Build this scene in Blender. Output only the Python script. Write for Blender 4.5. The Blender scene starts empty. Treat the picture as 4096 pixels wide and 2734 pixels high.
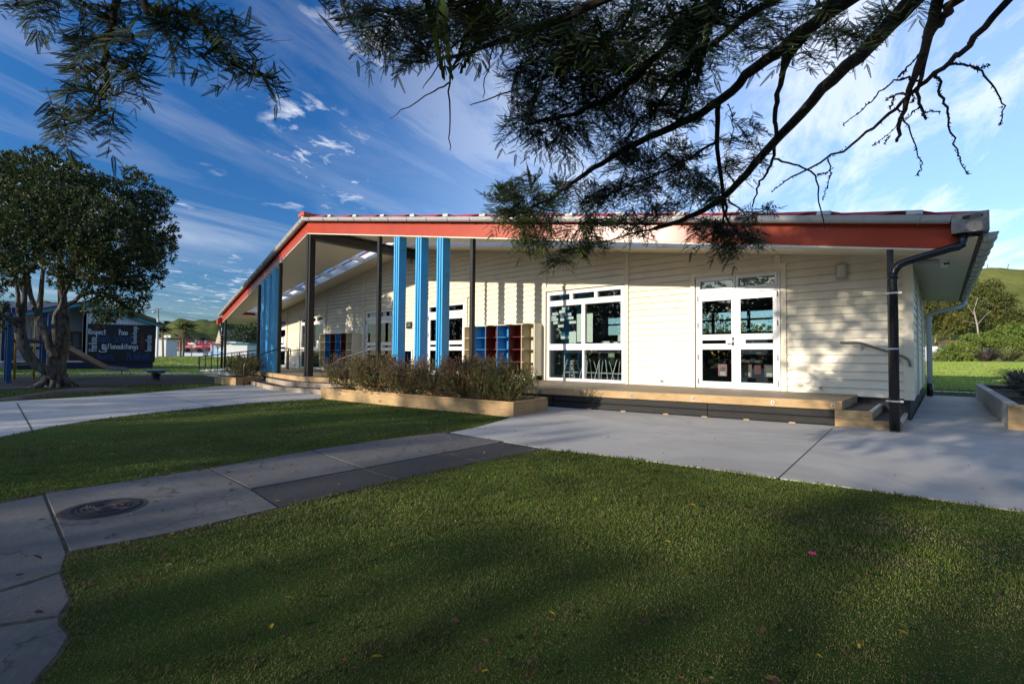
import bpy, bmesh, math, random
import numpy as np
from mathutils import Vector, Matrix
R_ = math.radians
sc = bpy.context.scene
COL = sc.collection
rng = np.random.default_rng(7)
random.seed(7)

# ------------------------------------------------------------------ camera model (X along the front wall, Y into the building)
FPX, YAW, PIT, ROL, EYE = 1945.773, .7206, .0295, .0078, 1.2
cF = np.array([-math.sin(YAW)*math.cos(PIT), math.cos(YAW)*math.cos(PIT), math.sin(PIT)])
_r0 = np.array([math.cos(YAW), math.sin(YAW), 0.0]); _u0 = np.cross(_r0, cF)
cR = _r0*math.cos(ROL)+_u0*math.sin(ROL)
cU = -_r0*math.sin(ROL)+_u0*math.cos(ROL)
cO = np.array([0, 0, EYE])
def ray(px, py): return cF+cR*(px-2048)/FPX-cU*(py-1367)/FPX
def at(px, py, t): return cO+ray(px, py)*t
def G(px, py, z=0.0):
    d = ray(px, py); return cO+d*(z-EYE)/d[2]
def onX(px, py, X):
    d = ray(px, py); return cO+d*X/d[0]
def onY(px, py, Y):
    d = ray(px, py); return cO+d*Y/d[1]
def depth(P): return float((np.asarray(P)-cO)@cF)

# ------------------------------------------------------------------ object helpers
OFF = {}
def off(o): return OFF.get(o.name, np.zeros(3)) if o else np.zeros(3)
def tag(o, label=None, cat=None, group=None, kind=None):
    if label: o['label'] = label
    if cat: o['category'] = cat
    if group: o['group'] = group
    if kind: o['kind'] = kind
    return o
def empty(name, loc, label=None, cat=None, group=None):
    o = bpy.data.objects.new(name, None); COL.objects.link(o)
    o.location = [float(v) for v in loc]; o.empty_display_size = .2
    OFF[o.name] = np.array(loc, float)
    return tag(o, label, cat, group)
def link(name, me, mat, parent=None):
    o = bpy.data.objects.new(name, me); COL.objects.link(o)
    if mat: me.materials.append(mat)
    if parent:
        o.parent = parent; OFF[o.name] = off(parent)
    else: OFF[o.name] = np.zeros(3)
    return o
def copy_tree(o, parent=None):
    c = o.copy(); COL.objects.link(c)
    if parent: c.parent = parent
    for ch in list(o.children): copy_tree(ch, c)
    return c

class MB:
    def __init__(s): s.V = []; s.F = []
    def poly(s, pts):
        n = len(s.V); s.V += [tuple(map(float, p)) for p in pts]; s.F.append(tuple(range(n, n+len(pts)))); return s
    def box(s, x0, x1, y0, y1, z0, z1):
        n = len(s.V)
        s.V += [(x0,y0,z0),(x1,y0,z0),(x1,y1,z0),(x0,y1,z0),(x0,y0,z1),(x1,y0,z1),(x1,y1,z1),(x0,y1,z1)]
        s.F += [tuple(n+i for i in f) for f in ((0,3,2,1),(4,5,6,7),(0,1,5,4),(1,2,6,5),(2,3,7,6),(3,0,4,7))]
        return s
    def hexa(s, b, t):                      # bottom 4 pts, top 4 pts
        n = len(s.V); s.V += [tuple(map(float, p)) for p in list(b)+list(t)]
        s.F += [tuple(n+i for i in f) for f in ((0,3,2,1),(4,5,6,7),(0,1,5,4),(1,2,6,5),(2,3,7,6),(3,0,4,7))]
        return s
    def slab(s, pts, z0, z1):               # vertical prism on a plan polygon
        n = len(s.V); k = len(pts)
        s.V += [(float(p[0]), float(p[1]), z0) for p in pts]+[(float(p[0]), float(p[1]), z1) for p in pts]
        a = sum(pts[i][0]*pts[(i+1)%k][1]-pts[(i+1)%k][0]*pts[i][1] for i in range(k))
        idx = list(range(k)) if a > 0 else list(range(k))[::-1]
        s.F.append(tuple(n+i for i in idx[::-1])); s.F.append(tuple(n+k+i for i in idx))
        for j in range(k):
            a_, b_ = idx[j], idx[(j+1) % k]
            s.F.append((n+a_, n+b_, n+k+b_, n+k+a_))
        return s
    def bar(s, p, q, w, h, up=(0,0,1)):     # box along p-q, w across, h along up
        p = Vector(p); q = Vector(q); d = (q-p).normalized(); u = Vector(up)
        a = d.cross(u)
        if a.length < 1e-4: a = d.cross(Vector((0,1,0)))
        a.normalize(); b = a.cross(d).normalized()
        a *= w/2; b *= h/2
        s.hexa([p-a-b, p+a-b, q+a-b, q-a-b], [p-a+b, p+a+b, q+a+b, q-a+b]); return s
    def tube(s, path, r, n=8, cap=True, twist=0):
        P = [Vector(p) for p in path]; k = len(P)
        rad = [r]*k if isinstance(r, (int, float)) else list(r)
        base = len(s.V); prev = None
        for i in range(k):
            d = (P[min(i+1, k-1)]-P[max(i-1, 0)])
            if d.length < 1e-9: d = Vector((0,0,1))
            d.normalize()
            if prev is None:
                a = d.cross(Vector((0,0,1)))
                if a.length < 1e-3: a = d.cross(Vector((0,1,0)))
            else: a = prev-d*prev.dot(d)
            a.normalize(); prev = a; b = d.cross(a)
            for j in range(n):
                th = 2*math.pi*j/n+twist
                v = P[i]+(a*math.cos(th)+b*math.sin(th))*rad[i]
                s.V.append(tuple(v))
        for i in range(k-1):
            for j in range(n):
                j2 = (j+1) % n
                s.F.append((base+i*n+j, base+i*n+j2, base+(i+1)*n+j2, base+(i+1)*n+j))
        if cap:
            s.F.append(tuple(base+j for j in range(n))[::-1]); s.F.append(tuple(base+(k-1)*n+j for j in range(n)))
        return s
    def lathe(s, c, prof, n=16, axis='z'):
        base = len(s.V); k = len(prof)
        for r, h in prof:
            for j in range(n):
                th = 2*math.pi*j/n
                s.V.append((c[0]+r*math.cos(th), c[1]+r*math.sin(th), c[2]+h))
        for i in range(k-1):
            for j in range(n):
                j2 = (j+1) % n
                s.F.append((base+i*n+j, base+i*n+j2, base+(i+1)*n+j2, base+(i+1)*n+j))
        s.F.append(tuple(base+j for j in range(n))[::-1]); s.F.append(tuple(base+(k-1)*n+j for j in range(n)))
        return s
    def ball(s, c, r, n=10, m=6, sc_=(1,1,1)):
        base = len(s.V)
        for i in range(m+1):
            ph = math.pi*i/m
            for j in range(n):
                th = 2*math.pi*j/n
                s.V.append((c[0]+r*sc_[0]*math.sin(ph)*math.cos(th), c[1]+r*sc_[1]*math.sin(ph)*math.sin(th), c[2]+r*sc_[2]*math.cos(ph)))
        for i in range(m):
            for j in range(n):
                j2 = (j+1) % n
                s.F.append((base+i*n+j, base+(i+1)*n+j, base+(i+1)*n+j2, base+i*n+j2))
        return s
    def build(s, name, mat, parent=None, smooth=False, bevel=0):
        me = bpy.data.meshes.new(name); o_ = off(parent)
        me.from_pydata([(v[0]-o_[0], v[1]-o_[1], v[2]-o_[2]) for v in s.V], [], s.F); me.validate()
        if smooth: me.polygons.foreach_set('use_smooth', [True]*len(me.polygons))
        o = link(name, me, mat, parent)
        if bevel:
            m = o.modifiers.new('bevel', 'BEVEL'); m.width = bevel; m.segments = 2; m.limit_method = 'ANGLE'
        return o

def mesh_np(name, verts, faces, mat, parent=None, cols=None, smooth=False):
    """faces: (N,k) int array; cols: per-face (N,3) colour stored as a face attribute 'tint'"""
    me = bpy.data.meshes.new(name); nf, k = faces.shape
    v = np.asarray(verts, np.float32)-off(parent).astype(np.float32)
    me.vertices.add(len(v)); me.vertices.foreach_set('co', v.ravel())
    me.loops.add(nf*k); me.loops.foreach_set('vertex_index', faces.astype(np.int32).ravel())
    me.polygons.add(nf)
    me.polygons.foreach_set('loop_start', np.arange(0, nf*k, k, dtype=np.int32))
    if smooth: me.polygons.foreach_set('use_smooth', np.ones(nf, bool))
    me.update(calc_edges=True)
    if cols is not None:
        at_ = me.attributes.new('tint', 'FLOAT_COLOR', 'FACE')
        at_.data.foreach_set('color', np.concatenate([cols, np.ones((nf, 1))], 1).astype(np.float32).ravel())
    return link(name, me, mat, parent)

# ------------------------------------------------------------------ materials
def newmat(name):
    m = bpy.data.materials.new(name); m.use_nodes = True
    nt = m.node_tree; nt.nodes.clear()
    out = nt.nodes.new('ShaderNodeOutputMaterial'); b = nt.nodes.new('ShaderNodeBsdfPrincipled')
    nt.links.new(b.outputs[0], out.inputs[0])
    return m, nt, b, out
def coords(nt, scale=(1,1,1), obj=True):
    tc = nt.nodes.new('ShaderNodeTexCoord'); mp = nt.nodes.new('ShaderNodeMapping')
    nt.links.new(tc.outputs['Object'], mp.inputs[0]); mp.inputs['Scale'].default_value = scale
    return mp.outputs[0]
def noise(nt, vec, scale, detail=4, rough=.6, dist=0):
    n = nt.nodes.new('ShaderNodeTexNoise'); nt.links.new(vec, n.inputs['Vector'])
    n.inputs['Scale'].default_value = scale; n.inputs['Detail'].default_value = detail
    n.inputs['Roughness'].default_value = rough; n.inputs['Distortion'].default_value = dist
    return n.outputs['Fac']
def ramp(nt, fac, stops):
    r = nt.nodes.new('ShaderNodeValToRGB'); nt.links.new(fac, r.inputs[0])
    els = r.color_ramp.elements
    while len(els) < len(stops): els.new(.5)
    for e, (p, c) in zip(els, stops):
        e.position = p; e.color = (*c, 1) if len(c) == 3 else c
    return r.outputs[0]
def mix(nt, fac, a, b, mode='MIX'):
    m = nt.nodes.new('ShaderNodeMix'); m.data_type = 'RGBA'; m.blend_type = mode
    for sock, v in ((m.inputs[0], fac), (m.inputs[6], a), (m.inputs[7], b)):
        if hasattr(v, 'is_linked'): nt.links.new(v, sock)
        elif isinstance(v, (int, float)): sock.default_value = v
        else: sock.default_value = (*v, 1)
    return m.outputs[2]
def math_(nt, op, a, b=0.0, c=0.0, clamp=False):
    m = nt.nodes.new('ShaderNodeMath'); m.operation = op; m.use_clamp = clamp
    for i, v in enumerate((a, b, c)):
        if hasattr(v, 'is_linked'): nt.links.new(v, m.inputs[i])
        else: m.inputs[i].default_value = v
    return m.outputs[0]
def bump(nt, b, h, strength=.2, dist=.01):
    n = nt.nodes.new('ShaderNodeBump'); nt.links.new(h, n.inputs['Height'])
    n.inputs['Strength'].default_value = strength; n.inputs['Distance'].default_value = dist
    nt.links.new(n.outputs[0], b.inputs['Normal'])
def M(name, col, rough=.5, var=.12, ns=6.0, metal=0.0, spec=.5, bmp=0.0, bs=60.0, stretch=(1,1,1), coat=0):
    m, nt, b, out = newmat(name)
    v = coords(nt, stretch)
    f = noise(nt, v, ns, 5, .65)
    d = tuple(max(0, c*(1-var*1.6)) for c in col); l = tuple(min(1, c*(1+var)) for c in col)
    nt.links.new(ramp(nt, f, [(.3, d), (.7, l)]), b.inputs['Base Color'])
    b.inputs['Roughness'].default_value = rough; b.inputs['Metallic'].default_value = metal
    b.inputs['Specular IOR Level'].default_value = spec
    if coat: b.inputs['Coat Weight'].default_value = coat
    if bmp: bump(nt, b, noise(nt, v, bs, 3), bmp)
    return m
def timber(name, light, dark, along='x', knots=True):
    m, nt, b, out = newmat(name)
    s = {'x': (.35, 5, 5), 'y': (5, .35, 5), 'z': (5, 5, .35)}[along]
    v = coords(nt, s)
    f = noise(nt, v, 5, 6, .6, 1.2)
    c = ramp(nt, f, [(.3, dark), (.5, tuple((a+b_)/2*1.05 for a, b_ in zip(light, dark))), (.72, light)])
    if knots:
        vo = nt.nodes.new('ShaderNodeTexVoronoi'); vo.inputs['Scale'].default_value = 1.6
        s2 = {'x': (1, 2.4, 2.4), 'y': (2.4, 1, 2.4), 'z': (2.4, 2.4, 1)}[along]
        nt.links.new(coords(nt, s2), vo.inputs['Vector'])
        k = ramp(nt, vo.outputs['Distance'], [(.06, (1,1,1)), (.17, (0,0,0))])
        c = mix(nt, math_(nt, 'MULTIPLY', k, .8), c, tuple(x*.35 for x in dark))
    big = noise(nt, coords(nt, (1,1,1)), 1.3, 3)
    c = mix(nt, math_(nt, 'MULTIPLY', ramp(nt, big, [(.35,(0,0,0)),(.7,(1,1,1))]), .55), c, tuple(x*.62 for x in dark))
    nt.links.new(c, b.inputs['Base Color']); b.inputs['Roughness'].default_value = .75
    bump(nt, b, f, .15)
    return m
def leafmat(name, trans=.25, rough=.55):
    m, nt, b, out = newmat(name)
    a = nt.nodes.new('ShaderNodeAttribute'); a.attribute_name = 'tint'
    nt.links.new(a.outputs['Color'], b.inputs['Base Color'])
    b.inputs['Roughness'].default_value = rough; b.inputs['Specular IOR Level'].default_value = .35
    if trans:
        t = nt.nodes.new('ShaderNodeBsdfTranslucent'); mx = nt.nodes.new('ShaderNodeMixShader')
        nt.links.new(a.outputs['Color'], t.inputs['Color']); mx.inputs[0].default_value = trans
        nt.links.new(b.outputs[0], mx.inputs[1]); nt.links.new(t.outputs[0], mx.inputs[2]); nt.links.new(mx.outputs[0], out.inputs[0])
    return m
def glassmat(name, tint=(.82,.88,.88), boost=1.0, rough=.0):
    m, nt, b, out = newmat(name); nt.nodes.remove(b)
    tr = nt.nodes.new('ShaderNodeBsdfTransparent'); tr.inputs[0].default_value = (*tint, 1)
    gl = nt.nodes.new('ShaderNodeBsdfGlossy'); gl.inputs['Roughness'].default_value = rough
    fr = nt.nodes.new('ShaderNodeFresnel'); fr.inputs['IOR'].default_value = 1.5
    mx = nt.nodes.new('ShaderNodeMixShader')
    nt.links.new(math_(nt, 'MULTIPLY', fr.outputs[0], 1.9*boost, clamp=True), mx.inputs[0])
    nt.links.new(tr.outputs[0], mx.inputs[1]); nt.links.new(gl.outputs[0], mx.inputs[2]); nt.links.new(mx.outputs[0], out.inputs[0])
    return m
def barkmat(name, c1, c2, scale=9, stretch=(1,1,.25), b_=.8):
    m, nt, b, out = newmat(name)
    v = coords(nt, stretch); f = noise(nt, v, scale, 7, .7, .6)
    nt.links.new(ramp(nt, f, [(.35, c1), (.62, c2)]), b.inputs['Base Color']); b.inputs['Roughness'].default_value = .9
    bump(nt, b, f, b_, .04); return m

CREAM = M('cream_paint', (.80,.728,.565), .42, .05, 1.1, stretch=(1.6,1,.5))
CREAM2 = M('cream_soffit', (.74,.67,.50), .5, .03, 2)
WHITE = M('white_joinery', (.83,.83,.82), .3, .02, 3)
RED = M('red_fascia', (.43,.058,.024), .26, .07, 1.5, spec=.28)
ROOFRED = M('red_roof_sheet', (.40,.045,.05), .35, .1, 3)
GUTTER = M('pale_grey_gutter', (.47,.485,.48), .34, .05, 5)
BLUE = M('blue_paint', (.045,.40,.74), .36, .06, 4)
BLACK = M('black_steel', (.009,.009,.009), .5, .2, 8)
BLACKPVC = M('black_pipe', (.014,.014,.015), .22, .1, 5)
CHAR = M('charcoal_foundation', (.035,.033,.032), .8, .2, 6, bmp=.2)
WHITEPVC = M('white_pipe', (.66,.67,.66), .35, .05, 4)
STEEL = M('stainless_steel', (.27,.265,.255), .34, .25, 9, metal=1)
STEELB = M('brushed_steel', (.45,.45,.45), .35, .08, 20, metal=1)
TIMX = timber('pine_timber', (.62,.43,.22), (.42,.26,.11), 'x')
TIMY = timber('pine_timber_across', (.60,.42,.22), (.40,.25,.11), 'y')
TIMW = timber('weathered_pine', (.50,.40,.29), (.33,.25,.17), 'x')
STAIN = M('black_stained_board', (.012,.0115,.011), .7, .4, 5, stretch=(.3,3,3), bmp=.15)
CONC = None
GLASS = glassmat('window_glass')
DARKGLASS = glassmat('tinted_glass', (.35,.4,.42))
# ================================================================== SCHOOL BUILDING
WY = 12.40; ZD = .457
XR, XL, XRIDGE = -.40, -31.6, -16.35
TIP = np.array([-16.35, 7.857]); FR = np.array([.19, 10.41]); FL = np.array([-31.9, 10.26])
def fy(x, o=0.0):                      # Y of the front roof line at x (o: shift outwards)
    if x >= TIP[0]: return TIP[1]+(x-TIP[0])*(FR[1]-TIP[1])/(FR[0]-TIP[0])-o
    return TIP[1]+(TIP[0]-x)*(FL[1]-TIP[1])/(TIP[0]-FL[0])-o
def zf(x): return 5.40-(.1475 if x > XRIDGE else .1505)*abs(x-XRIDGE)     # underside of the fascia
def zs(x): return 5.585-(.1475 if x > XRIDGE else .1505)*abs(x-XRIDGE)    # soffit
BACK = 21.8; EAVE = .52; EAVEL = -32.4
bld = empty('school_building', (-16, 12.4, 0), 'long cream weatherboard school building with red fascia and gabled veranda on black posts', 'building')

# openings: x0,x1,z0,z1
OPEN = dict(w4=(-9.42,-6.63,ZD,3.25), d5=(-4.66,-2.70,ZD,3.23), d4=(-15.40,-13.16,ZD,3.23), d3=(-19.88,-17.64,ZD,3.23),
            low=(-17.50,-16.34,ZD,1.46), w2=(-26.35,-23.60,ZD,3.23), d1=(-29.95,-28.02,ZD,3.23))
# --- front wall core, split round the openings
wall = MB()
ex = sorted({XL, XR, XRIDGE} | {v for o in OPEN.values() for v in o[:2]})
for a, b in zip(ex[:-1], ex[1:]):
    mid = (a+b)/2; spans = [(.42, 9.)]
    for o in OPEN.values():
        if o[0] < mid < o[1]: spans = [(o[3], 9.)] if o[2] <= ZD else spans
    for z0, z1 in spans:
        ta, tb = zs(a)+.12, zs(b)+.12
        wall.hexa([(a,WY+.012,z0),(b,WY+.012,z0),(b,WY+.14,z0),(a,WY+.14,z0)], [(a,WY+.012,ta),(b,WY+.012,tb),(b,WY+.14,tb),(a,WY+.14,ta)])
# --- weatherboards
EXPO = .1735; z = .41
def boards(mb, x0, x1, z0, z1):
    mb.hexa([(x0,WY-.039,z0+.013),(x1,WY-.039,z0+.013),(x1,WY+.011,z0+.013),(x0,WY+.011,z0+.013)], [(x0,WY-.004,z1+.01),(x1,WY-.004,z1+.01),(x1,WY+.011,z1+.01),(x0,WY+.011,z1+.01)])
while z < 5.57:
    z1 = z+EXPO; zm = z+EXPO*.9
    h = (5.60-z-.015)/.149
    x0, x1 = max(XL, XRIDGE-h), min(XR, XRIDGE+h)
    if x1-x0 < .05: break
    cuts = [(x0, x1)]
    for o in OPEN.values():
        if o[2]-.02 < zm < o[3]+.10:
            new = []
            for a, b in cuts:
                if o[0]-.09 >= b or o[1]+.09 <= a: new.append((a, b)); continue
                if o[0]-.09 > a: new.append((a, o[0]-.09))
                if o[1]+.09 < b: new.append((o[1]+.09, b))
            cuts = new
    for a, b in cuts: boards(wall, a, b, z, z1)
    z = z1
wall.build('wall', CREAM, bld)
# --- battens above the heads, corner boards, architraves
for xb, zb in ((-2.76,3.36), (-6.57,3.36), (-9.47,3.36), (-15.44,3.36), (-23.50,3.32), (-20.0,3.37), (-28.0,3.34)):
    MB().box(xb-.06, xb+.06, WY-.066, WY+.01, zb-.02, zs(xb)-.01).build('cover_batten', CREAM, bld)
cb = MB(); cb.box(XR-.13, XR+.03, WY-.066, WY-.002, .40, zs(XR)+.05); cb.box(XR-.001, XR+.03, WY-.002, WY+.13, .40, zs(XR)+.05); cb.build('corner_board', CREAM, bld)
cb = MB(); cb.box(XL-.03, XL+.12, WY-.066, WY-.002, .40, zs(XL)+.05); cb.build('corner_board', CREAM, bld)
for k, o in OPEN.items():
    if k == 'low': continue
    tr = MB()
    tr.box(o[0]-.11, o[0], WY-.068, WY+.02, ZD, o[3]+.02); tr.box(o[1], o[1]+.11, WY-.068, WY+.02, ZD, o[3]+.02)
    tr.box(o[0]-.11, o[1]+.11, WY-.0681, WY+.02, o[3]+.02, o[3]+.115)
    tr.box(o[0]-.14, o[1]+.14, WY-.095, WY-.0, o[3]+.115, o[3]+.135)
    tr.build('architrave', CREAM, bld)
# --- foundation, side and back walls, floor, ceiling of the room
fd = MB(); fd.box(XL+.06, XR-.04, WY+.04, BACK-.05, 0, .42); fd.build('foundation', CHAR, bld)
sw = MB(); sw.box(XR-.14, XR-.012, WY+.141, BACK, .41, zs(XR)+.15)
z = .41
while z < zs(XR)-.05:
    z1 = min(z+EXPO, zs(XR))
    sw.hexa([(XR-.02,WY+.131,z),(XR+.022,WY+.131,z),(XR+.022,BACK+.02,z),(XR-.02,BACK+.02,z)], [(XR-.02,WY+.131,z1+.01),(XR+.004,WY+.131,z1+.01),(XR+.004,BACK+.02,z1+.01),(XR-.02,BACK+.02,z1+.01)])
    z += EXPO
sw.build('side_wall', CREAM, bld)
for yb in (14.7, 18.6, 21.7): MB().box(XR+.022, XR+.05, yb-.06, yb+.06, .40, zs(XR)).build('cover_batten', CREAM, bld)
MB().box(XL, XL+.14, WY+.141, BACK, .41, zs(XL)+.1).build('side_wall', CREAM, bld)
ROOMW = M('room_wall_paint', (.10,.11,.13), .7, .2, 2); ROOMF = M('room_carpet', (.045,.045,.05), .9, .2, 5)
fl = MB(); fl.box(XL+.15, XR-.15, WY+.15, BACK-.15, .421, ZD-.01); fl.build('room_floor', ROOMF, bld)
# back wall with two bands of windows
bw = MB(); wx = [XL+.14]
bands = [(.80, 1.55), (2.30, 2.78), (2.86, 3.16)]
xs_ = np.arange(XL+1, XR-1, 1.45)
zl = .42
for z0, z1 in bands:
    bw.box(XL+.14, XR-.14, BACK-.14, BACK, zl, z0)
    for i, xx in enumerate(xs_):
        w = .10 if z0 > 2 else (.9 if i % 3 else .2)
        bw.box(xx-w/2, xx+w/2, BACK-.14, BACK, z0, z1)
    zl = z1
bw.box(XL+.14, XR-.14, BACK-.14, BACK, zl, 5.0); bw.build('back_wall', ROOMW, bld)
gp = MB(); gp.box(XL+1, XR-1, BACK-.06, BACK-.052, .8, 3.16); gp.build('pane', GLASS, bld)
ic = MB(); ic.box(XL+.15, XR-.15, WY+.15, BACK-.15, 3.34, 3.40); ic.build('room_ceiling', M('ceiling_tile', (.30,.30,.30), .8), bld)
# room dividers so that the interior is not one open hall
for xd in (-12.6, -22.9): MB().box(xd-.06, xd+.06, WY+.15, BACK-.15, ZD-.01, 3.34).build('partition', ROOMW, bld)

# --- roof with obliquely cut ribs: profile across Y, run down the slope in X
rf = MB()
ribs = []; y = 7.70; PITCH = .19
def rib(yv):
    u = (yv-7.70) % PITCH
    return .066*max(0, min(1, (1-abs(u-PITCH*.5)/(PITCH*.5))*2.6-.9))
ZR = .54
ys = np.arange(7.70, 12.9, PITCH/10)
verts = []; faces = []
def roof_x(yv, side):                   # where the front line crosses this y
    if side > 0: return max(XRIDGE, XRIDGE+(yv-TIP[1]+.07)*(FR[0]-TIP[0])/(FR[1]-TIP[1]))
    return min(XRIDGE, XRIDGE-(yv-TIP[1]+.07)*(TIP[0]-FL[0])/(FL[1]-TIP[1]))
for side in (1, -1):
    xe = EAVE if side > 0 else EAVEL
    n0 = len(verts)
    for yv in list(ys)+[21.9]:
        xa = XRIDGE; xb = xe
        xo = roof_x(yv, side)
        xb = min(xo, xe) if side > 0 else max(xo, xe)
        for xx in (xa, xb): verts.append((xx, yv, zf(xx)+ZR+rib(yv)))
    for i in range(len(ys)):
        a = n0+2*i; q = (a, a+1, a+3, a+2)
        faces.append(q if side > 0 else q[::-1])
rf.V = verts; rf.F = faces
roof = rf.build('roof', ROOFRED, bld)
m = roof.modifiers.new('thickness', 'SOLIDIFY'); m.thickness = .012; m.offset = -1
FOAM = M('pale_foam', (.60,.57,.52), .6)   # pale closed ends of the ribs along the cut edge
for side in (1, -1):
    yv = 7.70+PITCH*.5
    while yv < 10.3:
        if yv > TIP[1]-.05:
            xx = roof_x(yv, side)
            if (side > 0 and xx < .3) or (side < 0 and xx > -31.6):
                MB().bar((xx-side*.08, yv+.01, zf(xx-side*.08)+ZR+.030), (xx+side*.13, yv-.0, zf(xx+side*.13)+ZR+.030), .09, .066).build('rib_end', FOAM, roof)
        yv += PITCH
rc = MB()
rc.hexa([(XRIDGE-.02,7.62,5.95),(XRIDGE+.22,7.62,5.92),(XRIDGE+.22,21.9,5.92),(XRIDGE-.02,21.9,5.95)], [(XRIDGE-.02,7.62,6.08),(XRIDGE+.22,7.62,6.05),(XRIDGE+.22,21.9,6.05),(XRIDGE-.02,21.9,6.08)])
rc.hexa([(XRIDGE-.24,7.64,5.92),(XRIDGE-.021,7.64,5.95),(XRIDGE-.021,21.9,5.95),(XRIDGE-.24,21.9,5.92)], [(XRIDGE-.24,7.64,6.04),(XRIDGE-.021,7.64,6.07),(XRIDGE-.021,21.9,6.07),(XRIDGE-.24,21.9,6.04)])
rc.build('ridge_cap', M('red_ridge_cap', (.55,.085,.04), .4), roof)
# --- fascia along the two prow edges (and the eaves)
def fasc(mb, xa, xb, z0, z1, y0, y1, n=1):
    for i in range(n):
        a = xa+(xb-xa)*i/n; b = xa+(xb-xa)*(i+1)/n
        mb.hexa([(a,fy(a)+y0,zf(a)+z0),(b,fy(b)+y0,zf(b)+z0),(b,fy(b)+y1,zf(b)+z0),(a,fy(a)+y1,zf(a)+z0)],
                [(a,fy(a)+y0,zf(a)+z1),(b,fy(b)+y0,zf(b)+z1),(b,fy(b)+y1,zf(b)+z1),(a,fy(a)+y1,zf(a)+z1)])
f1 = MB(); fasc(f1, XRIDGE, .27, 0, .33, 0, .045); fasc(f1, XRIDGE, .27, .33, .44, .012, .04)
f1.build('fascia', RED, bld, bevel=.004)
f1 = MB(); fasc(f1, FL[0], XRIDGE, 0, .33, 0, .045); fasc(f1, FL[0], XRIDGE, .33, .44, .012, .04)
f1.build('fascia', RED, bld, bevel=.004)
tb = MB(); fasc(tb, XRIDGE, .2, -.03, -.001, .006, .06); fasc(tb, FL[0]+.05, XRIDGE, -.03, -.001, .006, .06)
tb.build('soffit_bead', CREAM2, bld)
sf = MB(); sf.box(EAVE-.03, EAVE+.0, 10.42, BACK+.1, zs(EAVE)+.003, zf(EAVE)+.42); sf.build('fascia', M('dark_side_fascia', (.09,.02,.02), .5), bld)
sf = MB(); sf.box(EAVEL, EAVEL+.03, 10.3, BACK+.1, zs(EAVEL)+.003, zf(EAVEL)+.42); sf.build('fascia', RED, bld)
# --- gutters: open half-round profile with brackets
def gutter_run(p, q, r, name, nbr, droop=None):
    p = np.array(p, float); q = np.array(q, float); d = (q-p); L = np.linalg.norm(d); d /= L
    s_ = np.cross(d, (0,0,1)); s_ /= np.linalg.norm(s_); u_ = np.cross(s_, d)
    mb = MB(); n = 11
    for pp in (p, q):
        for j in range(n):
            th = math.pi*(1.06*j/(n-1))-math.pi*.03
            mb.V.append(tuple(pp+s_*r*math.cos(th)-u_*r*1.05*math.sin(th)))
    for j in range(n-1): mb.F.append((j, j+1, n+j+1, n+j))
    mb.F.append(tuple(range(n))[::-1]); mb.F.append(tuple(range(n, 2*n)))
    mb.tube([tuple(p+s_*r), tuple(q+s_*r)], .012, 6); mb.tube([tuple(p-s_*r), tuple(q-s_*r)], .012, 6)
    o = mb.build(name, GUTTER, bld, smooth=False)
    for i in range(nbr):
        c = p+d*L*(i+.5)/nbr; b = MB()
        pts = []
        for j in range(9):
            th = math.pi*j/8
            pts.append(tuple(c+s_*(r+.006)*math.cos(th)-u_*(r*1.05+.006)*math.sin(th)))
        pts = [pts[0]]+pts; 
        for k in range(len(pts)-1):
            if np.linalg.norm(np.array(pts[k])-np.array(pts[k+1])) > 1e-6: b.bar(pts[k], pts[k+1], .022, .008, up=tuple(d))
        b.build('bracket', GUTTER, o)
    return o
GR = .098
def gp_(x, o=.115): return (x, fy(x)-o, zf(x)+.485)
gutter_run(gp_(XRIDGE+.005, .125), gp_(.16), GR, 'gutter', 22)
gutter_run(gp_(FL[0]+.0), gp_(XRIDGE-.005, .125), GR, 'gutter', 22)
el = MB(); el.ball(gp_(XRIDGE, .13), GR*1.02, 12, 8); el.build('gutter_elbow', GUTTER, bld, smooth=True)
gutter_run((EAVE+.1, 10.5, zf(EAVE)+.26), (EAVE+.1, BACK+.1, zf(EAVE)+.26), .09, 'gutter', 16)
# rainwater head, stainless steel, with a slotted overflow
rh = MB(); X0, X1, Y0, Y1, Z0, Z1 = .17, .60, 10.22, 10.56, 3.17, 3.47
rh.box(X0, X1, Y0, Y0+.006, Z0, Z1); rh.box(X0, X0+.006, Y0+.006, Y1, Z0, Z1); rh.box(X1-.006, X1, Y0+.006, Y1, Z0, Z1)
rh.box(X0, X1, Y1, Y1+.006, Z0, Z1); rh.box(X0+.006, X1-.006, Y0+.006, Y1, Z0, Z0+.006)
rho = rh.build('rainwater_head', STEEL, bld)
sl = MB(); sl.slab([(.325+.0, 0)]*3, 0, 0); sl = MB()
pts = []
for k in range(9): th = math.pi/2+math.pi*k/8; pts.append((.33+.035*math.cos(th), 3.395+.03*math.sin(th)))
for k in range(9): th = -math.pi/2+math.pi*k/8; pts.append((.50+.035*math.cos(th), 3.405+.03*math.sin(th)))
sl.poly([(x, Y0-.003, z) for x, z in pts]); sl.build('overflow_slot', BLACK, rho)
gr_ = MB()
for k in range(9): gr_.bar((.385+k*.014, Y0-.005, 3.372), (.40+k*.014, Y0-.005, 3.428), .005, .003)
gr_.build('grille', STEELB, rho)
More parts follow.
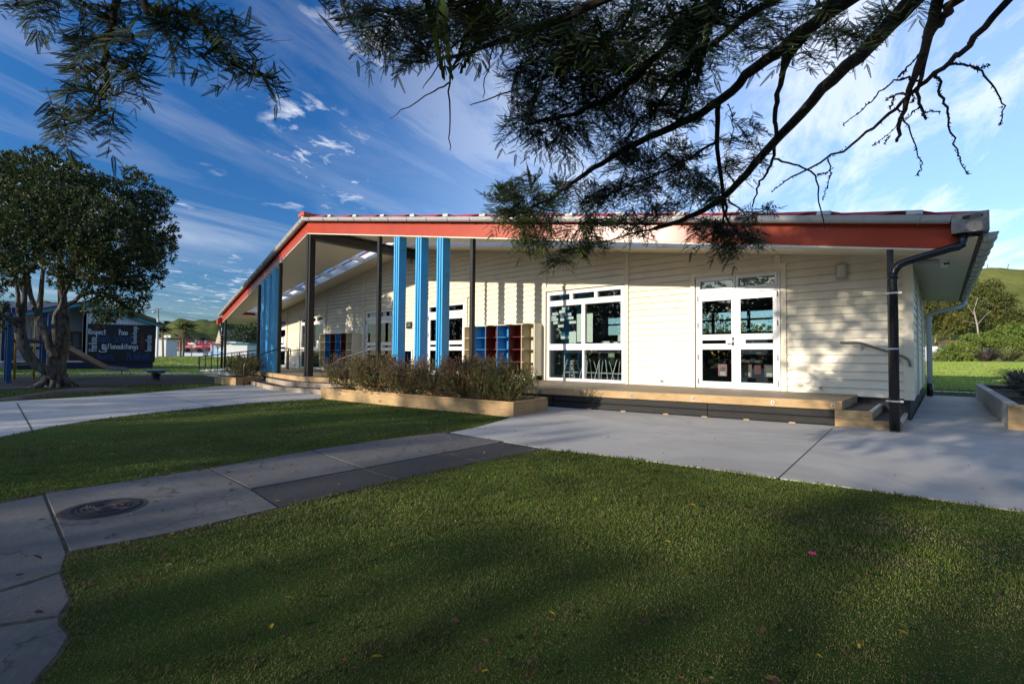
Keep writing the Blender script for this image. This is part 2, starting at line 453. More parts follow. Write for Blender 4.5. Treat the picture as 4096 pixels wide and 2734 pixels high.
# --- soffit: ribbed panels in front, skylight band, strip at the wall
YS1, YS2 = 10.75, 11.55
SOF = None
def sofpanel(mb, x0, x1, ya, yb, th=.02, n=1):
    for i in range(n):
        a = x0+(x1-x0)*i/n; b = x0+(x1-x0)*(i+1)/n
        A0 = ya(a) if callable(ya) else ya; A1 = ya(b) if callable(ya) else ya
        mb.hexa([(a,A0,zs(a)),(b,A1,zs(b)),(b,yb,zs(b)),(a,yb,zs(a))], [(a,A0,zs(a)+th),(b,A1,zs(b)+th),(b,yb,zs(b)+th),(a,yb,zs(a)+th)])
m, nt, b_, o_ = newmat('ribbed_soffit')
wv = nt.nodes.new('ShaderNodeTexWave'); wv.wave_type = 'BANDS'; wv.bands_direction = 'Y'; wv.inputs['Scale'].default_value = 3.2
nt.links.new(coords(nt), wv.inputs['Vector'])
nt.links.new(mix(nt, math_(nt,'MULTIPLY',noise(nt, coords(nt), 1.5),.3), (.70,.65,.52), (.62,.57,.45)), b_.inputs['Base Color']); b_.inputs['Roughness'].default_value = .45
bump(nt, b_, ramp(nt, wv.outputs['Fac'], [(.0,(0,0,0)),(.12,(1,1,1))]), .5, .02); SOF = m
so = MB()
XE1 = FR[0]-(FR[1]-YS1)*0
sofpanel(so, XRIDGE, 0.18, lambda x: fy(x)+.05, YS1, n=6); sofpanel(so, FL[0]+.1, XRIDGE, lambda x: fy(x)+.05, YS1, n=6)
so.build('soffit', SOF, bld)
so = MB(); sofpanel(so, XRIDGE, EAVE-.04, YS2, WY+.02); sofpanel(so, EAVEL+.04, XRIDGE, YS2, WY+.02)
sofpanel(so, -.95, EAVE-.04, YS1, YS2); sofpanel(so, EAVEL+.04, -30.4, YS1, YS2)
sofpanel(so, .18, EAVE-.04, 10.42, YS1); sofpanel(so, EAVEL+.04, FL[0]+.1, 10.3, YS1)
sofpanel(so, XR, EAVE-.04, WY+.02, BACK+.1); sofpanel(so, EAVEL+.04, XL, WY+.02, BACK+.1)
so.build('soffit', CREAM2, bld)
sk = empty('skylight', (0,0,0)); sk.parent = bld; sk.location = (0,0,0); OFF[sk.name] = off(bld)
wl = MB()
def skbox(mb, y0, y1):
    for a, b in ((XRIDGE, -.95), (-30.4, XRIDGE)):
        mb.hexa([(a,y0,zs(a)+.004),(b,y0,zs(b)+.004),(b,y1,zs(b)+.004),(a,y1,zs(a)+.004)], [(a,y0,zs(a)+.34),(b,y0,zs(b)+.34),(b,y1,zs(b)+.34),(a,y1,zs(a)+.34)])
skbox(wl, YS1-.03, YS1-.001); skbox(wl, YS2+.001, YS2+.03)
wl.build('upstand', WHITE, sk)
xx = -29.8
while xx < -1.2:
    if abs(xx-XRIDGE) > .35:
        r_ = MB(); r_.hexa([(xx-.03,YS1,zs(xx)+.05),(xx+.03,YS1,zs(xx)+.05),(xx+.03,YS2,zs(xx)+.05),(xx-.03,YS2,zs(xx)+.05)], [(xx-.03,YS1,zs(xx)+.24),(xx+.03,YS1,zs(xx)+.24),(xx+.03,YS2,zs(xx)+.24),(xx-.03,YS2,zs(xx)+.24)])
        r_.build('rafter', WHITE, sk)
    xx += 1.37
# the roof is open over the skylight: cut it and glaze it with clear sheet
bm = bmesh.new(); bm.from_mesh(roof.data)
o3 = off(bld)
for y_ in (YS1, YS2):
    bmesh.ops.bisect_plane(bm, geom=bm.verts[:]+bm.edges[:]+bm.faces[:], plane_co=(0, y_-o3[1], 0), plane_no=(0,1,0))
for x_ in (-.95, -30.4):
    bmesh.ops.bisect_plane(bm, geom=bm.verts[:]+bm.edges[:]+bm.faces[:], plane_co=(x_-o3[0], 0, 0), plane_no=(1,0,0))
dead = [f for f in bm.faces if YS1 < f.calc_center_median().y+o3[1] < YS2 and -30.4 < f.calc_center_median().x+o3[0] < -.95]
bmesh.ops.delete(bm, geom=dead, context='FACES'); bm.to_mesh(roof.data); bm.free()
gs = MB()
for a, b in ((XRIDGE+.25, -.95), (-30.4, XRIDGE-.25)):
    gs.poly([(a,YS1,zf(a)+ZR+.05),(b,YS1,zf(b)+ZR+.05),(b,YS2,zf(b)+ZR+.05),(a,YS2,zf(a)+ZR+.05)])
gs.build('clear_sheet', glassmat('clear_roof_sheet', (.90,.94,.98), .15), sk)
# --- ridge beam and posts
rb = MB(); rb.box(XRIDGE-.16, XRIDGE+.16, 7.95, WY-.03, 5.20, 5.46); rb.build('ridge_beam', M('charcoal_beam', (.055,.053,.05), .45, .1, 2), bld)
MB().box(XRIDGE-.05, XRIDGE+.30, 7.95, WY-.03, 5.465, 5.50).build('beam_cap', BLACK, bld)
tp = MB(); tp.box(-16.44, -16.33, 7.87, 8.09, ZD, 5.40); tp.box(-16.31, -16.20, 7.89, 8.09, ZD, 5.40); tp.box(-16.331, -16.309, 7.95, 8.06, ZD, 5.40)
tp.build('post', BLACK, bld, bevel=.006)
def post(x, w=.10, d=.12, z0=ZD):
    p = MB(); p.box(x-w/2, x+w/2, fy(x)+.02, fy(x)+.02+d, z0, zf(x)-.002); return p.build('post', BLACK, bld, bevel=.004)
for x in (-12.88, -9.34, -19.84, -23.22): post(x)
post(-.60, .09, .09, 0); post(-31.0, .10, .10, 0)
BOLT = M('galvanised_bolt', (.35,.34,.32), .45, .2, 30, metal=.8)
for x in (-12.09, -11.22, -10.42, -20.60, -21.50, -22.42):
    f_ = MB(); yb = fy(x)+.01
    for k in range(3): f_.box(x-.125+k*.100, x-.068+k*.100, yb, yb+.27, ZD+.02, zf(x)-.035)
    fo = f_.build('blue_fin', BLUE, bld, bevel=.004)
    f_ = MB()
    for zz in np.arange(ZD+.4, zf(x)-.2, .85): f_.box(x-.055, x-.04, yb+.10, yb+.17, zz, zz+.1)
    for zz in np.arange(ZD+.55, zf(x)-.1, .83):
        bo = MB(); bo.box(x+.133, x+.139, yb+.145, yb+.195, zz-.025, zz+.025); bo.ball((x+.14, yb+.17, zz), .014, 8, 5)
        bo.build('bolt', BOLT, fo)
# --- windows and doors
def frame_rect(mb, x0, x1, z0, z1, t, y0=None, y1=None):
    y0 = WY+.012 if y0 is None else y0; y1 = WY+.07 if y1 is None else y1
    mb.box(x0, x0+t, y0, y1, z0, z1); mb.box(x1-t, x1, y0, y1, z0, z1)
    mb.box(x0+t, x1-t, y0, y1, z0, z0+t); mb.box(x0+t, x1-t, y0, y1, z1-t, z1)
def pane(x0, x1, z0, z1, par, mat=None, y=None):
    y = WY+.04 if y is None else y
    p = MB(); p.box(x0, x1, y, y+.006, z0, z1); return p.build('pane', mat or GLASS, par)
def window(x0, x1, key, cols_top, cols, zt, tr=True):
    r = empty('window', (0,0,0)); r.parent = bld; r.location = (0,0,0); OFF[r.name] = off(bld)
    fr = MB(); frame_rect(fr, x0, x1, ZD+.003, 3.24, .05, WY-.03, WY+.09)
    fr.box(x0+.05, x1-.05, WY-.028, WY+.09, 2.84, 2.90); fr.box(x0+.05, x1-.05, WY-.028, WY+.09, 1.44, 1.54)
    n = cols_top; w = (x1-x0-.1)/n
    for i in range(n):
        a = x0+.05+w*i; frame_rect(fr, a+.004, a+w-.004, 2.904, 3.186, .05, WY-.036, WY+.06)
    n = cols; w = (x1-x0-.1)/n
    for i in range(n):
        a = x0+.05+w*i; frame_rect(fr, a+.004, a+w-.004, 1.544, 2.836, .052, WY-.036, WY+.06)
        frame_rect(fr, a+.004, a+w-.004, ZD+.056, 1.436, .03, WY-.022, WY+.06)
    fr.build('frame', WHITE, r, bevel=.003)
    w = (x1-x0-.1)/cols_top
    for i in range(cols_top): a = x0+.05+w*i; pane(a+.05, a+w-.05, 2.95, 3.14, r)
    w = (x1-x0-.1)/cols
    for i in range(cols):
        a = x0+.05+w*i; pane(a+.05, a+w-.05, 1.59, 2.79, r); pane(a+.03, a+w-.03, ZD+.08, 1.41, r)
    return r
w4o = window(-9.39, -6.66, 'w4', 3, 2, 0); window(-26.3, -23.64, 'w2', 3, 2, 0)
def double_door(x0, x1, handle=True, transom_panel=False):
    r = empty('double_door', (0,0,0)); r.parent = bld; r.location = (0,0,0); OFF[r.name] = off(bld)
    fr = MB(); frame_rect(fr, x0, x1, ZD+.003, 3.22, .045, WY-.03, WY+.09); fr.box(x0+.045, x1-.045, WY-.029, WY+.09, 2.775, 2.86)
    xm = (x0+x1)/2
    for a, b in ((x0+.045, xm), (xm, x1-.045)): frame_rect(fr, a+.004, b-.004, 2.865, 3.175, .055, WY-.036, WY+.06)
    fr.build('frame', WHITE, r, bevel=.003)
    for a, b in ((x0+.045, xm), (xm, x1-.045)): pane(a+.05, b-.05, 2.92, 3.125, r)
    for k, (a, b) in enumerate(((x0+.05, xm-.003), (xm+.003, x1-.05))):
        lf = MB(); y0, y1 = WY-.018, WY+.03; sgn = 1 if k == 0 else -1
        L, Rr = a+.10, b-.10
        hL, hR = (L, Rr-.13) if k == 0 else (L+.11, Rr)
        lf.box(a, L, y0, y1, .475, 2.765); lf.box(Rr, b, y0, y1, .475, 2.765)
        for z0, z1 in ((.475,.62), (1.41,1.55), (1.64,1.78), (2.62,2.765)): lf.box(L, Rr, y0, y1, z0, z1)
        if k == 0: lf.box(hR, Rr, y0, y1, 1.55, 1.64)
        else: lf.box(L, hL, y0, y1, 1.55, 1.64)
        leaf = lf.build('leaf', WHITE, r, bevel=.003)
        pane(L, Rr, .62, 1.41, leaf, y=WY+.004); pane(hL, hR, 1.55, 1.64, leaf, y=WY+.004); pane(L, Rr, 1.78, 2.62, leaf, y=WY+.004)
        hx = a if k == 0 else b
        for zz in (.55, 1.15, 1.95, 2.62):
            MB().box(hx-.012, hx+.012, WY-.034, WY-.019, zz, zz+.13).build('hinge', BLACK, leaf)
        bo = MB(); bx = (b-.07) if k == 0 else (a+.02); bo.box(bx, bx+.05, WY-.026, WY-.0181, .52, .58); bo.tube([(bx+.005,WY-.03,.55),(bx+.045,WY-.03,.55)], .008, 6); bo.build('bolt_plate', STEELB, leaf)
        if handle and k == 0:
            h = MB(); h.box(b-.085, b-.04, WY-.028, WY-.0181, 1.50, 1.70); h.tube([(b-.062,WY-.028,1.56),(b-.062,WY-.075,1.56),(b-.08,WY-.082,1.555),(b-.19,WY-.08,1.545)], .012, 8); h.build('handle', STEELB, leaf, smooth=True)
    return r
d5 = double_door(-4.64, -2.72); double_door(-15.37, -13.19); double_door(-19.86, -17.66)
d1 = double_door(-29.92, -28.05)
lw = empty('low_window', (0,0,0)); lw.parent = bld; lw.location = (0,0,0); OFF[lw.name] = off(bld)
fr = MB(); frame_rect(fr, -17.50, -16.34, ZD, 1.46, .07, WY-.03, WY+.09); fr.build('frame', WHITE, lw, bevel=.003); pane(-17.43, -16.41, ZD+.07, 1.39, lw)
# pale panels added behind the right door transom in place of a sky reflection
for x0, x1 in ((-4.56,-3.70), (-3.66,-2.78)): MB().box(x0, x1, WY+.050, WY+.053, 2.915, 3.13).build('transom_panel', M('pale_transom_panel', (.74,.71,.62), .8), d5)
# downpipes
dp = MB(); px_, py_ = -.56, 10.19
dp.tube([(.30,10.33,3.17),(.30,10.33,3.06),(.285,10.31,3.0),(.24,10.28,2.965),(.16,10.25,2.95),(-.38,10.21,2.80),(-.47,10.2,2.76),(-.53,py_,2.69),(px_,py_,2.58),(px_,py_,.02)], [.062,.062,.062,.062,.06,.06,.062,.064,.066,.068], 20)
dp.lathe((px_,py_,.0), [(.073,0),(.073,.035),(.068,.04)], 20); dp.lathe((px_,py_,2.52), [(.071,0),(.071,.10)], 20)
dpo = dp.build('downpipe', BLACKPVC, bld, smooth=True)
for zz in (.50, 1.36, 2.28):
    c_ = MB(); c_.lathe((px_,py_,zz), [(.0705,0),(.0705,.025)], 20); c_.box(px_-.115, px_-.068, py_-.012, py_+.004, zz-.004, zz+.03); c_.box(px_+.068, px_+.115, py_-.012, py_+.004, zz-.004, zz+.03)
    c_.build('pipe_clip', M('galvanised_clip', (.62,.62,.60), .4, .1, 20), dpo)
WP = G(3722, 1590)
dq = MB(); wx_, wy_ = -.24, 20.9
dq.tube([(EAVE+.1,wy_+.2,zf(EAVE)+.18),(EAVE+.1,wy_+.2,zf(EAVE)+.06),(EAVE+.02,wy_+.15,zf(EAVE)-.02),(wx_+.12,wy_,2.72),(wx_+.02,wy_,2.66),(wx_,wy_,2.55),(wx_,wy_,.42)], .075, 14)
dqo = dq.build('downpipe', WHITEPVC, bld, smooth=True)
MB().tube([(wx_,wy_,.42),(wx_,wy_,0)], .08, 14).build('pipe_shoe', BLACKPVC, dqo, smooth=True)
dl = MB(); dl.tube([(-31.75,10.15,3.0),(-31.75,10.15,2.95),(-31.35,10.12,2.78),(-31.3,10.12,2.65),(-31.3,10.12,0)], .06, 12); dlo = dl.build('downpipe', BLACKPVC, bld, smooth=True)
for zz in (.35, 1.35, 2.3): MB().lathe((-31.3,10.12,zz), [(.068,0),(.068,.03)], 12).build('pipe_clip', STEELB, dlo)
MB().box(-32.05, -31.75, 10.02, 10.3, 2.95, 3.3).build('gutter_end', RED, bld)

# --- small fixtures on the wall: things of their own
LENS = M('light_lens', (.62,.60,.52), .3, .05, 5); LBODY = M('light_body', (.40,.40,.37), .4, .05, 5)
def wall_light(x, z, lab):
    r = empty('wall_light', (x, WY-.022, z), lab, 'wall light', 'wall lights on the weatherboards')
    b = MB(); b.box(x-.10, x+.10, WY-.12, WY-.023, z-.16, z+.16); b.build('housing', LBODY, r, bevel=.02)
    pts = []
    l = MB()
    for j in range(7):
        th = math.pi*j/6; pts.append((x-.075*math.cos(th), WY-.121-.045*math.sin(th)))
    l.slab(pts, z-.12, z+.13); l.build('lens', LENS, r)
wall_light(-1.53, 3.05, 'grey bulkhead light high on the wall right of the double doors'); wall_light(-16.55, 5.2, 'small grey bulkhead light high under the ridge beam')
for x, z, lab in ((-1.95, .58, 'small door stop plate low on the wall right of the double doors'), (-5.55, .58, 'small door stop plate low on the wall left of the double doors'), (-26.9,.62,'small door stop plate low on the wall beside the far end door')):
    r = empty('door_stop', (x, WY-.025, z), lab, 'door stop'); MB().box(x-.03, x+.03, WY-.066, WY-.022, z-.04, z+.04).build('plate', STEELB, r)
    MB().tube([(x,WY-.06,z),(x,WY-.105,z-.004)], .017, 10).build('buffer', M('brown_rubber', (.10,.045,.03), .7), r)
r = empty('wall_plaque', (-16.55, WY-.02, 2.45), 'black plaque with fine white lines of text beside the blue fins', 'plaque')
MB().box(-16.72, -16.36, WY-.072, WY-.02, 2.32, 2.60).build('plate', BLACK, r)
tx_ = MB()
for k, w in ((0,.12),(1,.06),(2,.13)): tx_.box(-16.54-w, -16.54+w, WY-.074, WY-.0721, 2.52-.05*k, 2.53-.05*k)
tx_.build('lettering', M('engraved_white', (.5,.5,.5), .6), r)
r = empty('security_camera', (.05, 12.9, zs(.05)), 'white dome security camera under the right hand eave', 'camera')
zc = zs(.05)
MB().lathe((.10,12.8,zc-.05), [(.10,.05),(.10,.02),(.07,.0)], 18).build('mount', WHITE, r, smooth=True)
MB().ball((.10,12.8,zc-.07), .085, 14, 8).build('dome', WHITE, r, smooth=True)
MB().box(-.30, .02, 12.72, 12.9, zc-.05, zc-.001).build('junction_box', GUTTER, r)
q = MB(); q.ball((.115,12.722,zc-.085), .022, 8, 6); q.ball((.155,12.74,zc-.085), .022, 8, 6); q.build('lens', BLACK, r)
# ================================================================== GROUND, PATHS, LAWN
def vnoise(x, y, s, seed=0):
    x = np.asarray(x)*s+seed*17.3; y = np.asarray(y)*s+seed*9.1
    xi = np.floor(x).astype(np.int64); yi = np.floor(y).astype(np.int64); fx_ = x-xi; fy_ = y-yi
    def h(a, b):
        n = (a*374761393+b*668265263+seed*1442695) & 0x7fffffff
        n = ((n ^ (n >> 13))*1274126177) & 0x7fffffff
        return ((n ^ (n >> 16)) & 0xffff)/65535.0
    u = fx_*fx_*(3-2*fx_); v = fy_*fy_*(3-2*fy_)
    return (h(xi,yi)*(1-u)+h(xi+1,yi)*u)*(1-v)+(h(xi,yi+1)*(1-u)+h(xi+1,yi+1)*u)*v
def fbm(x, y, s, seed=0, o=4):
    t = 0; a = .5; n = 0
    for k in range(o): t = t+a*vnoise(x, y, s*2**k, seed+k*5); n += a; a *= .55
    return t/n
def sstep(a, b, x): t = np.clip((np.asarray(x, float)-a)/(b-a), 0, 1); return t*t*(3-2*t)
def inpoly(x, y, poly):
    c = np.zeros(len(x), bool); n = len(poly); j = n-1
    for i in range(n):
        xi, yi = poly[i][0], poly[i][1]; xj, yj = poly[j][0], poly[j][1]
        m_ = ((yi > y) != (yj > y)) & (x < (xj-xi)*(y-yi)/(yj-yi+1e-12)+xi); c ^= m_; j = i
    return c
def P2(*pts): return [G(a, b)[:2] for a, b in pts]
def hgt(x, y): return .9*sstep(24, 75, y)*sstep(-30, 5, x)+.5*sstep(80, 118, np.hypot(x, y))*sstep(20, 45, -np.asarray(x))

# one ground sheet, polar grid round the camera, out to the horizon
rad = np.concatenate([np.linspace(.0, 30, 61), 30*1.045**np.arange(1, 112)]); na = 240
vs = []; 
for r in rad:
    th = np.linspace(0, 2*np.pi, na, endpoint=False); x = r*np.cos(th); y = r*np.sin(th)
    vs.append(np.stack([x, y, hgt(x, y)], 1))
vs = np.concatenate(vs); i, j = np.meshgrid(np.arange(len(rad)-1), np.arange(na), indexing='ij'); j2 = (j+1) % na
fs = np.stack([i*na+j, (i+1)*na+j, (i+1)*na+j2, i*na+j2], -1).reshape(-1, 4)
m, nt, b, out = newmat('lawn_ground')
v = coords(nt)
n1 = noise(nt, v, .55, 5, .6); n2 = noise(nt, v, 14, 5, .7); n3 = noise(nt, coords(nt, (1,.35,1)), .12, 3, .5)
c = ramp(nt, n1, [(.30, (.040,.075,.012)), (.50, (.055,.100,.016)), (.68, (.095,.115,.030))])
c = mix(nt, math_(nt, 'MULTIPLY', n2, .8), c, (.030,.050,.010))
c = mix(nt, math_(nt, 'MULTIPLY', ramp(nt, n3, [(.4,(0,0,0)),(.6,(1,1,1))]), .5), c, (.085,.135,.020))
nt.links.new(c, b.inputs['Base Color']); b.inputs['Roughness'].default_value = .95; b.inputs['Specular IOR Level'].default_value = .1
bump(nt, b, noise(nt, v, 55, 4, .7), .9, .03)
tag(mesh_np('ground', vs, fs, m, smooth=True), kind='structure')

# --- new concrete
m, nt, b, out = newmat('broomed_concrete')
v = coords(nt); f1_ = noise(nt, v, .8, 5, .6); f2_ = noise(nt, coords(nt, (1,9,1)), 9, 4, .6); f3_ = noise(nt, v, 40, 3)
c = ramp(nt, f1_, [(.28, (.40,.385,.345)), (.72, (.60,.575,.515))])
st_ = noise(nt, coords(nt, (1,1.6,1)), .45, 7, .72, .8); c = mix(nt, math_(nt, 'MULTIPLY', ramp(nt, st_, [(.49,(0,0,0)),(.60,(1,1,1))]), .55), c, (.30,.285,.255))
fs_ = noise(nt, v, 16, 5, .75); c = mix(nt, math_(nt, 'MULTIPLY', ramp(nt, fs_, [(.56,(0,0,0)),(.70,(1,1,1))]), .30), c, (.33,.32,.30))
c = mix(nt, math_(nt, 'MULTIPLY', f2_, .45), c, (.47,.455,.415)); c = mix(nt, math_(nt, 'MULTIPLY', f3_, .25), c, (.44,.42,.385))
spot = nt.nodes.new('ShaderNodeTexVoronoi'); spot.inputs['Scale'].default_value = 2.3; nt.links.new(v, spot.inputs['Vector'])
c = mix(nt, math_(nt, 'MULTIPLY', ramp(nt, spot.outputs['Distance'], [(.02,(1,1,1)),(.06,(0,0,0))]), .3), c, (.2,.19,.17))
nt.links.new(c, b.inputs['Base Color']); b.inputs['Roughness'].default_value = .8
bump(nt, b, f2_, .25, .006); CONC = m
conc_r = P2((2052,1668),(2010,1682),(1890,1715),(1785,1735),(1960,1760),(2180,1797),(2350,1815),(2500,1833),(2800,1872),(3110,1915),(3350,1946),(3600,1980),(3850,2015),(4150,2058)) + [np.array([6.,3.5]), np.array([6.,11.93]), np.array([.88,11.93]), np.array([.86,21.4]), np.array([-.36,21.4]), np.array([-.42,12.3]), np.array([-.8,12.6]), np.array([-9.5,12.6]), np.array([-8.0,9.35]), np.array([-6.55,8.73])]
conc_l = P2((1278,1597),(1150,1603),(1000,1612),(842,1628),(640,1648),(392,1678),(200,1708),(60,1736),(0,1748),(-150,1775),(-500,1850),(-900,1700),(-300,1622),(0,1608),(300,1591),(600,1571),(862,1546),(945,1541)) + [np.array([-20.3,8.5]), np.array([-13.2,8.2]), np.array([-12.95,6.75])]
cp = MB(); cp.slab(conc_r, -.05, .014); cpo = tag(cp.build('concrete_path', CONC), kind='structure')
cp = MB(); cp.slab(conc_l, -.05, .014); cpl = tag(cp.build('concrete_path', CONC), kind='structure')
JOINT = M('dark_joint', (.05,.045,.04), .9, .3, 10)  # dark strips that mark the joints in the concrete
def joint(a, b, par, w=.012, z=.0145):
    p = G(*a, .014); q = G(*b, .014); mb = MB(); mb.bar((p[0],p[1],z), (q[0],q[1],z), w, .004); mb.build('joint', JOINT, par)
joint((3110,1915), (3330,1712), cpo); joint((130,1722), (68,1611), cpl, .02); joint((860,1626), (600,1572), cpl, .014)
joint((3655,1687), (4028,1718), cpo, .010)
# narrow far path strips
SP = MB(); SP.slab(P2((0,1488.5),(200,1489.5),(500,1487.5),(800,1489),(905,1506),(905,1512),(790,1496),(500,1494.5),(200,1496.5),(0,1495.5),(-300,1497),(-300,1489)), -.05, .012); tag(SP.build('far_path', CONC), kind='structure')
SP = MB(); SP.slab(P2((612,1444.5),(690,1447),(760,1458),(860,1464.5),(960,1466),(960,1468),(860,1468),(740,1459),(690,1452.5),(612,1447)), -.05, .012); tag(SP.build('far_path', CONC), kind='structure')
SP = MB(); SP.slab([(-.3,24.2),(5.5,24.2),(5.5,24.9),(-.3,24.9)], -.05, .012); tag(SP.build('far_path', CONC), kind='structure')
SP = MB(); SP.slab(P2((3650,1590),(3760,1590),(3760,1599),(3650,1599)), -.06, .004)

# --- old footpath slabs
m, nt, b, out = newmat('old_concrete'); v = coords(nt)
f1_ = noise(nt, v, 1.3, 6, .65); f2_ = noise(nt, v, 90, 4, .7); f3_ = noise(nt, coords(nt, (1.5,4,1)), 3.5, 5, .7)
c = ramp(nt, f1_, [(.28, (.10,.097,.092)), (.5, (.165,.16,.15)), (.75, (.235,.226,.21))])
c = mix(nt, math_(nt, 'MULTIPLY', f3_, .5), c, (.105,.102,.10)); c = mix(nt, math_(nt, 'MULTIPLY', f2_, .5), c, (.055,.053,.05))
m1_ = noise(nt, v, 9, 6, .75, .4); m2_ = noise(nt, v, 28, 4, .8); c = mix(nt, math_(nt, 'MULTIPLY', ramp(nt, m1_, [(.46,(0,0,0)),(.68,(1,1,1))]), .55), c, (.085,.083,.080)); c = mix(nt, math_(nt, 'MULTIPLY', ramp(nt, m2_, [(.55,(0,0,0)),(.72,(1,1,1))]), .5), c, (.26,.25,.235))
vc = nt.nodes.new('ShaderNodeTexVoronoi'); vc.feature = 'DISTANCE_TO_EDGE'; vc.inputs['Scale'].default_value = .55; wn = nt.nodes.new('ShaderNodeVectorMath'); wn.operation = 'ADD'; nw = nt.nodes.new('ShaderNodeTexNoise'); nw.inputs['Scale'].default_value = 2.2; nw.inputs['Detail'].default_value = 5; nt.links.new(v, nw.inputs['Vector']); nt.links.new(v, wn.inputs[0]); nt.links.new(nw.outputs['Color'], wn.inputs[1]); nt.links.new(wn.outputs[0], vc.inputs['Vector'])
c = mix(nt, math_(nt, 'MULTIPLY', ramp(nt, vc.outputs['Distance'], [(.0,(1,1,1)),(.006,(0,0,0))]), .75), c, (.03,.028,.024))
nt.links.new(c, b.inputs['Base Color']); b.inputs['Roughness'].default_value = .85; bump(nt, b, math_(nt, 'ADD', f2_, m1_), .6, .008); OLDC = m
m, nt, b, out = newmat('worn_asphalt'); v = coords(nt)
f2_ = noise(nt, v, 120, 4, .8); f1_ = noise(nt, v, 1.5, 5, .6)
c = ramp(nt, f2_, [(.42, (.016,.016,.017)), (.56, (.052,.05,.05)), (.66, (.17,.165,.16))]); c = mix(nt, math_(nt, 'MULTIPLY', f1_, .35), c, (.05,.048,.045))
nt.links.new(c, b.inputs['Base Color']); b.inputs['Roughness'].default_value = .8; bump(nt, b, f2_, .8, .008); ASPH = m
fp = MB(); foot = P2((-400,2085),(0,2012),(176,1978),(832,1877),(1243,1803),(1600,1752),(1790,1730),(2185,1797),(1909,1850),(1586,1922),(1116,2036),(700,2135),(276,2215),(248,2290),(288,2400),(245,2495),(285,2545),(235,2630),(120,2760),(-100,2900),(-900,2900))
fp.slab(foot, -.06, .003); fpo = tag(fp.build('footpath', M('path_joint_soil', (.085,.070,.048), .95, .5, 20)), kind='structure')
def slabp(pts, mat, z=.012, shrink=.007):
    q = np.array(P2(*pts)); c_ = q.mean(0); d = q-c_; L = np.linalg.norm(d, axis=1, keepdims=True)
    q = c_+d*(1-shrink/L); mb = MB(); mb.slab([tuple(x) for x in q], -.04, z); mb.build('slab', mat, fpo, bevel=.004)
slabp([(-380,2085),(0,2014),(172,1981),(268,2216),(244,2290),(120,2330),(0,2365),(-300,2450),(-700,2500)], OLDC, .008)
slabp([(-700,2510),(-300,2460),(0,2372),(130,2335),(242,2293),(284,2400),(240,2464),(0,2500),(-400,2560)], OLDC, .008)
slabp([(-700,2600),(-400,2568),(0,2508),(240,2470),(242,2496),(280,2545),(230,2625),(110,2760),(-100,2900),(-900,2900)], OLDC, .006)
slabp([(180,1978),(832,1878),(1000,1960),(1114,2036),(700,2134),(278,2213)], OLDC, .015)
slabp([(836,1877),(1243,1804),(1448,1876),(1003,1958)], OLDC, .014)
slabp([(1003,1962),(1449,1880),(1584,1921),(1350,1978),(1118,2034)], ASPH, .010)
slabp([(1247,1803),(1600,1752),(1786,1731),(2020,1768),(1785,1812),(1452,1875)], OLDC, .014)
slabp([(1454,1879),(1787,1816),(1907,1849),(1588,1919)], ASPH, .010)
slabp([(1791,1813),(2024,1770),(2183,1797),(1911,1847)], ASPH, .009)
# manhole cover
mhc = G(412, 2032, .015)[:2]
mh = empty('manhole_cover', (*mhc, .015), 'round cast iron manhole cover with raised rings set in the old footpath', 'manhole cover')
IRON = M('cast_iron', (.030,.028,.030), .55, .3, 14, metal=.3, spec=.4); IRONR = M('rusty_iron', (.055,.035,.028), .75, .35, 9)
def ringm(r0, r1, z0, z1, a0=0, a1=2*math.pi, n=48):
    mb = MB()
    for k in range(n):
        t0 = a0+(a1-a0)*k/n; t1 = a0+(a1-a0)*(k+1)/n
        p = [(mhc[0]+r*math.cos(t), mhc[1]+r*math.sin(t)) for r, t in ((r0,t0),(r1,t0),(r1,t1),(r0,t1))]
        mb.hexa([(*q, z0) for q in p], [(*q, z1) for q in p])
    return mb
RM = .235
mb = MB(); mb.lathe((mhc[0], mhc[1], .0), [(RM,0),(RM,.019)], 48); mb.build('cover_plate', IRONR, mh)
ringm(RM+.004, RM+.03, .0, .020).build('rim', IRONR, mh)
for r0, r1, g in ((.185,.23,0),(.15,.168,1),(.115,.133,1),(.08,.097,1)):
    for k in range(2):
        a0 = .75+math.pi*k+(.25 if g else 0); ringm(r0, r1, .019, .026, a0, a0+math.pi-(.5 if g else 0), 28).build('ring', IRON, mh)
mb = MB(); mb.lathe((mhc[0]-.0, mhc[1], .019), [(.04,0),(.04,.006)], 20); mb.build('ring', IRON, mh)
# --- playground bark
m, nt, b, out = newmat('bark_chips'); v = coords(nt); vo = nt.nodes.new('ShaderNodeTexVoronoi'); vo.inputs['Scale'].default_value = 22; nt.links.new(v, vo.inputs['Vector'])
c = ramp(nt, vo.outputs['Color'], [(.2, (.012,.010,.009)), (.6, (.035,.027,.021)), (.9, (.085,.062,.045))])
nt.links.new(c, b.inputs['Base Color']); b.inputs['Roughness'].default_value = .95; bump(nt, b, vo.outputs['Distance'], .7, .03); BARKG = m
SP = MB(); SP.slab(P2((-400,1506),(0,1509),(180,1507),(400,1505),(665,1502),(760,1505),(862,1514),(868,1530),(700,1537),(560,1538),(430,1540),(330,1548),(230,1553),(130,1553),(0,1563),(-400,1590)), -.05, .010); tag(SP.build('playground_bark', BARKG), kind='structure')
m, nt, b, out = newmat('bare_dirt'); v = coords(nt)
nt.links.new(ramp(nt, noise(nt, v, 7, 6, .7), [(.3,(.050,.040,.028)),(.52,(.10,.080,.055)),(.7,(.19,.155,.105))]), b.inputs['Base Color']); b.inputs['Roughness'].default_value = .95; bump(nt, b, noise(nt, v, 30, 5), .6, .03); DIRT = m
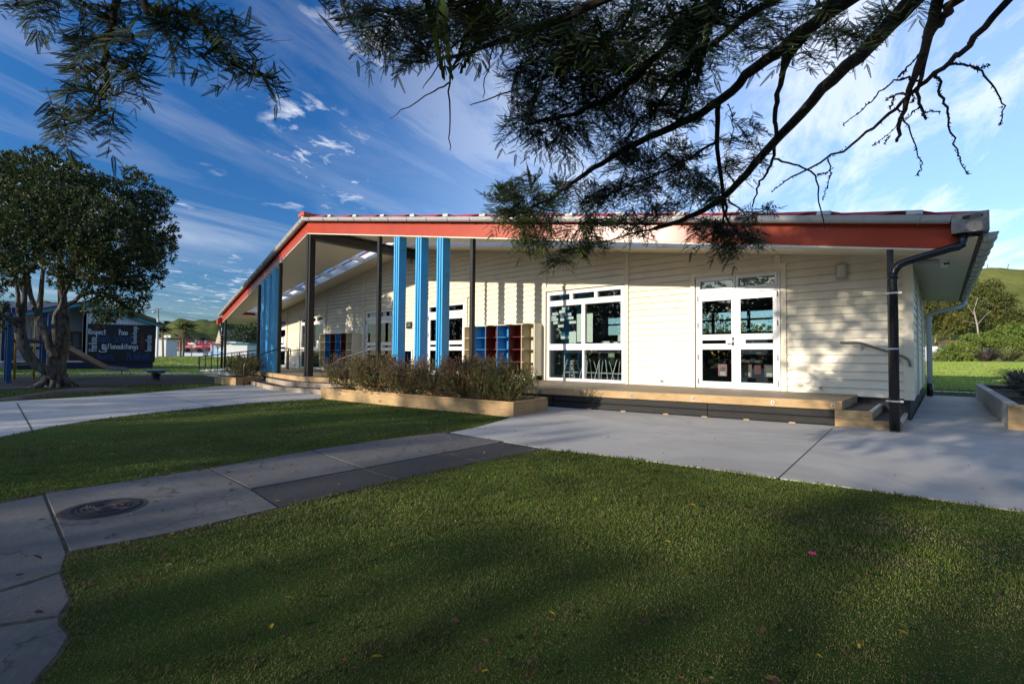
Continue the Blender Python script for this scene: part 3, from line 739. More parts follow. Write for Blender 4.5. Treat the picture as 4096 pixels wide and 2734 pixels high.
def patch(pts, name='bare_ground', zc=.03, n=3):      # low mound of dirt with an uneven edge
    q = np.array(P2(*pts)); c_ = q.mean(0); mb = MB(); k = len(q)
    rings = [(1.0,-.01), (.8,zc*.5), (.45,zc)]
    for s_, z in rings: mb.V += [(c_[0]+(p[0]-c_[0])*s_, c_[1]+(p[1]-c_[1])*s_, z) for p in q]
    mb.V.append((c_[0], c_[1], zc*1.1))
    for a in range(2):
        for j in range(k): mb.F.append((a*k+j, a*k+(j+1)%k, (a+1)*k+(j+1)%k, (a+1)*k+j))
    for j in range(k): mb.F.append((2*k+j, 2*k+(j+1)%k, 3*k))
    tag(mb.build(name, DIRT, smooth=True), kind='structure')
patch([(-60,1602),(60,1588),(170,1570),(300,1556),(420,1552),(520,1553),(600,1558),(480,1566),(330,1575),(200,1586),(60,1602)], zc=.10)

# ================================================================== DECK, STEPS, PLANTERS
def dfy(x): return 9.17+.172*(x+7.62) if x > -16.35 else 9.17+.172*(-16.35+7.62)+.165*(-16.35-x)
dk = empty('timber_deck', (-8, 10.5, 0), 'low timber veranda deck with pine edge beam and black slatted skirt', 'deck')
m, nt, b, out = newmat('deck_boards'); v = coords(nt)
wv = nt.nodes.new('ShaderNodeTexWave'); wv.bands_direction = 'Y'; wv.inputs['Scale'].default_value = 2.25; nt.links.new(v, wv.inputs['Vector'])
f = noise(nt, coords(nt, (.4,4,1)), 6, 5, .65)
c = ramp(nt, f, [(.3, (.20,.145,.085)), (.7, (.40,.30,.18))]); c = mix(nt, ramp(nt, wv.outputs['Fac'], [(.0,(1,1,1)),(.06,(0,0,0))]), c, (.03,.02,.012))
nt.links.new(c, b.inputs['Base Color']); b.inputs['Roughness'].default_value = .6
XD = -1.29
fl = MB(); dpts = [(XD-.05, dfy(XD)+.05), (XD-.05, WY-.03), (-30.8, WY-.03), (-30.8, dfy(-30.8)+.05), (-16.35, dfy(-16.35)+.05)]
fl.slab(dpts, ZD-.03, ZD); fl.build('decking', m, dk)
DBR = (XD-.0, dfy(XD))
def prow_beam(mb, xa, xb, y0, y1, z0, z1):
    mb.hexa([(xa,dfy(xa)+y0,z0),(xb,dfy(xb)+y0,z0),(xb,dfy(xb)+y1,z0),(xa,dfy(xa)+y1,z0)], [(xa,dfy(xa)+y0,z1),(xb,dfy(xb)+y0,z1),(xb,dfy(xb)+y1,z1),(xa,dfy(xa)+y1,z1)])
mb = MB(); prow_beam(mb, -16.35, XD, -.0, .05, ZD-.155, ZD+.003); mb.build('edge_beam', TIMX, dk, bevel=.006)
mb = MB(); prow_beam(mb, -30.8, -16.35, -.0, .05, ZD-.155, ZD+.003); mb.build('edge_beam', TIMX, dk, bevel=.006)
mb = MB(); mb.box(XD-.05, XD, dfy(XD)+.05, WY-.03, ZD-.155, ZD+.004); mb.build('edge_beam', TIMY, dk, bevel=.006)
for x in (-7.2, -6.15, -5.0, -3.75, -2.35, -1.42):
    bo = MB(); y = dfy(x)-.006; bo.box(x-.032, x+.032, y-.004, y+.004, ZD-.115, ZD-.045); bo.ball((x, y-.01, ZD-.08), .016, 8, 5); bo.build('bolt', BOLT, dk)
xs1 = [-13.0, -10.4, -7.9, -5.5, -3.6, XD-.13]
for z0, z1 in ((.035,.148), (.172,.288)):
    for a, b_ in ((-13.0,-6.9), (-6.88,-3.5), (-3.49,XD-.10)):
        mb = MB(); prow_beam(mb, a, b_, .03, .05, z0, z1); mb.build('skirt_board', STAIN, dk, bevel=.003)
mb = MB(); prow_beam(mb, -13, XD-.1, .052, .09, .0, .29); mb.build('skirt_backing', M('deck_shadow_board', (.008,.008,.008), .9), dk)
for x in (-6.0, -5.2, -4.3, -3.55, -2.8, -2.05): 
    mb = MB(); prow_beam(mb, x-.05, x+.05, .025, .055, 0, .034); mb.build('skirt_stud', TIMX, dk)
# right hand side steps
sst = empty('side_steps', (-.9, 11.2, 0), 'two short pine steps with grooved dark treads at the right end of the deck', 'steps')
m, nt, b, out = newmat('grooved_tread'); v = coords(nt); wv = nt.nodes.new('ShaderNodeTexWave'); wv.bands_direction = 'X'; wv.inputs['Scale'].default_value = 9; nt.links.new(v, wv.inputs['Vector'])
nt.links.new(ramp(nt, wv.outputs['Fac'], [(.2,(.02,.017,.015)),(.6,(.085,.07,.06))]), b.inputs['Base Color']); b.inputs['Roughness'].default_value = .8; bump(nt, b, wv.outputs['Fac'], .8, .01); TREAD = m
NOSE = M('aluminium_nosing', (.72,.73,.75), .3, .05, 20, metal=.6)
for k, (x1, z1, x0) in enumerate(((-.87,.304,XD-.11), (-.48,.152,XD-.11))):
    mb = MB(); yb = dfy(x0)+.01; ye = dfy(x1)+.02
    mb.hexa([(x0,yb,z1-.150),(x1-.04,ye,z1-.150),(x1-.04,ye+.05,z1-.150),(x0,yb+.05,z1-.150)], [(x0,yb,z1),(x1-.04,ye,z1),(x1-.04,ye+.05,z1),(x0,yb+.05,z1)]); mb.build('stringer', TIMX, sst, bevel=.004)
    mb = MB(); mb.box(x1-.04, x1, ye, WY-.12, z1-.150, z1); mb.build('riser', TIMY, sst, bevel=.004)
    mb = MB(); mb.slab([(XD-.08,yb+.051),(x1-.041,ye+.051),(x1-.041,WY-.12),(XD-.08,WY-.12)], z1-.03, z1-.003); mb.build('tread', TREAD, sst)
    mb = MB(); mb.box(x1-.05, x1+.004, ye+.01, WY-.13, z1+.001, z1+.008); mb.box(x1+.0, x1+.005, ye+.01, WY-.13, z1-.03, z1+.001); mb.build('nosing', NOSE, sst)
# front entry steps (two levels, prow shaped)
est = empty('entry_steps', (-16.4, 7.4, 0), 'wide angled pine entry steps with dark grit treads below the tall black post', 'steps')
GRIT = M('grit_tread', (.035,.033,.034), .85, .5, 60, bmp=.4, bs=150)
def estep(yt, xl, xr, z0, z1, sl=.19, sr=.125):
    p = [np.array([xl, yt+sl*(-16.45-xl)]), np.array([-16.45, yt]), np.array([xr, yt+sr*(xr+16.45)])]
    q = [p[0]+[0,1.4], p[1]+[0,1.4], p[2]+[0,1.4]]
    for a, b_ in ((0,1),(1,2)):
        r_ = MB(); d = (p[b_]-p[a])/np.linalg.norm(p[b_]-p[a]); nn = np.array([-d[1], d[0]])*.045
        r_.slab([p[a], p[b_], p[b_]+nn, p[a]+nn], z0, z1); r_.build('riser', TIMW, est, bevel=.005)
        n_ = MB(); n2_ = np.array([-d[1], d[0]])*.03; n_.slab([p[a]-n2_*.1, p[b_]-n2_*.1, p[b_]+n2_, p[a]+n2_], z1+.001, z1+.007); n_.build('nosing', NOSE, est)
    r_ = MB(); r_.slab([p[0], p[0]+[.045,0], p[0]+[.045,1.0], p[0]+[0,1.0]], z0, z1-.001); r_.build('riser', TIMW, est)
    t_ = MB(); t_.slab([p[0]+[.05,.047], p[1]+[0,.047], p[2]+[0,.047], q[2], q[1], q[0]+[.05,0]], z1-.03, z1-.002); t_.build('tread', GRIT, est)
estep(6.88, -20.5, -12.2, .0, .152); estep(7.26, -19.4, -12.2, .152, .304)
SOIL = M('planter_soil', (.022,.015,.010), .95, .5, 18, bmp=.8, bs=40)
def planter(poly, h, lab, split=False, zsoil=.06, name='planter_box', capw=.09, rails=2, mats=None):
    q = [np.array(p[:2], float) for p in poly]; c_ = sum(q)/len(q)
    r = empty(name, (*c_, 0), lab, 'planter', 'timber planter boxes by the building')
    k = len(q)
    area = sum(q[i][0]*q[(i+1)%k][1]-q[(i+1)%k][0]*q[i][1] for i in range(k))
    if area < 0: q = q[::-1]
    def inset(d):
        o = []
        for i in range(k):
            a, b_, c2 = q[i-1], q[i], q[(i+1)%k]
            d1 = (b_-a)/np.linalg.norm(b_-a); d2 = (c2-b_)/np.linalg.norm(c2-b_)
            n1_ = np.array([-d1[1], d1[0]]); n2_ = np.array([-d2[1], d2[0]]); nb = n1_+n2_; nb /= np.dot(nb, n1_)
            o.append(b_+nb*d)
        return o
    i0, i1 = inset(0.006), inset(.05); c0, c1 = inset(0), inset(capw)
    for i in range(k):
        j = (i+1) % k; d = q[j]-q[i]; mt = (TIMX if abs(d[0]) > abs(d[1]) else TIMY)
        if mats: mt = mats[i % len(mats)]
        hh = (h-.045)/rails
        for t in range(rails):
            mb = MB(); mb.slab([i0[i], i0[j], i1[j], i1[i]], t*hh+(.002 if t else 0), (t+1)*hh-.002); mb.build('side_board', mt, r, bevel=.004)
        mb = MB(); mb.slab([c0[i], c0[j], c1[j], c1[i]], h-.044, h); mb.build('cap_board', mt, r, bevel=.006)
    mb = MB(); mb.slab(inset(.052), 0, h-zsoil-.05); mb.build('soil', SOIL, r)
    return r
planter([G(1281,1594)[:2]*1.0, G(2054,1669)[:2], np.array([-6.55,8.70]), np.array([-12.75,7.62])], .30, 'long low pine planter box of purple shrubs in front of the blue fins', rails=1)
planter([(-22.3,6.95), (-20.2,7.03), (-20.55,8.1), (-22.6,8.35)], .30, 'small pine planter box with one shrub left of the entry steps', rails=1)
planter([(.87,11.93), (3.6,11.93), (3.6,21.3), (.85,21.3)], .44, 'grey weathered planter box of tufted grass beside the right hand path', rails=2, mats=[TIMX, TIMY, TIMW, timber('grey_sleeper', (.56,.53,.47), (.42,.39,.34), 'y')], capw=.16)
# --- hand rails
PIPE = M('black_rail_paint', (.016,.016,.017), .35, .1, 8)
def smooth_path(pts, it=2):
    P = [np.array(p, float) for p in pts]
    for _ in range(it):
        Q = [P[0]]
        for a, b_ in zip(P[:-1], P[1:]): Q += [a*.75+b_*.25, a*.25+b_*.75]
        Q.append(P[-1]); P = Q
    return P
def hrail(base, x_end, lab):
    base = np.array(base); r = empty('handrail', (*base[:2], 0), lab, 'handrail', 'black handrails at the entry steps')
    e = np.array([x_end, fy(x_end)+.03, 1.42]); top = np.array([base[0], base[1], .80])
    d = (e-top); k = top+d*.12+np.array([0,0,.13]); pts = [base, base*.6+top*.4, top, k, top+d*.35+np.array([0,0,.12]), e-d*.12+np.array([0,0,.03]), e]
    mb = MB(); mb.tube(smooth_path(pts, 3), .024, 10); mb.build('rail', PIPE, r, smooth=True)
    mb = MB(); mb.lathe((base[0],base[1],0), [(.05,0),(.05,.02),(.03,.025)], 12); mb.build('base_flange', PIPE, r)
hrail((*G(974,1540,.014)[:2], .014), -19.84, 'thin black handrail curving up from the small left planter to a black post')
rb_ = G(1317.5,1556,.0); hrail((-14.25, 7.35, 0) if False else (*at(1317.5, 1558, depth(G(1317.5,1572,.0)))[:2], 0.0), -12.88, 'thin black handrail curving up behind the end of the long planter')
r = empty('handrail', (-1, 12.3, 1.3), 'grey wall mounted handrail sloping down beside the black downpipe', 'handrail')
mb = MB(); yr = WY-.11
mb.tube(smooth_path([(-1.57,yr,1.545),(-1.35,yr,1.545),(-1.22,yr,1.54),(-.95,yr,1.42),(-.62,yr,1.30),(-.50,yr,1.24),(-.44,yr,1.17),(-.43,yr,1.06)], 2), .022, 12); mb.build('rail', M('grey_rail_paint', (.16,.16,.165), .35, .05), r, smooth=True)
for x, z in ((-1.20,1.52), (-.60,1.28)):
    mb = MB(); mb.tube([(x,yr,z),(x,yr,z-.09),(x,WY-.03,z-.11)], .010, 8); mb.lathe((x,WY-.03,z-.11), [(.02,-.02)], 4) if False else mb.box(x-.03, x+.03, WY-.034, WY-.024, z-.14, z-.08); mb.build('bracket', STEELB, r)
# ramp with balustrade on the left
rp = empty('access_ramp', (-33, 10, 0), 'concrete access ramp with black balustrade and pale timber kerb', 'ramp')
ra = G(800,1490); rbp = np.array([-24.5, 9.75, ZD-.02])
RMP = MB(); w_ = np.array([0,1.5,0])
RMP.hexa([ra, [rbp[0],rbp[1],0], [rbp[0],rbp[1]+1.5,0], ra+w_], [ra+[0,0,.02], rbp, rbp+w_, ra+w_+[0,0,.02]]); RMP.build('slope', CONC, rp)
kb = MB(); kb.bar(ra+[0,-.03,.13], rbp+[0,-.03,.12], .06, .13); kb.build('kerb', M('pale_kerb', (.66,.60,.50), .7), rp)
mb = MB(); L0 = ra+[0,-.03,1.02]; L1 = rbp+[0,-.03,1.0]; mb.bar(L0, L1, .05, .05); mb.bar(L0+[0,.0,-.17], L1+[0,0,-.17], .03, .03); mb.build('top_rail', PIPE, rp)
for k in range(8):
    p = ra+(rbp-ra)*(k*.115+.01); mb = MB(); mb.box(p[0]-.025, p[0]+.025, p[1]-.085, p[1]-.045, p[2]+.02, p[2]+1.0); mb.build('baluster', PIPE, rp)
mb = MB(); mb.tube(smooth_path([L0, L0+[-.25,0,0], L0+[-.28,0,-.3], L0+[-.28,0,-.48], L0+[-.05,0,-.52], L0+[0,0,-.52]],1), .02, 8); mb.build('rail_return', PIPE, rp)
mb = MB(); hb = L0+w_; he = L1+w_+[1.5,0,.03]; mb.bar(hb, he, .04, .04)
for k in range(6): p = hb+(he-hb)*(k/5); mb.box(p[0]-.02, p[0]+.02, p[1]-.02, p[1]+.02, p[2]-1.0, p[2])
mb.build('inner_rail', PIPE, rp)
# loop rail near the far door
r = empty('loop_rail', (-24.6, 11.2, ZD), 'black looped rail end standing on the deck between the blue fins and tall post', 'rail')
q = onY(1153, 1470, 10.9); xx, yy = q[0], 10.9
mb = MB(); mb.tube(smooth_path([(xx-2.2,yy,1.50),(xx-.1,yy,1.50),(xx+.18,yy,1.50),(xx+.22,yy,1.44),(xx+.22,yy,1.20),(xx+.18,yy,1.13),(xx,yy,1.13)], 2), .024, 8); mb.build('rail', PIPE, r, smooth=True)
mb = MB(); mb.box(xx-.02, xx+.02, yy-.02, yy+.02, ZD, 1.49); mb.build('baluster', PIPE, r)
# --- open cubby shelves
CUBR = M('dark_red_panel', (.16,.022,.02), .45, .1, 4); CUBB = M('blue_panel', (.035,.27,.56), .45, .06, 4); CUBC = M('cream_panel', (.66,.58,.40), .5, .04, 3)
def cubby(x0, x1, z0, z1, lab):
    r = empty('cubby_shelf', ((x0+x1)/2, 12.2, ZD), lab, 'shelf', 'cubby shelves against the wall'); Y0, Y1 = 11.94, WY-.05
    n = 6; w = (x1-x0)/n; cs = [CUBC, CUBB, CUBR, CUBB, CUBR, CUBC]
    for i in range(n):
        a = x0+i*w; b_ = a+w; mt = cs[i]
        mb = MB()
        mb.box(a+.002, a+.020, Y0, Y1, z0, z1-.02); mb.box(b_-.020, b_-.002, Y0, Y1, z0, z1-.02)
        for k in range(4): zz = z0+(z1-z0-.02)*k/4; mb.box(a+.0201, b_-.0201, Y0+.004, Y1, zz, zz+.018)
        mb.box(a+.0201, b_-.22, Y1-.012, Y1, z0+.018, z1-.02)
        mb.build('bay', mt, r)
    mb = MB(); mb.box(x0-.01, x1+.01, Y0-.012, Y1, z1-.02, z1+.004); mb.box(x1+.001, x1+.02, Y0-.01, WY-.03, ZD, z1-.021); mb.box(x0-.02, x0-.001, Y0-.01, WY-.03, z0, z1-.021); mb.build('carcass', CREAM, r)
    mb = MB(); mb.box(x0+.05, x1+.02, Y0+.06, Y1-.02, ZD, z0-.002); mb.build('plinth', CREAM, r)
cubby(-12.76, -9.56, .60, 2.25, 'open cubby shelf of cream, blue and red bays left of the large window')
cubby(-23.28, -20.28, .62, 2.24, 'open cubby shelf of cream, blue and red bays right of the tall black post')

# ================================================================== INSIDE THE BIG WINDOW AND STUCK TO THE GLASS
TBL = M('table_leg_grey', (.55,.56,.55), .4, .05); TOPB = M('blue_table_edge', (.03,.12,.55), .4); SEAT = M('dark_stool_seat', (.02,.02,.022), .5)
r = empty('high_table', (-7.8, 13.3, ZD), 'high classroom table with blue edged top behind the large window', 'table')
mb = MB(); mb.box(-9.25, -6.85, 13.0, 13.9, 1.385, 1.415); mb.build('table_top', TOPB, r)
mb = MB(); mb.box(-9.2, -6.9, 13.03, 13.08, 1.325, 1.384); mb.box(-9.2, -6.9, 13.82, 13.87, 1.325, 1.384); mb.build('apron', TBL, r)
for x in (-9.17, -8.35, -6.95):
    for y in (13.05, 13.84): MB().box(x-.025, x+.025, y-.024, y+.024, ZD, 1.324).build('leg', TBL, r)
mb = MB(); mb.tube([(-9.17,13.05,.70),(-6.95,13.05,.70)], .016, 6); mb.build('foot_bar', TBL, r)
for i, (x, lab) in enumerate(((-8.75,'first stool from the left behind the large window'), (-8.12,'second stool from the left behind the large window'), (-7.58,'third stool from the left behind the large window'), (-7.0,'rightmost stool behind the large window'))):
    r = empty('bar_stool', (x, 12.85, ZD), 'dark seat on grey tube legs, '+lab, 'stool', 'stools at the high table')
    mb = MB(); mb.lathe((x,12.85,1.13), [(.17,0),(.18,.015),(.17,.03)], 14); mb.build('seat', SEAT, r)
    for sx in (-1, 1):
        for sy in (-1, 1): MB().tube(smooth_path([(x+sx*.09,12.85+sy*.09,1.13),(x+sx*.12,12.85+sy*.11,1.05),(x+sx*.24,12.85+sy*.2,ZD)],1), .014, 6).build('leg', TBL, r)
    mb = MB(); mb.tube([(x-.19,12.68,.72),(x+.19,12.68,.72),(x+.19,13.02,.72),(x-.19,13.02,.72),(x-.19,12.68,.72)], .011, 6); mb.build('foot_ring', TBL, r)
r = empty('paper_stack', (-9.2, 13.5, ZD), 'tall pile of coloured books and trays at the left edge of the large window', 'pile')
cc = [(.6,.6,.6),(.7,.7,.68),(.1,.12,.3),(.5,.35,.06),(.05,.2,.12),(.35,.08,.06),(.04,.1,.4),(.6,.6,.58)]
for k in range(14):
    MB().box(-9.32+.02*(k%3), -9.02+.015*((k*7)%4), 13.3, 13.6, ZD+.045*k, ZD+.045*k+.04).build('book', M('book_cover', cc[(k*5)%8], .6), r)
PAPER = M('white_paper', (.80,.80,.77), .7, .02, 4); PCREAM = M('cream_paper', (.78,.77,.68), .7, .02, 4)
def card(x0, x1, z0, z1, lab, mat=PAPER, grp='white cards stuck inside the large window', rot=0, y=None, name='paper_card'):
    y = WY+.052 if y is None else y
    mb = MB(); mb.box(x0, x1, y, y+.002, z0, z1); return tag(mb.build(name, mat), lab, 'paper', grp)
def wz(px, py): q = onY(px, py, WY+.05); return q[0], q[2]
cards = [((462,405),(549,430),'topmost of the cards ringed on the dark pane'),((428,445),(505,470),'second card down at the top of the ring'),((340,475),(415,498),'upper left card of the ring'),((502,478),(580,505),'upper right card of the ring'),((314,518),(391,541),'leftmost card of the ring'),((329,547),(416,569),'left card just above the bottom of the ring'),((440,549),(487,567),'small card in the centre of the ring'),((518,523),(607,550),'right card midway down the ring'),((553,575),(640,606),'lowest right card of the ring'),((353,587),(410,612),'lower left card of the ring'),((413,624),(483,650),'bottom card of the ring'),((449,768),(550,795),'card under the small blue writing')]
for a, b_, lab in cards:
    x0, z1 = wz(2100+a[0]/3.136, 1100+a[1]/3.136); x1, z0 = wz(2100+b_[0]/3.136, 1100+b_[1]/3.136)
    z0 += (wz(2100+a[0]/3.136, 1200)[1]-wz(2100+b_[0]/3.136, 1200)[1])*0
    zc = (z0+z1)/2; card(x0, x1, zc-.043, zc+.043, 'small white card, '+lab)
for a, b_, lab in (((553,708),(640,852),'white sheet low on the left pane of the large window'),((650,487),(720,838),'tall cream sheet left of the window mullion'),((775,482),(848,838),'tall cream sheet right of the window mullion')):
    x0, z1 = wz(2100+a[0]/3.136, 1100+a[1]/3.136); x1, z0 = wz(2100+b_[0]/3.136, 1100+b_[1]/3.136)
    card(x0, x1, z0, z1, lab, PAPER if 'white' in lab else PCREAM, 'large sheets stuck inside the large window', name='paper_sheet')
for (x0,x1,z0,z1,lab,c) in ((-7.15,-6.95,1.60,1.86,'white sheet with green squiggle inside the right pane',(.75,.75,.66)),(-7.72,-7.42,1.59,1.68,'white tray standing behind the right pane',(.75,.75,.72)),(-7.30,-7.0,1.585,1.66,'white open folder lying behind the right pane',(.75,.75,.72))):
    card(x0, x1, z0, z1, lab, M('paper_tone', c, .7), 'papers behind the right pane', y=WY+.5, name='paper_sheet')
for k in range(7):
    x = -7.45+k*.11; card(x, x+.05+.03*(k%2), 2.36+.01*(k%3), 2.44+.02*(k%2), 'small pale tags hanging in a row behind the right pane', M('tag_paper', (.6,.66,.75), .6), 'pale tags hanging behind the right pane', y=WY+2.0, name='paper_tag')
PINK = M('pink_poster', (.50,.16,.20), .6, .15, 12)
def poster(p, q, lab, mat=PINK, grp='posters behind the double doors', y=None, inner=True):
    y = WY+.35 if y is None else y
    a = onY(2740+p[0]/2.85, 1050+p[1]/2.85, y); b_ = onY(2740+q[0]/2.85, 1050+q[1]/2.85, y)
    r = empty('poster', (a[0], y, b_[2]), lab, 'poster', grp); mb = MB(); mb.box(a[0], b_[0], y, y+.003, b_[2], a[2]); mb.build('sheet', mat, r)
    if inner:
        w = b_[0]-a[0]; h = a[2]-b_[2]
        MB().box(a[0]+w*.2, b_[0]-w*.2, y-.002, y-.0005, b_[2]+h*.45, a[2]-h*.22).build('picture', M('poster_picture', (.16,.13,.08), .5, .9, 25), r)
        MB().box(a[0]+w*.22, b_[0]-w*.15, y-.002, y-.0005, b_[2]+h*.06, b_[2]+h*.36).build('text_block', M('poster_text', (.62,.58,.56), .6, .2, 60), r)
poster((378,1155),(478,1293),'pink poster with a dark picture behind the left door'); poster((655,1160),(762,1305),'faded pink poster behind the right door, left of the small red one', M('faded_poster', (.22,.12,.14), .6, .2, 12)); poster((788,1167),(865,1270),'small dark red poster behind the right door', M('red_poster', (.16,.04,.04), .6, .2, 12), inner=False); poster((905,1165),(1012,1308),'dim grey poster at the right edge of the right door', M('dim_poster', (.12,.09,.10), .6, .2, 12))
k = 0
for (a, b_) in (((265,1102),(328,1150)),((317,1086),(384,1104)),((317,1148),(375,1190)),((372,1104),(442,1150)),((437,1094),(492,1112)),((510,1105),(545,1150)),((641,1090),(688,1128)),((740,1082),(805,1110)),((875,1072),(938,1110)),((810,1020),(875,1060)),((940,1022),(1012,1062)),((668,1118),(735,1150)),((800,1120),(860,1150))):
    y = 14.2; p = onY(2740+a[0]/2.85, 1050+a[1]/2.85, y); q = onY(2740+b_[0]/2.85, 1050+b_[1]/2.85, y)
    card(p[0], q[0], q[2], p[2], 'pale green word card on the dark board behind the double doors', M('green_card', (.34,.42,.22) if k < 6 else (.15,.14,.12), .7), 'word cards on the board behind the doors', y=y, name='word_card'); k += 1
r = empty('display_board', (-4, 14.25, ZD), 'dark blue display board with word cards behind the double doors', 'board')
MB().box(-6.2, -1.2, 14.24, 14.30, ZD, 1.78).build('board', M('navy_board', (.012,.018,.045), .7), r); MB().box(-6.2, -1.2, 14.0, 14.23, 1.50, 1.53).build('ledge', WHITE, r)
# far left window: posters and a dark red cupboard
for (a, b_, lab, c) in (((1192,503),(1222,583),'notice with a black figure in the left pane by the tall post',(.72,.72,.66)),((1180,588),(1222,700),'white notice below the figure notice by the tall post',(.76,.76,.72)),((1270,665),(1302,745),'white sheet low in the right pane above the cubby shelf',(.8,.8,.78)),((832,620),(856,695),'white notice in the pane of the far end door',(.75,.75,.75)),((862,608),(886,712),'white sheet beside the notice in the far end door',(.75,.75,.75))):
    p = onY(860+a[0]/3.136, 1150+a[1]/3.136, WY-.01); q = onY(860+b_[0]/3.136, 1150+b_[1]/3.136, WY-.01)
    card(p[0], q[0], q[2], p[2], lab, M('notice_paper', c, .7), 'notices taped on the left windows', y=WY-.004, name='notice')
r = empty('red_cupboard', (-25, 13.2, ZD), 'dark red low cupboard behind the window by the tall post', 'cupboard'); MB().box(-26.2, -24.9, 12.7, 13.2, ZD, 1.42).build('body', M('maroon_panel', (.09,.012,.016), .5), r); MB().box(-26.2, -24.88, 12.68, 13.2, 1.421, 1.45).build('top', CREAM, r)
# ================================================================== HAND PAINTED LETTERS (monoline strokes)
def arc(cx, cy, rx, ry, a0, a1, n=8): return [(cx+rx*math.cos(R_(a0+(a1-a0)*k/n)), cy+ry*math.sin(R_(a0+(a1-a0)*k/n))) for k in range(n+1)]
XH = .6
GL = {
 'a': (.5, [arc(.24,.29,.20,.28,20,380,10), [(.44,.55),(.44,.08),(.50,.0)]]),
 'e': (.48, [[(.05,.28),(.42,.33)]+arc(.24,.32,.19,.27,5,300,10)]),
 'o': (.5, [arc(.25,.3,.21,.29,90,450,12)]),
 'c': (.45, [arc(.25,.3,.20,.29,50,320,9)]),
 'n': (.5, [[(.07,.6),(.07,0)], [(.07,.4)]+arc(.25,.38,.17,.20,160,0,6)+[(.43,0)]]),
 'm': (.75, [[(.07,.6),(.07,0)], [(.07,.4)]+arc(.22,.40,.14,.18,160,0,5)+[(.36,0)], [(.36,.4)]+arc(.52,.40,.15,.18,160,0,5)+[(.67,0)]]),
 'r': (.36, [[(.07,.6),(.07,0)], [(.07,.36)]+arc(.24,.40,.16,.18,150,45,4)]),
 's': (.42, [arc(.22,.44,.14,.14,40,250,6)+arc(.20,.15,.15,.15,80,-160,7)]),
 'p': (.5, [[(.07,.6),(.07,-.38)], arc(.25,.3,.19,.28,150,-150,9)]),
 't': (.40, [[(.2,.95),(.2,.0)], [(.0,.62),(.42,.66)]]),
 'i': (.2, [[(.1,.58),(.1,0)], [(.1,.82),(.11,.86)]]),
 'k': (.46, [[(.07,1),(.07,0)], [(.42,.6),(.09,.27),(.44,.0)]]),
 'l': (.2, [[(.1,1),(.1,0)]]),
 'h': (.5, [[(.07,1),(.07,0)], [(.07,.36)]+arc(.25,.36,.17,.20,160,0,6)+[(.42,0)]]),
 'u': (.5, [[(.07,.6),(.07,.2)]+arc(.24,.2,.17,.19,180,330,5)+[(.42,.6),(.43,0)]]),
 'v': (.44, [[(.03,.58),(.21,0),(.41,.58)]]),
 'g': (.5, [arc(.24,.3,.19,.28,20,380,10), [(.43,.58),(.44,-.15)]+arc(.26,-.15,.18,.20,0,-150,6)]),
 'y': (.46, [[(.05,.6),(.09,.25)]+arc(.24,.22,.15,.18,190,330,4)+[(.40,.6),(.40,-.1)]+arc(.22,-.12,.18,.2,0,-140,5)]),
 'w': (.62, [[(.03,.58),(.16,0),(.31,.45),(.46,0),(.60,.58)]]), 'f': (.36, [[(.36,.9)]+arc(.26,.80,.10,.16,60,180,4)+[(.16,0)], [(.0,.55),(.34,.58)]]),
 'd': (.5, [arc(.24,.3,.19,.28,20,380,10), [(.44,1),(.45,0)]]),
 'b': (.5, [[(.07,1),(.07,0)], arc(.25,.3,.19,.28,160,-160,9)]),
 'R': (.58, [[(.1,.97),(.08,0)], [(.0,.93)]+arc(.22,.72,.26,.25,90,-90,8)+[(.12,.46),(.55,.0)]]),
 'P': (.55, [[(.1,.97),(.08,0)], [(.0,.92)]+arc(.22,.70,.27,.26,95,-95,8)+[(.1,.42)]]),
 'K': (.58, [[(.1,1),(.08,0)], [(.52,.97),(.1,.45),(.55,.0)]]),
 'S': (.58, [arc(.36,.80,.20,.19,40,250,7)+arc(.26,.27,.24,.30,70,-150,8)]),
 'M': (.78, [[(.05,0),(.13,1),(.38,.3),(.64,1),(.73,0)]]),
 'H': (.62, [[(.1,1),(.08,0)], [(.52,1),(.52,0)], [(.0,.50),(.62,.55)]]),
 'C': (.58, [arc(.34,.5,.29,.49,50,315,11)]),
 'W': (.80, [[(.03,1),(.2,0),(.40,.75),(.60,0),(.77,1)]]),
 'I': (.22, [[(.11,1),(.11,0)]]),
 'F': (.5, [[(.1,1),(.08,0)], [(.02,.97),(.5,1)], [(.08,.52),(.42,.55)]]),
 'T': (.55, [[(.27,1),(.26,0)], [(.0,.98),(.55,1)]]), 'Y': (.5, [[(.03,1),(.25,.5),(.48,1)], [(.25,.5),(.24,0)]]), 'G': (.6, [arc(.34,.5,.29,.49,50,330,11)+[(.60,.42),(.4,.42)]]), 'O': (.65, [arc(.32,.5,.29,.48,90,450,14)]), ' ': (.35, []), "'": (.15, [[(.08,1),(.06,.85)]]),
}
def text_strokes(word):
    x = 0; out = []
    for ch in word:
        w, st = GL[ch]
        for s in st: out.append([(x+p[0], p[1]) for p in s])
        x += w+.07
    return x-.07, out
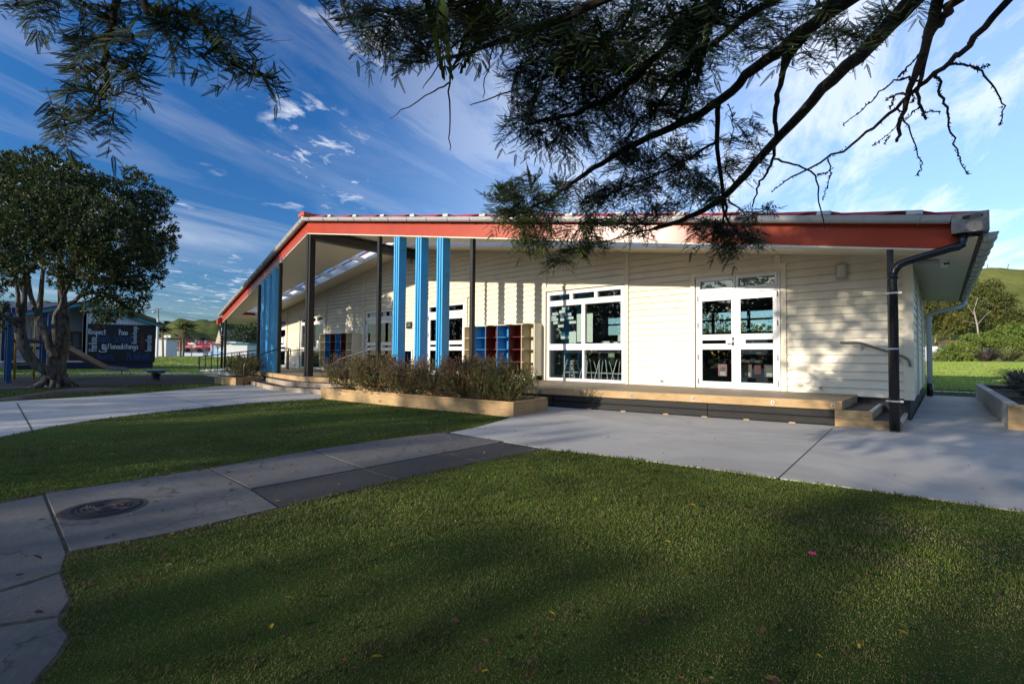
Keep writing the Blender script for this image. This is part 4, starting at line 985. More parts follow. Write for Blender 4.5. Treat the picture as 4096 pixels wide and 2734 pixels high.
def lettering(word, fn, par, mat, w, nrm, name='lettering', flip=False):
    """fn maps (u 0..1 along the word, v in cap heights) to a 3-D point; strokes become flat ribbons on the surface"""
    W, st = text_strokes(word); mb = MB()
    N_ = Vector(nrm).normalized()
    for si, s in enumerate(st):
        P = [Vector(fn(((W-p[0]) if flip else p[0])/W, p[1])) for p in s]; P = [p for i, p in enumerate(P) if i == 0 or (p-P[i-1]).length > 1e-5]
        if len(P) < 2: continue
        T_ = [(P[min(i+1, len(P)-1)]-P[max(i-1, 0)]).normalized() for i in range(len(P))]
        P[0] = P[0]-T_[0]*w*.3; P[-1] = P[-1]+T_[-1]*w*.3
        lo = []; hi = []
        for p, t in zip(P, T_):
            a = N_.cross(t).normalized()*w*.5; o = N_*(.0015*(si % 5)); lo.append(p-a+o); hi.append(p+a+o)
        for i in range(len(P)-1): mb.poly([lo[i], lo[i+1], hi[i+1], hi[i]])
    return mb.build(name, mat, par)

# ================================================================== CLASSROOM BLOCK WITH THE BLACK MURAL (left)
MX = -48.0
TEAL = M('teal_barge', (.03,.27,.34), .45, .1, 4); NAVY = M('navy_paint', (.010,.017,.070), .5, .15, 6); MURAL = M('black_mural_paint', (.008,.007,.007), .6, .25, 4)
PALE = M('pale_weatherboard', (.50,.50,.49), .6, .06, 3); BROWN = M('brown_door_frame', (.16,.065,.025), .5, .1, 4)
def MZ(px, py): q = onX(px, py, MX); return q[1], q[2]
yL, yC, yR = 2.0, 6.35, 10.62
cb_ = empty('classroom_block', (MX-3, 6.3, 0), 'low classroom block with teal barge boards and a black wall of painted words', 'building')
zr, ze = 5.08, 3.72
yM = MZ(347, 1476)[0]
MB().box(-56, MX, yM, yR, .62, 3.45).build('wall', PALE, cb_)
mb = MB(); mb.hexa([(-56,yM,3.451),(MX-.02,yM,3.451),(MX-.02,yR,3.451),(-56,yR,3.451)], [(-56,yM,zr-.20),(MX-.02,yM,zr-.20),(MX-.02,yR,ze-.22),(-56,yR,ze-.22)]); 
m, nt, b, out = newmat('white_ribbed_gable'); wv = nt.nodes.new('ShaderNodeTexWave'); wv.bands_direction = 'Y'; wv.inputs['Scale'].default_value = 1.6; nt.links.new(coords(nt), wv.inputs['Vector'])
nt.links.new(ramp(nt, wv.outputs['Fac'], [(.0,(.40,.42,.45)),(.12,(.62,.64,.66))]), b.inputs['Base Color']); b.inputs['Roughness'].default_value = .5
mb.build('gable', m, cb_)
mur = MB(); p0 = MZ(349, 1294); p1 = MZ(622, 1301); p2 = MZ(618, 1448); p3 = MZ(347, 1447)
mur.hexa([(MX+.005,p3[0],p3[1]),(MX+.035,p3[0],p3[1]),(MX+.035,p2[0],p2[1]),(MX+.005,p2[0],p2[1])], [(MX+.005,p3[0],p0[1]),(MX+.035,p3[0],p0[1]),(MX+.035,p2[0],p1[1]),(MX+.005,p2[0],p1[1])])
muro = mur.build('mural_panel', MURAL, cb_)
LW = M('white_lettering_paint', (.62,.64,.66), .6, .05, 5); LB = M('blue_lettering_paint', (.012,.055,.20), .6, .1, 5); LR = M('red_lettering_paint', (.17,.022,.018), .6, .1, 5)
def mword(word, x0, y0, x1, y1, h, mat, w=.055, up=False):
    def fn(u, v):
        if up: px = x0+(x1-x0)*u-h*v; py = y0+(y1-y0)*u
        else: px = x0+(x1-x0)*u; py = y0+(y1-y0)*u-h*v
        q = onX(300+px/4.355, 1200+py/4.355, MX+.037); return q
    lettering(word, fn, muro, mat, w*.66, (1,0,0))
for a in (('Respect',235,592,535,600,92,LW,.07),('Pono',765,603,918,608,95,LW,.065),('Manaakitanga',572,845,1095,850,95,LW,.065),('Kaiti School',388,727,985,730,135,LB,.075),('Honesty',387,1025,680,1025,100,LB,.05),('PuhiKaiti',908,1026,1298,1028,120,LB,.075)): mword(*a)
for a in (('Harikoa',378,890,378,645,140,LW,.06),('Care',552,905,550,768,135,LW,.08),('Rereketanga',1075,758,1078,458,85,LW,.05),('Whakaute',1200,852,1205,568,95,LR,.05),('Innovation',1328,888,1334,612,110,LW,.055),('Fun',415,520,415,430,125,LR,.05)): mword(*a, up=True)
for k, zz in enumerate((.14,.29,.44)): MB().box(-56, MX-.06, yL+.1, yR-.12, zz-.055, zz+.065).build('skirt_board', NAVY, cb_)
MB().box(-55.9, MX-.10, yL+.15, yR-.15, 0, .61).build('base', M('dark_base', (.01,.012,.02), .8), cb_)
for a, b_, za, zb in ((yC, yR+.25, zr, ze-.10), (yL-.3, yC, ze-.10, zr)):
    mb = MB(); mb.hexa([(MX-.0,a,za-.28),(MX+.30,a,za-.28),(MX+.30,b_,zb-.28),(MX-.0,b_,zb-.28)], [(MX,a,za-.06),(MX+.30,a,za-.06),(MX+.30,b_,zb-.06),(MX,b_,zb-.06)]); mb.build('barge_board', TEAL, cb_)
    mb = MB(); mb.hexa([(-57,a,za-.06),(MX+.34,a,za-.06),(MX+.34,b_,zb-.06),(-57,b_,zb-.06)], [(-57,a,za+.06),(MX+.34,a,za+.06),(MX+.34,b_,zb+.06),(-57,b_,zb+.06)]); mb.build('roof', M('maroon_roof', (.12,.022,.016), .5, .1, 3), cb_)
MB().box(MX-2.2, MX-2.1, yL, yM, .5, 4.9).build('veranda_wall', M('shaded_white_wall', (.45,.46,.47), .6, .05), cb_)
MB().box(MX-2.2, MX, yL, yM, .50, .62).build('veranda_floor', PALE, cb_)
def VY(px): return onX(px, 1400, MX-2.05)[1]
r_ = MB(); 
for a, b_ in ((276,290),(314,330)): r_.box(MX-2.099, MX-2.04, VY(a), VY(b_), .62, 2.85)
r_.box(MX-2.099, MX-2.04, VY(290), VY(314), 2.65, 2.85); r_.box(MX-2.099, MX-2.04, VY(290), VY(314), .62, .95); do = r_.build('door', BROWN, cb_)
MB().box(MX-2.08, MX-2.06, VY(290), VY(314), .95, 2.65).build('pane', M('frosted_pane', (.14,.18,.20), .3, .1), do)
MB().box(MX-.12, MX, yM-.30, yM-.02, .62, 4.75).build('corner_post', PALE, cb_)
MB().box(MX-.08, MX-.02, yL, yM-.31, 1.42, 1.62).build('rail', NAVY, cb_)
for px in (12, 30, 48, 165, 178, 335):
    y = onX(px, 1400, MX-.05)[1]; MB().box(MX-.10, MX, y-.09, y+.09, .62, 4.3).build('veranda_post', NAVY, cb_)

# ================================================================== PLAYGROUND
PB = M('blue_play_post', (.008,.085,.21), .4, .1, 5); PY = M('yellow_play_tube', (.48,.30,.02), .4, .08, 5); PO = M('orange_play_tube', (.26,.10,.045), .45, .1, 5)
SLM = M('dull_steel_slide', (.34,.33,.31), .35, .2, 6, metal=.8)
cf = empty('climbing_frame', (-29, 2, 0), 'playground climbing frame with blue posts, yellow ladder and steel slide behind the tree', 'climbing frame')
A_, B_, C_ = G(33,1532)[:2], G(24,1522)[:2], G(172,1517)[:2]; D_ = A_+(C_-B_)
for q, h in ((A_,2.75),(B_,2.75),(C_,2.75),(D_,2.75)): MB().box(q[0]-.075, q[0]+.075, q[1]-.075, q[1]+.075, 0, h).build('post', PB, cf, bevel=.015)
MB().slab([A_,B_,C_,D_], 1.62, 1.72).build('platform', M('platform_grey', (.06,.055,.055), .7), cf)
l0, l1 = G(57,1519), G(134,1516); ld = None
mb = MB(); mb.tube([l0, l0+[0,0,2.75]], .04, 8); mb.tube([l1, l1+[0,0,2.75]], .04, 8); ld = mb.build('ladder', PY, cf, smooth=True)
for z in (.33,.66,1.0,1.33): MB().tube([l0+[0,0,z], l1+[0,0,z]], .025, 6).build('rung', PY, ld)
g0 = np.array([B_[0],B_[1],0]); g1 = np.array([C_[0],C_[1],0]); gd = g1-g0
mb = MB(); mb.tube(smooth_path([g0+gd*.08+[0,0,1.78],g0+gd*.08+[0,0,2.72],g0+gd*.92+[0,0,2.72],g0+gd*.92+[0,0,1.78],g0+gd*.08+[0,0,1.78]],2), .03, 6)
for k in range(7): p = g0+gd*(.14+.12*k); mb.tube([p+[0,0,1.78], p+[0,0,2.7]], .018, 6)
mb.build('guard_rail', PO, cf, smooth=True)
mb = MB(); a3 = np.array([A_[0],A_[1],0]); mb.tube([a3+[0,0,1.98], a3+np.array([-.2,-4,1.98])], .03, 6); mb.build('overhead_bar', PO, cf)
s0 = np.array([-29.3, 2.75, 1.62]); e_ = G(500,1510); s1 = np.array([e_[0], e_[1]-.9, .42]); s2 = np.array([e_[0], e_[1], .32])
path = smooth_path([s0, s0+(s1-s0)*.9, s1+(s2-s1)*.15, s2], 2)
def channel(path, w, h, th):
    mb = MB()
    for a, b_ in zip(path[:-1], path[1:]):
        d = (b_-a)/np.linalg.norm(b_-a); s_ = np.cross(d, (0,0,1)); s_ /= np.linalg.norm(s_); u = np.cross(s_, d)
        for o, ww, hh in ((0,w,th), (-w/2,th,h), (w/2,th,h)):
            c_ = s_*o+(u*(h/2) if o else 0); mb.bar(a+c_, b_+c_, ww, hh, up=tuple(u))
    return mb
channel(path, .5, .2, .03).build('slide', SLM, cf)
mb = MB(); mb.tube(smooth_path([path[-1]+[.25,0,.1], path[-1]+[.25,.15,.08], path[-1]+[.25,.15,-.3]],1), .03, 6); mb.tube([path[-1]+[-.2,-.1,0], path[-1]+[-.2,-.1,-.32]], .03, 6); mb.build('slide_foot', SLM, cf)
sp = G(624,1521); spr = empty('spring_rocker', (*sp[:2], 0), 'blue board on a coil spring in the bark beyond the slide', 'spring rocker')
mb = MB(); mb.tube([(sp[0]+.16*math.cos(t), sp[1]+.16*math.sin(t), .04+.30*t/(2*math.pi*4)) for t in np.linspace(0, 8*math.pi, 60)], .028, 6); mb.build('spring', M('dark_spring', (.03,.03,.033), .4), spr, smooth=True)
dd = np.array([cR[0], cR[1], 0]); dd /= np.linalg.norm(dd); nn = np.array([-dd[1], dd[0], 0]); c_ = np.array([sp[0], sp[1], 0])
out_ = [c_+dd*.62*math.cos(t)*1.0+nn*.30*math.sin(t) for t in np.linspace(0, 2*math.pi, 24, endpoint=False)]
MB().slab([p[:2] for p in out_], .42, .46).build('board', M('blue_board', (.02,.16,.42), .4), spr, bevel=.01)
out_ = [c_+dd*.38*math.cos(t)+nn*.2*math.sin(t) for t in np.linspace(0, 2*math.pi, 24, endpoint=False)]
MB().slab([p[:2] for p in out_], .34, .419).build('bracket', PB, spr)
MB().slab([(c_+dd*.625*math.cos(t)+nn*.305*math.sin(t))[:2] for t in np.linspace(0, 2*math.pi, 24, endpoint=False)], .415, .4195).build('edge_strip', PY, spr)

# ================================================================== FAR LEFT: STREET BEYOND THE FIELD
def gz(px, t):
    p = at(px, 1413, t); return np.array([p[0], p[1], float(hgt(p[0], p[1]))])
def zof(py, px, t): return float(at(px, py, t)[2])
def fbox(mb, px0, px1, py0, py1, t, dep, base=False):
    """upright box facing the camera, its front at distance t; width and height from where it stands"""
    a = at(px0, py0, t); b_ = at(px1, py1, t); fw = np.array([cF[0], cF[1], 0]); fw /= np.linalg.norm(fw)
    z1, z0 = a[2], b_[2]
    if base: z0 = float(hgt(a[0], a[1]))-.1
    A = [(a[0],a[1]), (b_[0],b_[1]), (b_[0]+fw[0]*dep, b_[1]+fw[1]*dep), (a[0]+fw[0]*dep, a[1]+fw[1]*dep)]
    mb.slab(A, z0, z1); return mb
SHW = M('white_shed_wall', (.62,.63,.64), .5, .04, 2); CORR = M('red_shop_roof', (.36,.012,.016), .4, .12, 2)
sh = empty('utility_shed', gz(643,118), 'plain white upright shed with a brown flat roof beside the mural wall', 'shed')
fbox(MB(), 621, 663, 1354, 1425, 118, 4, True).build('wall', SHW, sh); fbox(MB(), 616, 668, 1349, 1354.2, 117.6, 5).build('roof', M('brown_flat_roof', (.15,.05,.035), .6), sh)
fbox(MB(), 619.5, 663.5, 1424, 1429, 117.9, 4.2).build('base', M('brown_base', (.14,.08,.06), .8), sh)
lwl = empty('boundary_wall', gz(750,150), 'low white and blue block wall at the far side of the field', 'wall')
fbox(MB(), 655, 850, 1409.5, 1424, 150, .3, True).build('wall', M('pale_blue_wall', (.50,.57,.68), .7, .06, .3), lwl); fbox(MB(), 655, 850, 1407.8, 1409.6, 149.9, .5).build('capping', M('blue_capping', (.10,.26,.55), .6), lwl)
fn_ = empty('wire_fence', gz(750,146), 'thin wire fence on slim posts in front of the low white wall', 'fence')
for px in (664, 712, 764, 817, 846):
    p = at(px, 1424, 146); MB().box(p[0]-.06, p[0]+.06, p[1]-.06, p[1]+.06, float(hgt(p[0],p[1])), zof(1383,px,146)).build('post', STEELB, fn_)
for py in (1383, 1404): mb = MB(); mb.tube([at(664,py,146), at(846,py,146)], .03, 4); mb.build('wire', STEELB, fn_)
mb = MB()
for k in range(46): 
    px = 664+k*4; mb.tube([at(px,1404,146), at(px,1422,146)], .012, 3)
mb.build('mesh_wire', STEELB, fn_)
sp_ = empty('red_shop', gz(740,185), 'low shop with a long red corrugated roof beyond the white van', 'building')
fbox(MB(), 640, 722, 1392, 1412, 186, 10, True).build('wall', M('dark_shop_front', (.06,.055,.055), .6), sp_)
for (a, b_) in ((640,720),(742,852)):
    mb = MB(); p = [at(a,1393,184), at(b_,1393,184), at(b_,1364,192), at(a,1364,192)]; mb.poly(p); mb.poly([q-[0,0,.3] for q in p][::-1]); mb.build('roof', CORR, sp_)
fbox(MB(), 742, 850, 1383, 1412, 186, 8, True).build('wall', M('cream_shop_front', (.55,.52,.45), .6), sp_)
for a, b_ in ((752,765),(778,792),(800,812),(822,836)): fbox(MB(), a, b_, 1388, 1400, 185.5, .3).build('window', M('dark_window', (.03,.035,.04), .2), sp_)
fbox(MB(), 752, 776, 1370.5, 1377, 183, .3).build('sign_board', M('white_shop_sign', (.8,.75,.72), .5), sp_)
for px, w, top in ((780,6,1358),(795,5,1366),(820,9,1363),(836,6,1370)):
    gb = empty('gabled_roof', gz(px,190), 'small pale gable %s behind the red shop roof' % {780:'with a tall sharp peak',795:'of the lowest width',820:'that is widest, near the dish',836:'nearest the toilet block'}[px], 'building', 'pale gables behind the red roof')
    a, c, d = at(px-w,1384,190), at(px+w,1384,190), at(px,top,190); fw = cF*6; fw[2] = 0
    mb = MB(); mb.poly([a,c,d]); mb.poly([a+fw,d+fw,c+fw]); mb.poly([a,d,d+fw,a+fw]); mb.poly([d,c,c+fw,d+fw]); a2 = at(px-w,1412,190); c2 = at(px+w,1412,190); mb.poly([a,a2,c2,c]); mb.poly([a+fw,c+fw,c2+fw,a2+fw]); mb.poly([a,a+fw,a2+fw,a2]); mb.poly([c,c2,c2+fw,c+fw]); mb.build('walls', M('pale_gable', (.60,.58,.55), .6), gb)
ds = empty('satellite_dish', at(775,1384,180), 'pale round satellite dish above the parked cars', 'dish')
c_ = at(775,1382,180); mb = MB(); fw = Vector(-cF); prof = []
rv = Vector(cR); uv = Vector(cU)
for i, (r, o) in enumerate(((.05,-.12),(.45,-.05),(.78,.08))):
    for j in range(16): th = 2*math.pi*j/16; mb.V.append(tuple(Vector(c_)+rv*r*math.cos(th)+uv*r*math.sin(th)+fw*o))
for i in range(2):
    for j in range(16): mb.F.append((i*16+j, i*16+(j+1)%16, (i+1)*16+(j+1)%16, (i+1)*16+j))
mb.build('reflector', M('dish_grey', (.42,.42,.45), .5), ds); MB().tube([c_, c_-np.array([0,0,2.2])], .07, 6).build('mast', STEELB, ds)
def vehicle(px0, px1, py0, py1, t, name, lab, cat, col, hood=.3):
    """side-on vehicle in metres: lofted body, glazed cabin and wheels"""
    a = at(px0, py1, t); b_ = at(px1, py1, t); L = np.linalg.norm((b_-a)[:2]); H = (py1-py0)/FPX*t*1.0
    d = (b_-a)/np.linalg.norm(b_-a); d[2] = 0; d /= np.linalg.norm(d); n_ = np.array([-d[1], d[0], 0]); W = 1.75
    r = empty(name, (a+b_)/2*[1,1,0]+[0,0,hgt(a[0],a[1])], lab, cat); z0 = float(hgt(a[0],a[1]))
    Ht = zof(py0, px0, t)-z0
    pb = [(0,.25),(0,.55*Ht),(.02*L,.58*Ht),(L*.98,.56*Ht),(L,.5*Ht),(L,.25)]
    pc = [(.03*L,.58*Ht),(.10*L,.97*Ht),((1-hood)*L*.98,Ht),((1-hood)*L+.5,.58*Ht)]
    def side(pts, y): return [a*[1,1,0]+d*u+n_*y+np.array([0,0,z0+v]) for u, v in pts]
    def loft(pts, y0, y1, mat, nm):
        mb = MB(); p = side(pts, y0); q = side(pts, y1); k = len(p); mb.poly(p); mb.poly(q[::-1])
        for i in range(k): mb.poly([p[(i+1)%k], p[i], q[i], q[(i+1)%k]])
        return mb.build(nm, mat, r)
    pm = M(name+'_paint', col, .25, .05); loft(pb, 0, W, pm, 'body'); loft(pc, .12, W-.12, M('vehicle_glass', (.02,.025,.03), .08), 'cabin')
    loft([(.10*L,.97*Ht),(.11*L,1.02*Ht),((1-hood)*L*.95,1.04*Ht),((1-hood)*L*.98,Ht)], .1, W-.1, pm, 'cabin_roof')
    for u in (.2, .8):
        for y in (-.02, W-.18):
            c = a*[1,1,0]+d*u*L+np.array([0,0,z0+.32]); mb = MB(); mb.tube([c+n_*y, c+n_*(y+.2)], .32, 14); mb.build('wheel', M('tyre', (.015,.015,.015), .8), r)
vehicle(680, 731, 1391.5, 1420, 158, 'parked_van', 'white van parked behind the low wall under the red roof', 'van', (.75,.75,.74), .12)
vehicle(738, 790, 1394, 1420, 160, 'parked_car', 'dark grey car parked behind the low wall beside the palm', 'car', (.03,.033,.04), .28)
vehicle(786, 832, 1396, 1420, 162, 'parked_car', 'dark car parked nearest the small toilet block', 'car', (.025,.028,.035), .3)
sg = empty('shop_sign', gz(671,140), 'white roadside sign with dark letters above the white shed', 'sign')
fbox(MB(), 655, 681.5, 1340, 1363, 140, .3).build('panel', M('sign_white', (.66,.68,.72), .5), sg)
DK = M('sign_letters', (.05,.05,.06), .5)
def sgw(word, x0, x1, yb, h): lettering(word, lambda u, v: at(x0+(x1-x0)*u, yb-h*v, 139.9), sg, DK, .14, tuple(-cF))
sgw('n', 665, 669.5, 1347, 5); sgw('om', 666, 673, 1359.5, 4.2)
for px in (658, 679): p = at(px,1360,140.2); MB().box(p[0]-.08, p[0]+.08, p[1]-.08, p[1]+.08, float(hgt(p[0],p[1])), zof(1362,px,140)).build('pole', STEELB, sg)
tb_ = empty('toilet_block', gz(910,118), 'small white and blue toilet block with a flat teal edged roof', 'building')
fbox(MB(), 843, 905, 1376, 1424, 118, 4, True).build('wall', M('blue_white_wall', (.58,.63,.72), .6, .05), tb_); fbox(MB(), 905.1, 988, 1374, 1424, 117.3, 5, True).build('wall', SHW, tb_)
fbox(MB(), 842, 905, 1404, 1421, 117.9, .1).build('wall_band', M('sky_blue_band', (.22,.42,.68), .6), tb_)
for a, b_ in ((857,868),(886,896)): fbox(MB(), a, b_, 1383, 1422, 117.8, .15).build('door', M('pale_blue_door', (.42,.55,.72), .5), tb_)
for a, b_ in ((859,866),(874,882)): fbox(MB(), a, b_, 1384, 1389, 117.6, .1).build('vent', M('blue_vent', (.08,.22,.42), .6), tb_)
fbox(MB(), 834, 908, 1371.5, 1376.2, 117, 6).build('roof', M('rust_roof_edge', (.30,.10,.05), .6), tb_); fbox(MB(), 905, 995, 1370.5, 1374.2, 116.5, 7).build('roof', TEAL, tb_)
fbox(MB(), 893, 943, 1365, 1370.6, 119, 3).build('roof_dome', GUTTER, tb_)
ch = empty('gabled_church', gz(880,175), 'tall cream gable with a steep grey roof above the toilet block', 'building')
a, c, d = at(861,1372,175), at(887,1372,175), at(876,1319,175); fw = np.array(cR)*9; fw[2] = 0; fw += cF*[5,5,0]
mb = MB(); mb.poly([a,c,d]); mb.poly([a,d,d+fw,a+fw]); a2, c2 = at(861,1413,175), at(887,1413,175); mb.poly([a2,c2,c,a]); mb.poly([a+fw,d+fw,c+fw]); mb.build('gable_wall', M('cream_gable', (.62,.52,.38), .7), ch)
mb = MB(); mb.poly([d+[0,0,.3],c,c+fw,d+fw+[0,0,.3]]); mb.build('roof', M('grey_slate', (.10,.10,.12), .6), ch)
# street lamp on a utility pole, with its wires
lp = empty('utility_pole', gz(628,92), 'pale utility pole with a lamp arm above the mural block roof', 'utility pole')
p = gz(628,92); topz = zof(1234, 630, 92)
mb = MB(); mb.tube([p, [p[0],p[1],zof(1272,628,92)]], [.22,.19], 10); mb.build('lower_pole', M('white_pole', (.62,.63,.62), .6), lp); MB().tube([[p[0],p[1],zof(1272,628,92)], [p[0],p[1],topz]], [.13,.11], 10).build('upper_pole', M('grey_timber_pole', (.25,.24,.22), .8), lp)
q0 = np.array([p[0],p[1],zof(1241,628,92)]); q1 = at(615,1248,92); mb = MB(); mb.tube([q0, q1+[0,0,.1]], .05, 6); mb.build('lamp_arm', STEELB, lp); mb = MB(); mb.ball(q1, .32, 10, 6, (1,1,.5)); mb.build('lamp_head', WHITE, lp)
MB().bar(q0-np.array(cR)*.7+[0,0,.3], q0+np.array(cR)*.7+[0,0,.3], .1, .12).build('crossarm', M('crossarm_timber', (.12,.10,.08), .8), lp)
WIRE = M('black_wire', (.02,.02,.022), .6)
for k, (o, lab) in enumerate(((0,'upper power line running right from the pole to the building gutter'), (5,'lower power line running right from the pole to the building gutter'))):
    A0 = np.array([p[0],p[1],topz-.1-o*.09]); A1 = at(960,1283+o,110); mb = MB(); mb.tube([A0+(A1-A0)*u-np.array([0,0,1.0*4*u*(1-u)]) for u in np.linspace(0,1,14)], .018, 4); tag(mb.build('power_line', WIRE), lab, 'wire', 'power lines by the utility pole')
    A1 = at(330,1247+o,80); mb = MB(); mb.tube([A0+(A1-A0)*u-np.array([0,0,.6*4*u*(1-u)]) for u in np.linspace(0,1,14)], .018, 4); tag(mb.build('power_line', WIRE), lab.replace('running right from the pole to the building gutter','running left from the pole behind the tree crown'), 'wire', 'power lines by the utility pole')
A0 = at(627,1276,92); A1 = at(955,1313,120); mb = MB(); mb.tube([A0+(A1-A0)*u-np.array([0,0,.9*4*u*(1-u)]) for u in np.linspace(0,1,14)], .018, 4); tag(mb.build('power_line', WIRE), 'lowest power line crossing in front of the green hills', 'wire', 'power lines by the utility pole')

# ================================================================== HILLS
def hill(name, prof, tn, tf, seed, cols, nt_=36, rough=1.0, zn=None):
    """height field between distances tn and tf whose crest follows real heights along the ridge"""
    px = np.linspace(prof[0][0], prof[-1][0], 150); py = np.interp(px, [p[0] for p in prof], [p[1] for p in prof])
    V = []; us = np.linspace(0, 1.25, nt_)
    for u in us:
        t = tn+(tf-tn)*u
        P = np.array([at(a, b_, tf) for a, b_ in zip(px, py)]); D = np.array([ray(a, 1413) for a in px]); Q = D*t
        zb = hgt(Q[:,0], Q[:,1]); zr_ = P[:,2]
        s = np.sin(min(u,1)*math.pi/2)**1.25 if u <= 1 else 1-((u-1)*2.2)**2
        s0 = float(sstep(0,1,min(u,1)))
        n_ = (fbm(Q[:,0], Q[:,1], 6.0/(tf-tn), seed, 4)-.5)*rough*(zr_.max()-1)*.75*math.sin(math.pi*min(max(u,0),1))
        fold = (np.abs(vnoise(Q[:,0], Q[:,1], 3.5/(tf-tn), seed+3)-.5)*2-.5)*rough*(zr_.max())*.50*math.sin(math.pi*min(u,1))
        V.append(np.stack([Q[:,0], Q[:,1], zb-.5+(zr_-zb+.5)*s*1.0+n_+fold], 1))
    V = np.concatenate(V); n = len(px); i, j = np.meshgrid(np.arange(len(us)-1), np.arange(n-1), indexing='ij')
    F_ = np.stack([i*n+j, i*n+j+1, (i+1)*n+j+1, (i+1)*n+j], -1).reshape(-1, 4)
    m, nt, b, out = newmat(name+'_grass'); v = coords(nt); f = noise(nt, v, cols[3], 6, .65, .5); f2 = noise(nt, v, cols[3]*7, 4, .7)
    c = ramp(nt, f, [(.35, cols[0]), (.5, cols[1]), (.65, cols[2])]); c = mix(nt, math_(nt,'MULTIPLY',f2,.5), c, tuple(x*.55 for x in cols[0]))
    nt.links.new(c, b.inputs['Base Color']); b.inputs['Roughness'].default_value = .95; b.inputs['Specular IOR Level'].default_value = .05
    bump(nt, b, f2, .5, 2.0)
    return tag(mesh_np(name, V, F_, m, smooth=True), kind='structure')
hill('hills', [(-900,1250),(-300,1240),(30,1232),(120,1226),(171,1221),(215,1230),(300,1250),(420,1262),(560,1268),(600,1277),(630,1286),(654,1296),(676,1289),(695,1282),(717,1279),(747,1286),(765,1292),(795,1291),(828,1291),(860,1286),(885,1284),(960,1285),(1100,1280)], 330, 850, 5, ((.040,.055,.018),(.095,.120,.034),(.165,.165,.055),.012))
hill('hillside', [(3300,1300),(3500,1220),(3650,1150),(3780,1112),(3916,1096),(4000,1090),(4096,1088),(4300,1092),(4700,1130),(5200,1200)], 105, 235, 9, ((.15,.18,.035),(.22,.235,.055),(.29,.27,.09),.05), rough=.18)

# ================================================================== MARKER WRITING ON THE INSIDE OF THE GLASS (reads backwards from outside)
MKB = M('blue_marker', (.03,.36,.62), .5); MKP = M('pink_marker', (.55,.12,.22), .5)
def marker(word, xa, xb, yb, h, mat, par, sx=2100, sy=1100, k=3.136, w=.008):
    def fn(u, v): return onY(sx+(xa+(xb-xa)*u)/k, sy+(yb-h*v)/k, WY+.049)
    lettering(word, fn, par, mat, w, (0,-1,0), flip=True)
for a in (('We all',434,497,504,24,MKP),('Orbit',440,488,538,26,MKB),('the',488,510,562,20,MKP),('You are a',462,548,737,24,MKB),('dwarf Planet',452,548,762,22,MKB)): marker(*a, w4o)
for a in (('me',968,1008,615,24,MKB),('my',966,1004,650,24,MKB),('mate',942,1006,680,22,MKB),('Te',700,726,640,34,MKB),('can',690,732,768,22,MKB)): marker(*a, d5, 2740, 1050, 2.85, .009)
# ================================================================== LAWN BLADES (stuff)
LEAF = leafmat('leaf_surface', .25); GRASSM = leafmat('grass_blade', .3, .6); NEEDLE = leafmat('needle_surface', .10, .7)
bark_poly = P2((-400,1506),(0,1509),(400,1505),(665,1502),(760,1505),(862,1514),(868,1530),(560,1538),(330,1548),(130,1553),(0,1563),(-400,1590))
pl_poly = [G(1281,1594)[:2], G(2054,1669)[:2], np.array([-6.55,8.70]), np.array([-12.75,7.62])]
far1 = P2((0,1488.5),(905,1506),(905,1512),(500,1494.5),(0,1495.5))
excl = [conc_r, conc_l, bark_poly, pl_poly, [(-22.3,6.95),(-20.2,7.03),(-20.55,8.1),(-22.6,8.35)], [(.87,11.93),(3.6,11.93),(3.6,21.3),(.85,21.3)], [(-31,8),(XR,8.9),(XR,BACK),(-31,BACK)]]
DIRTP = [(G(3180,2075)[:2], 1.0, .25), (G(3420,2060)[:2], .5, .25), (G(3700,2140)[:2], .9, .35), (G(3550,2240)[:2], .35, .3), (G(3950,2190)[:2], .7, .3), (G(3350,2180)[:2], .35, .15)]
def dirtness(x, y):
    d = np.zeros(len(x))
    for c, r1, r2 in DIRTP:
        q = np.exp(-(((x-c[0])/r1)**2+((y-c[1])/r2)**2)); d = np.maximum(d, q)
    return np.clip(d*1.25-.30+ .9*(fbm(x, y, 2.5, 21)-.5), 0, 1)
def edge_dry(x, y, poly, w):            # dead straw near the path edge
    P = np.array([list(p[:2]) for p in poly]); d = np.full(len(x), 9.0)
    for a, b_ in zip(P, np.roll(P, -1, 0)):
        ab = b_-a; t = np.clip(((x-a[0])*ab[0]+(y-a[1])*ab[1])/(ab@ab+1e-9), 0, 1)
        d = np.minimum(d, np.hypot(x-a[0]-t*ab[0], y-a[1]-t*ab[1]))
    return d
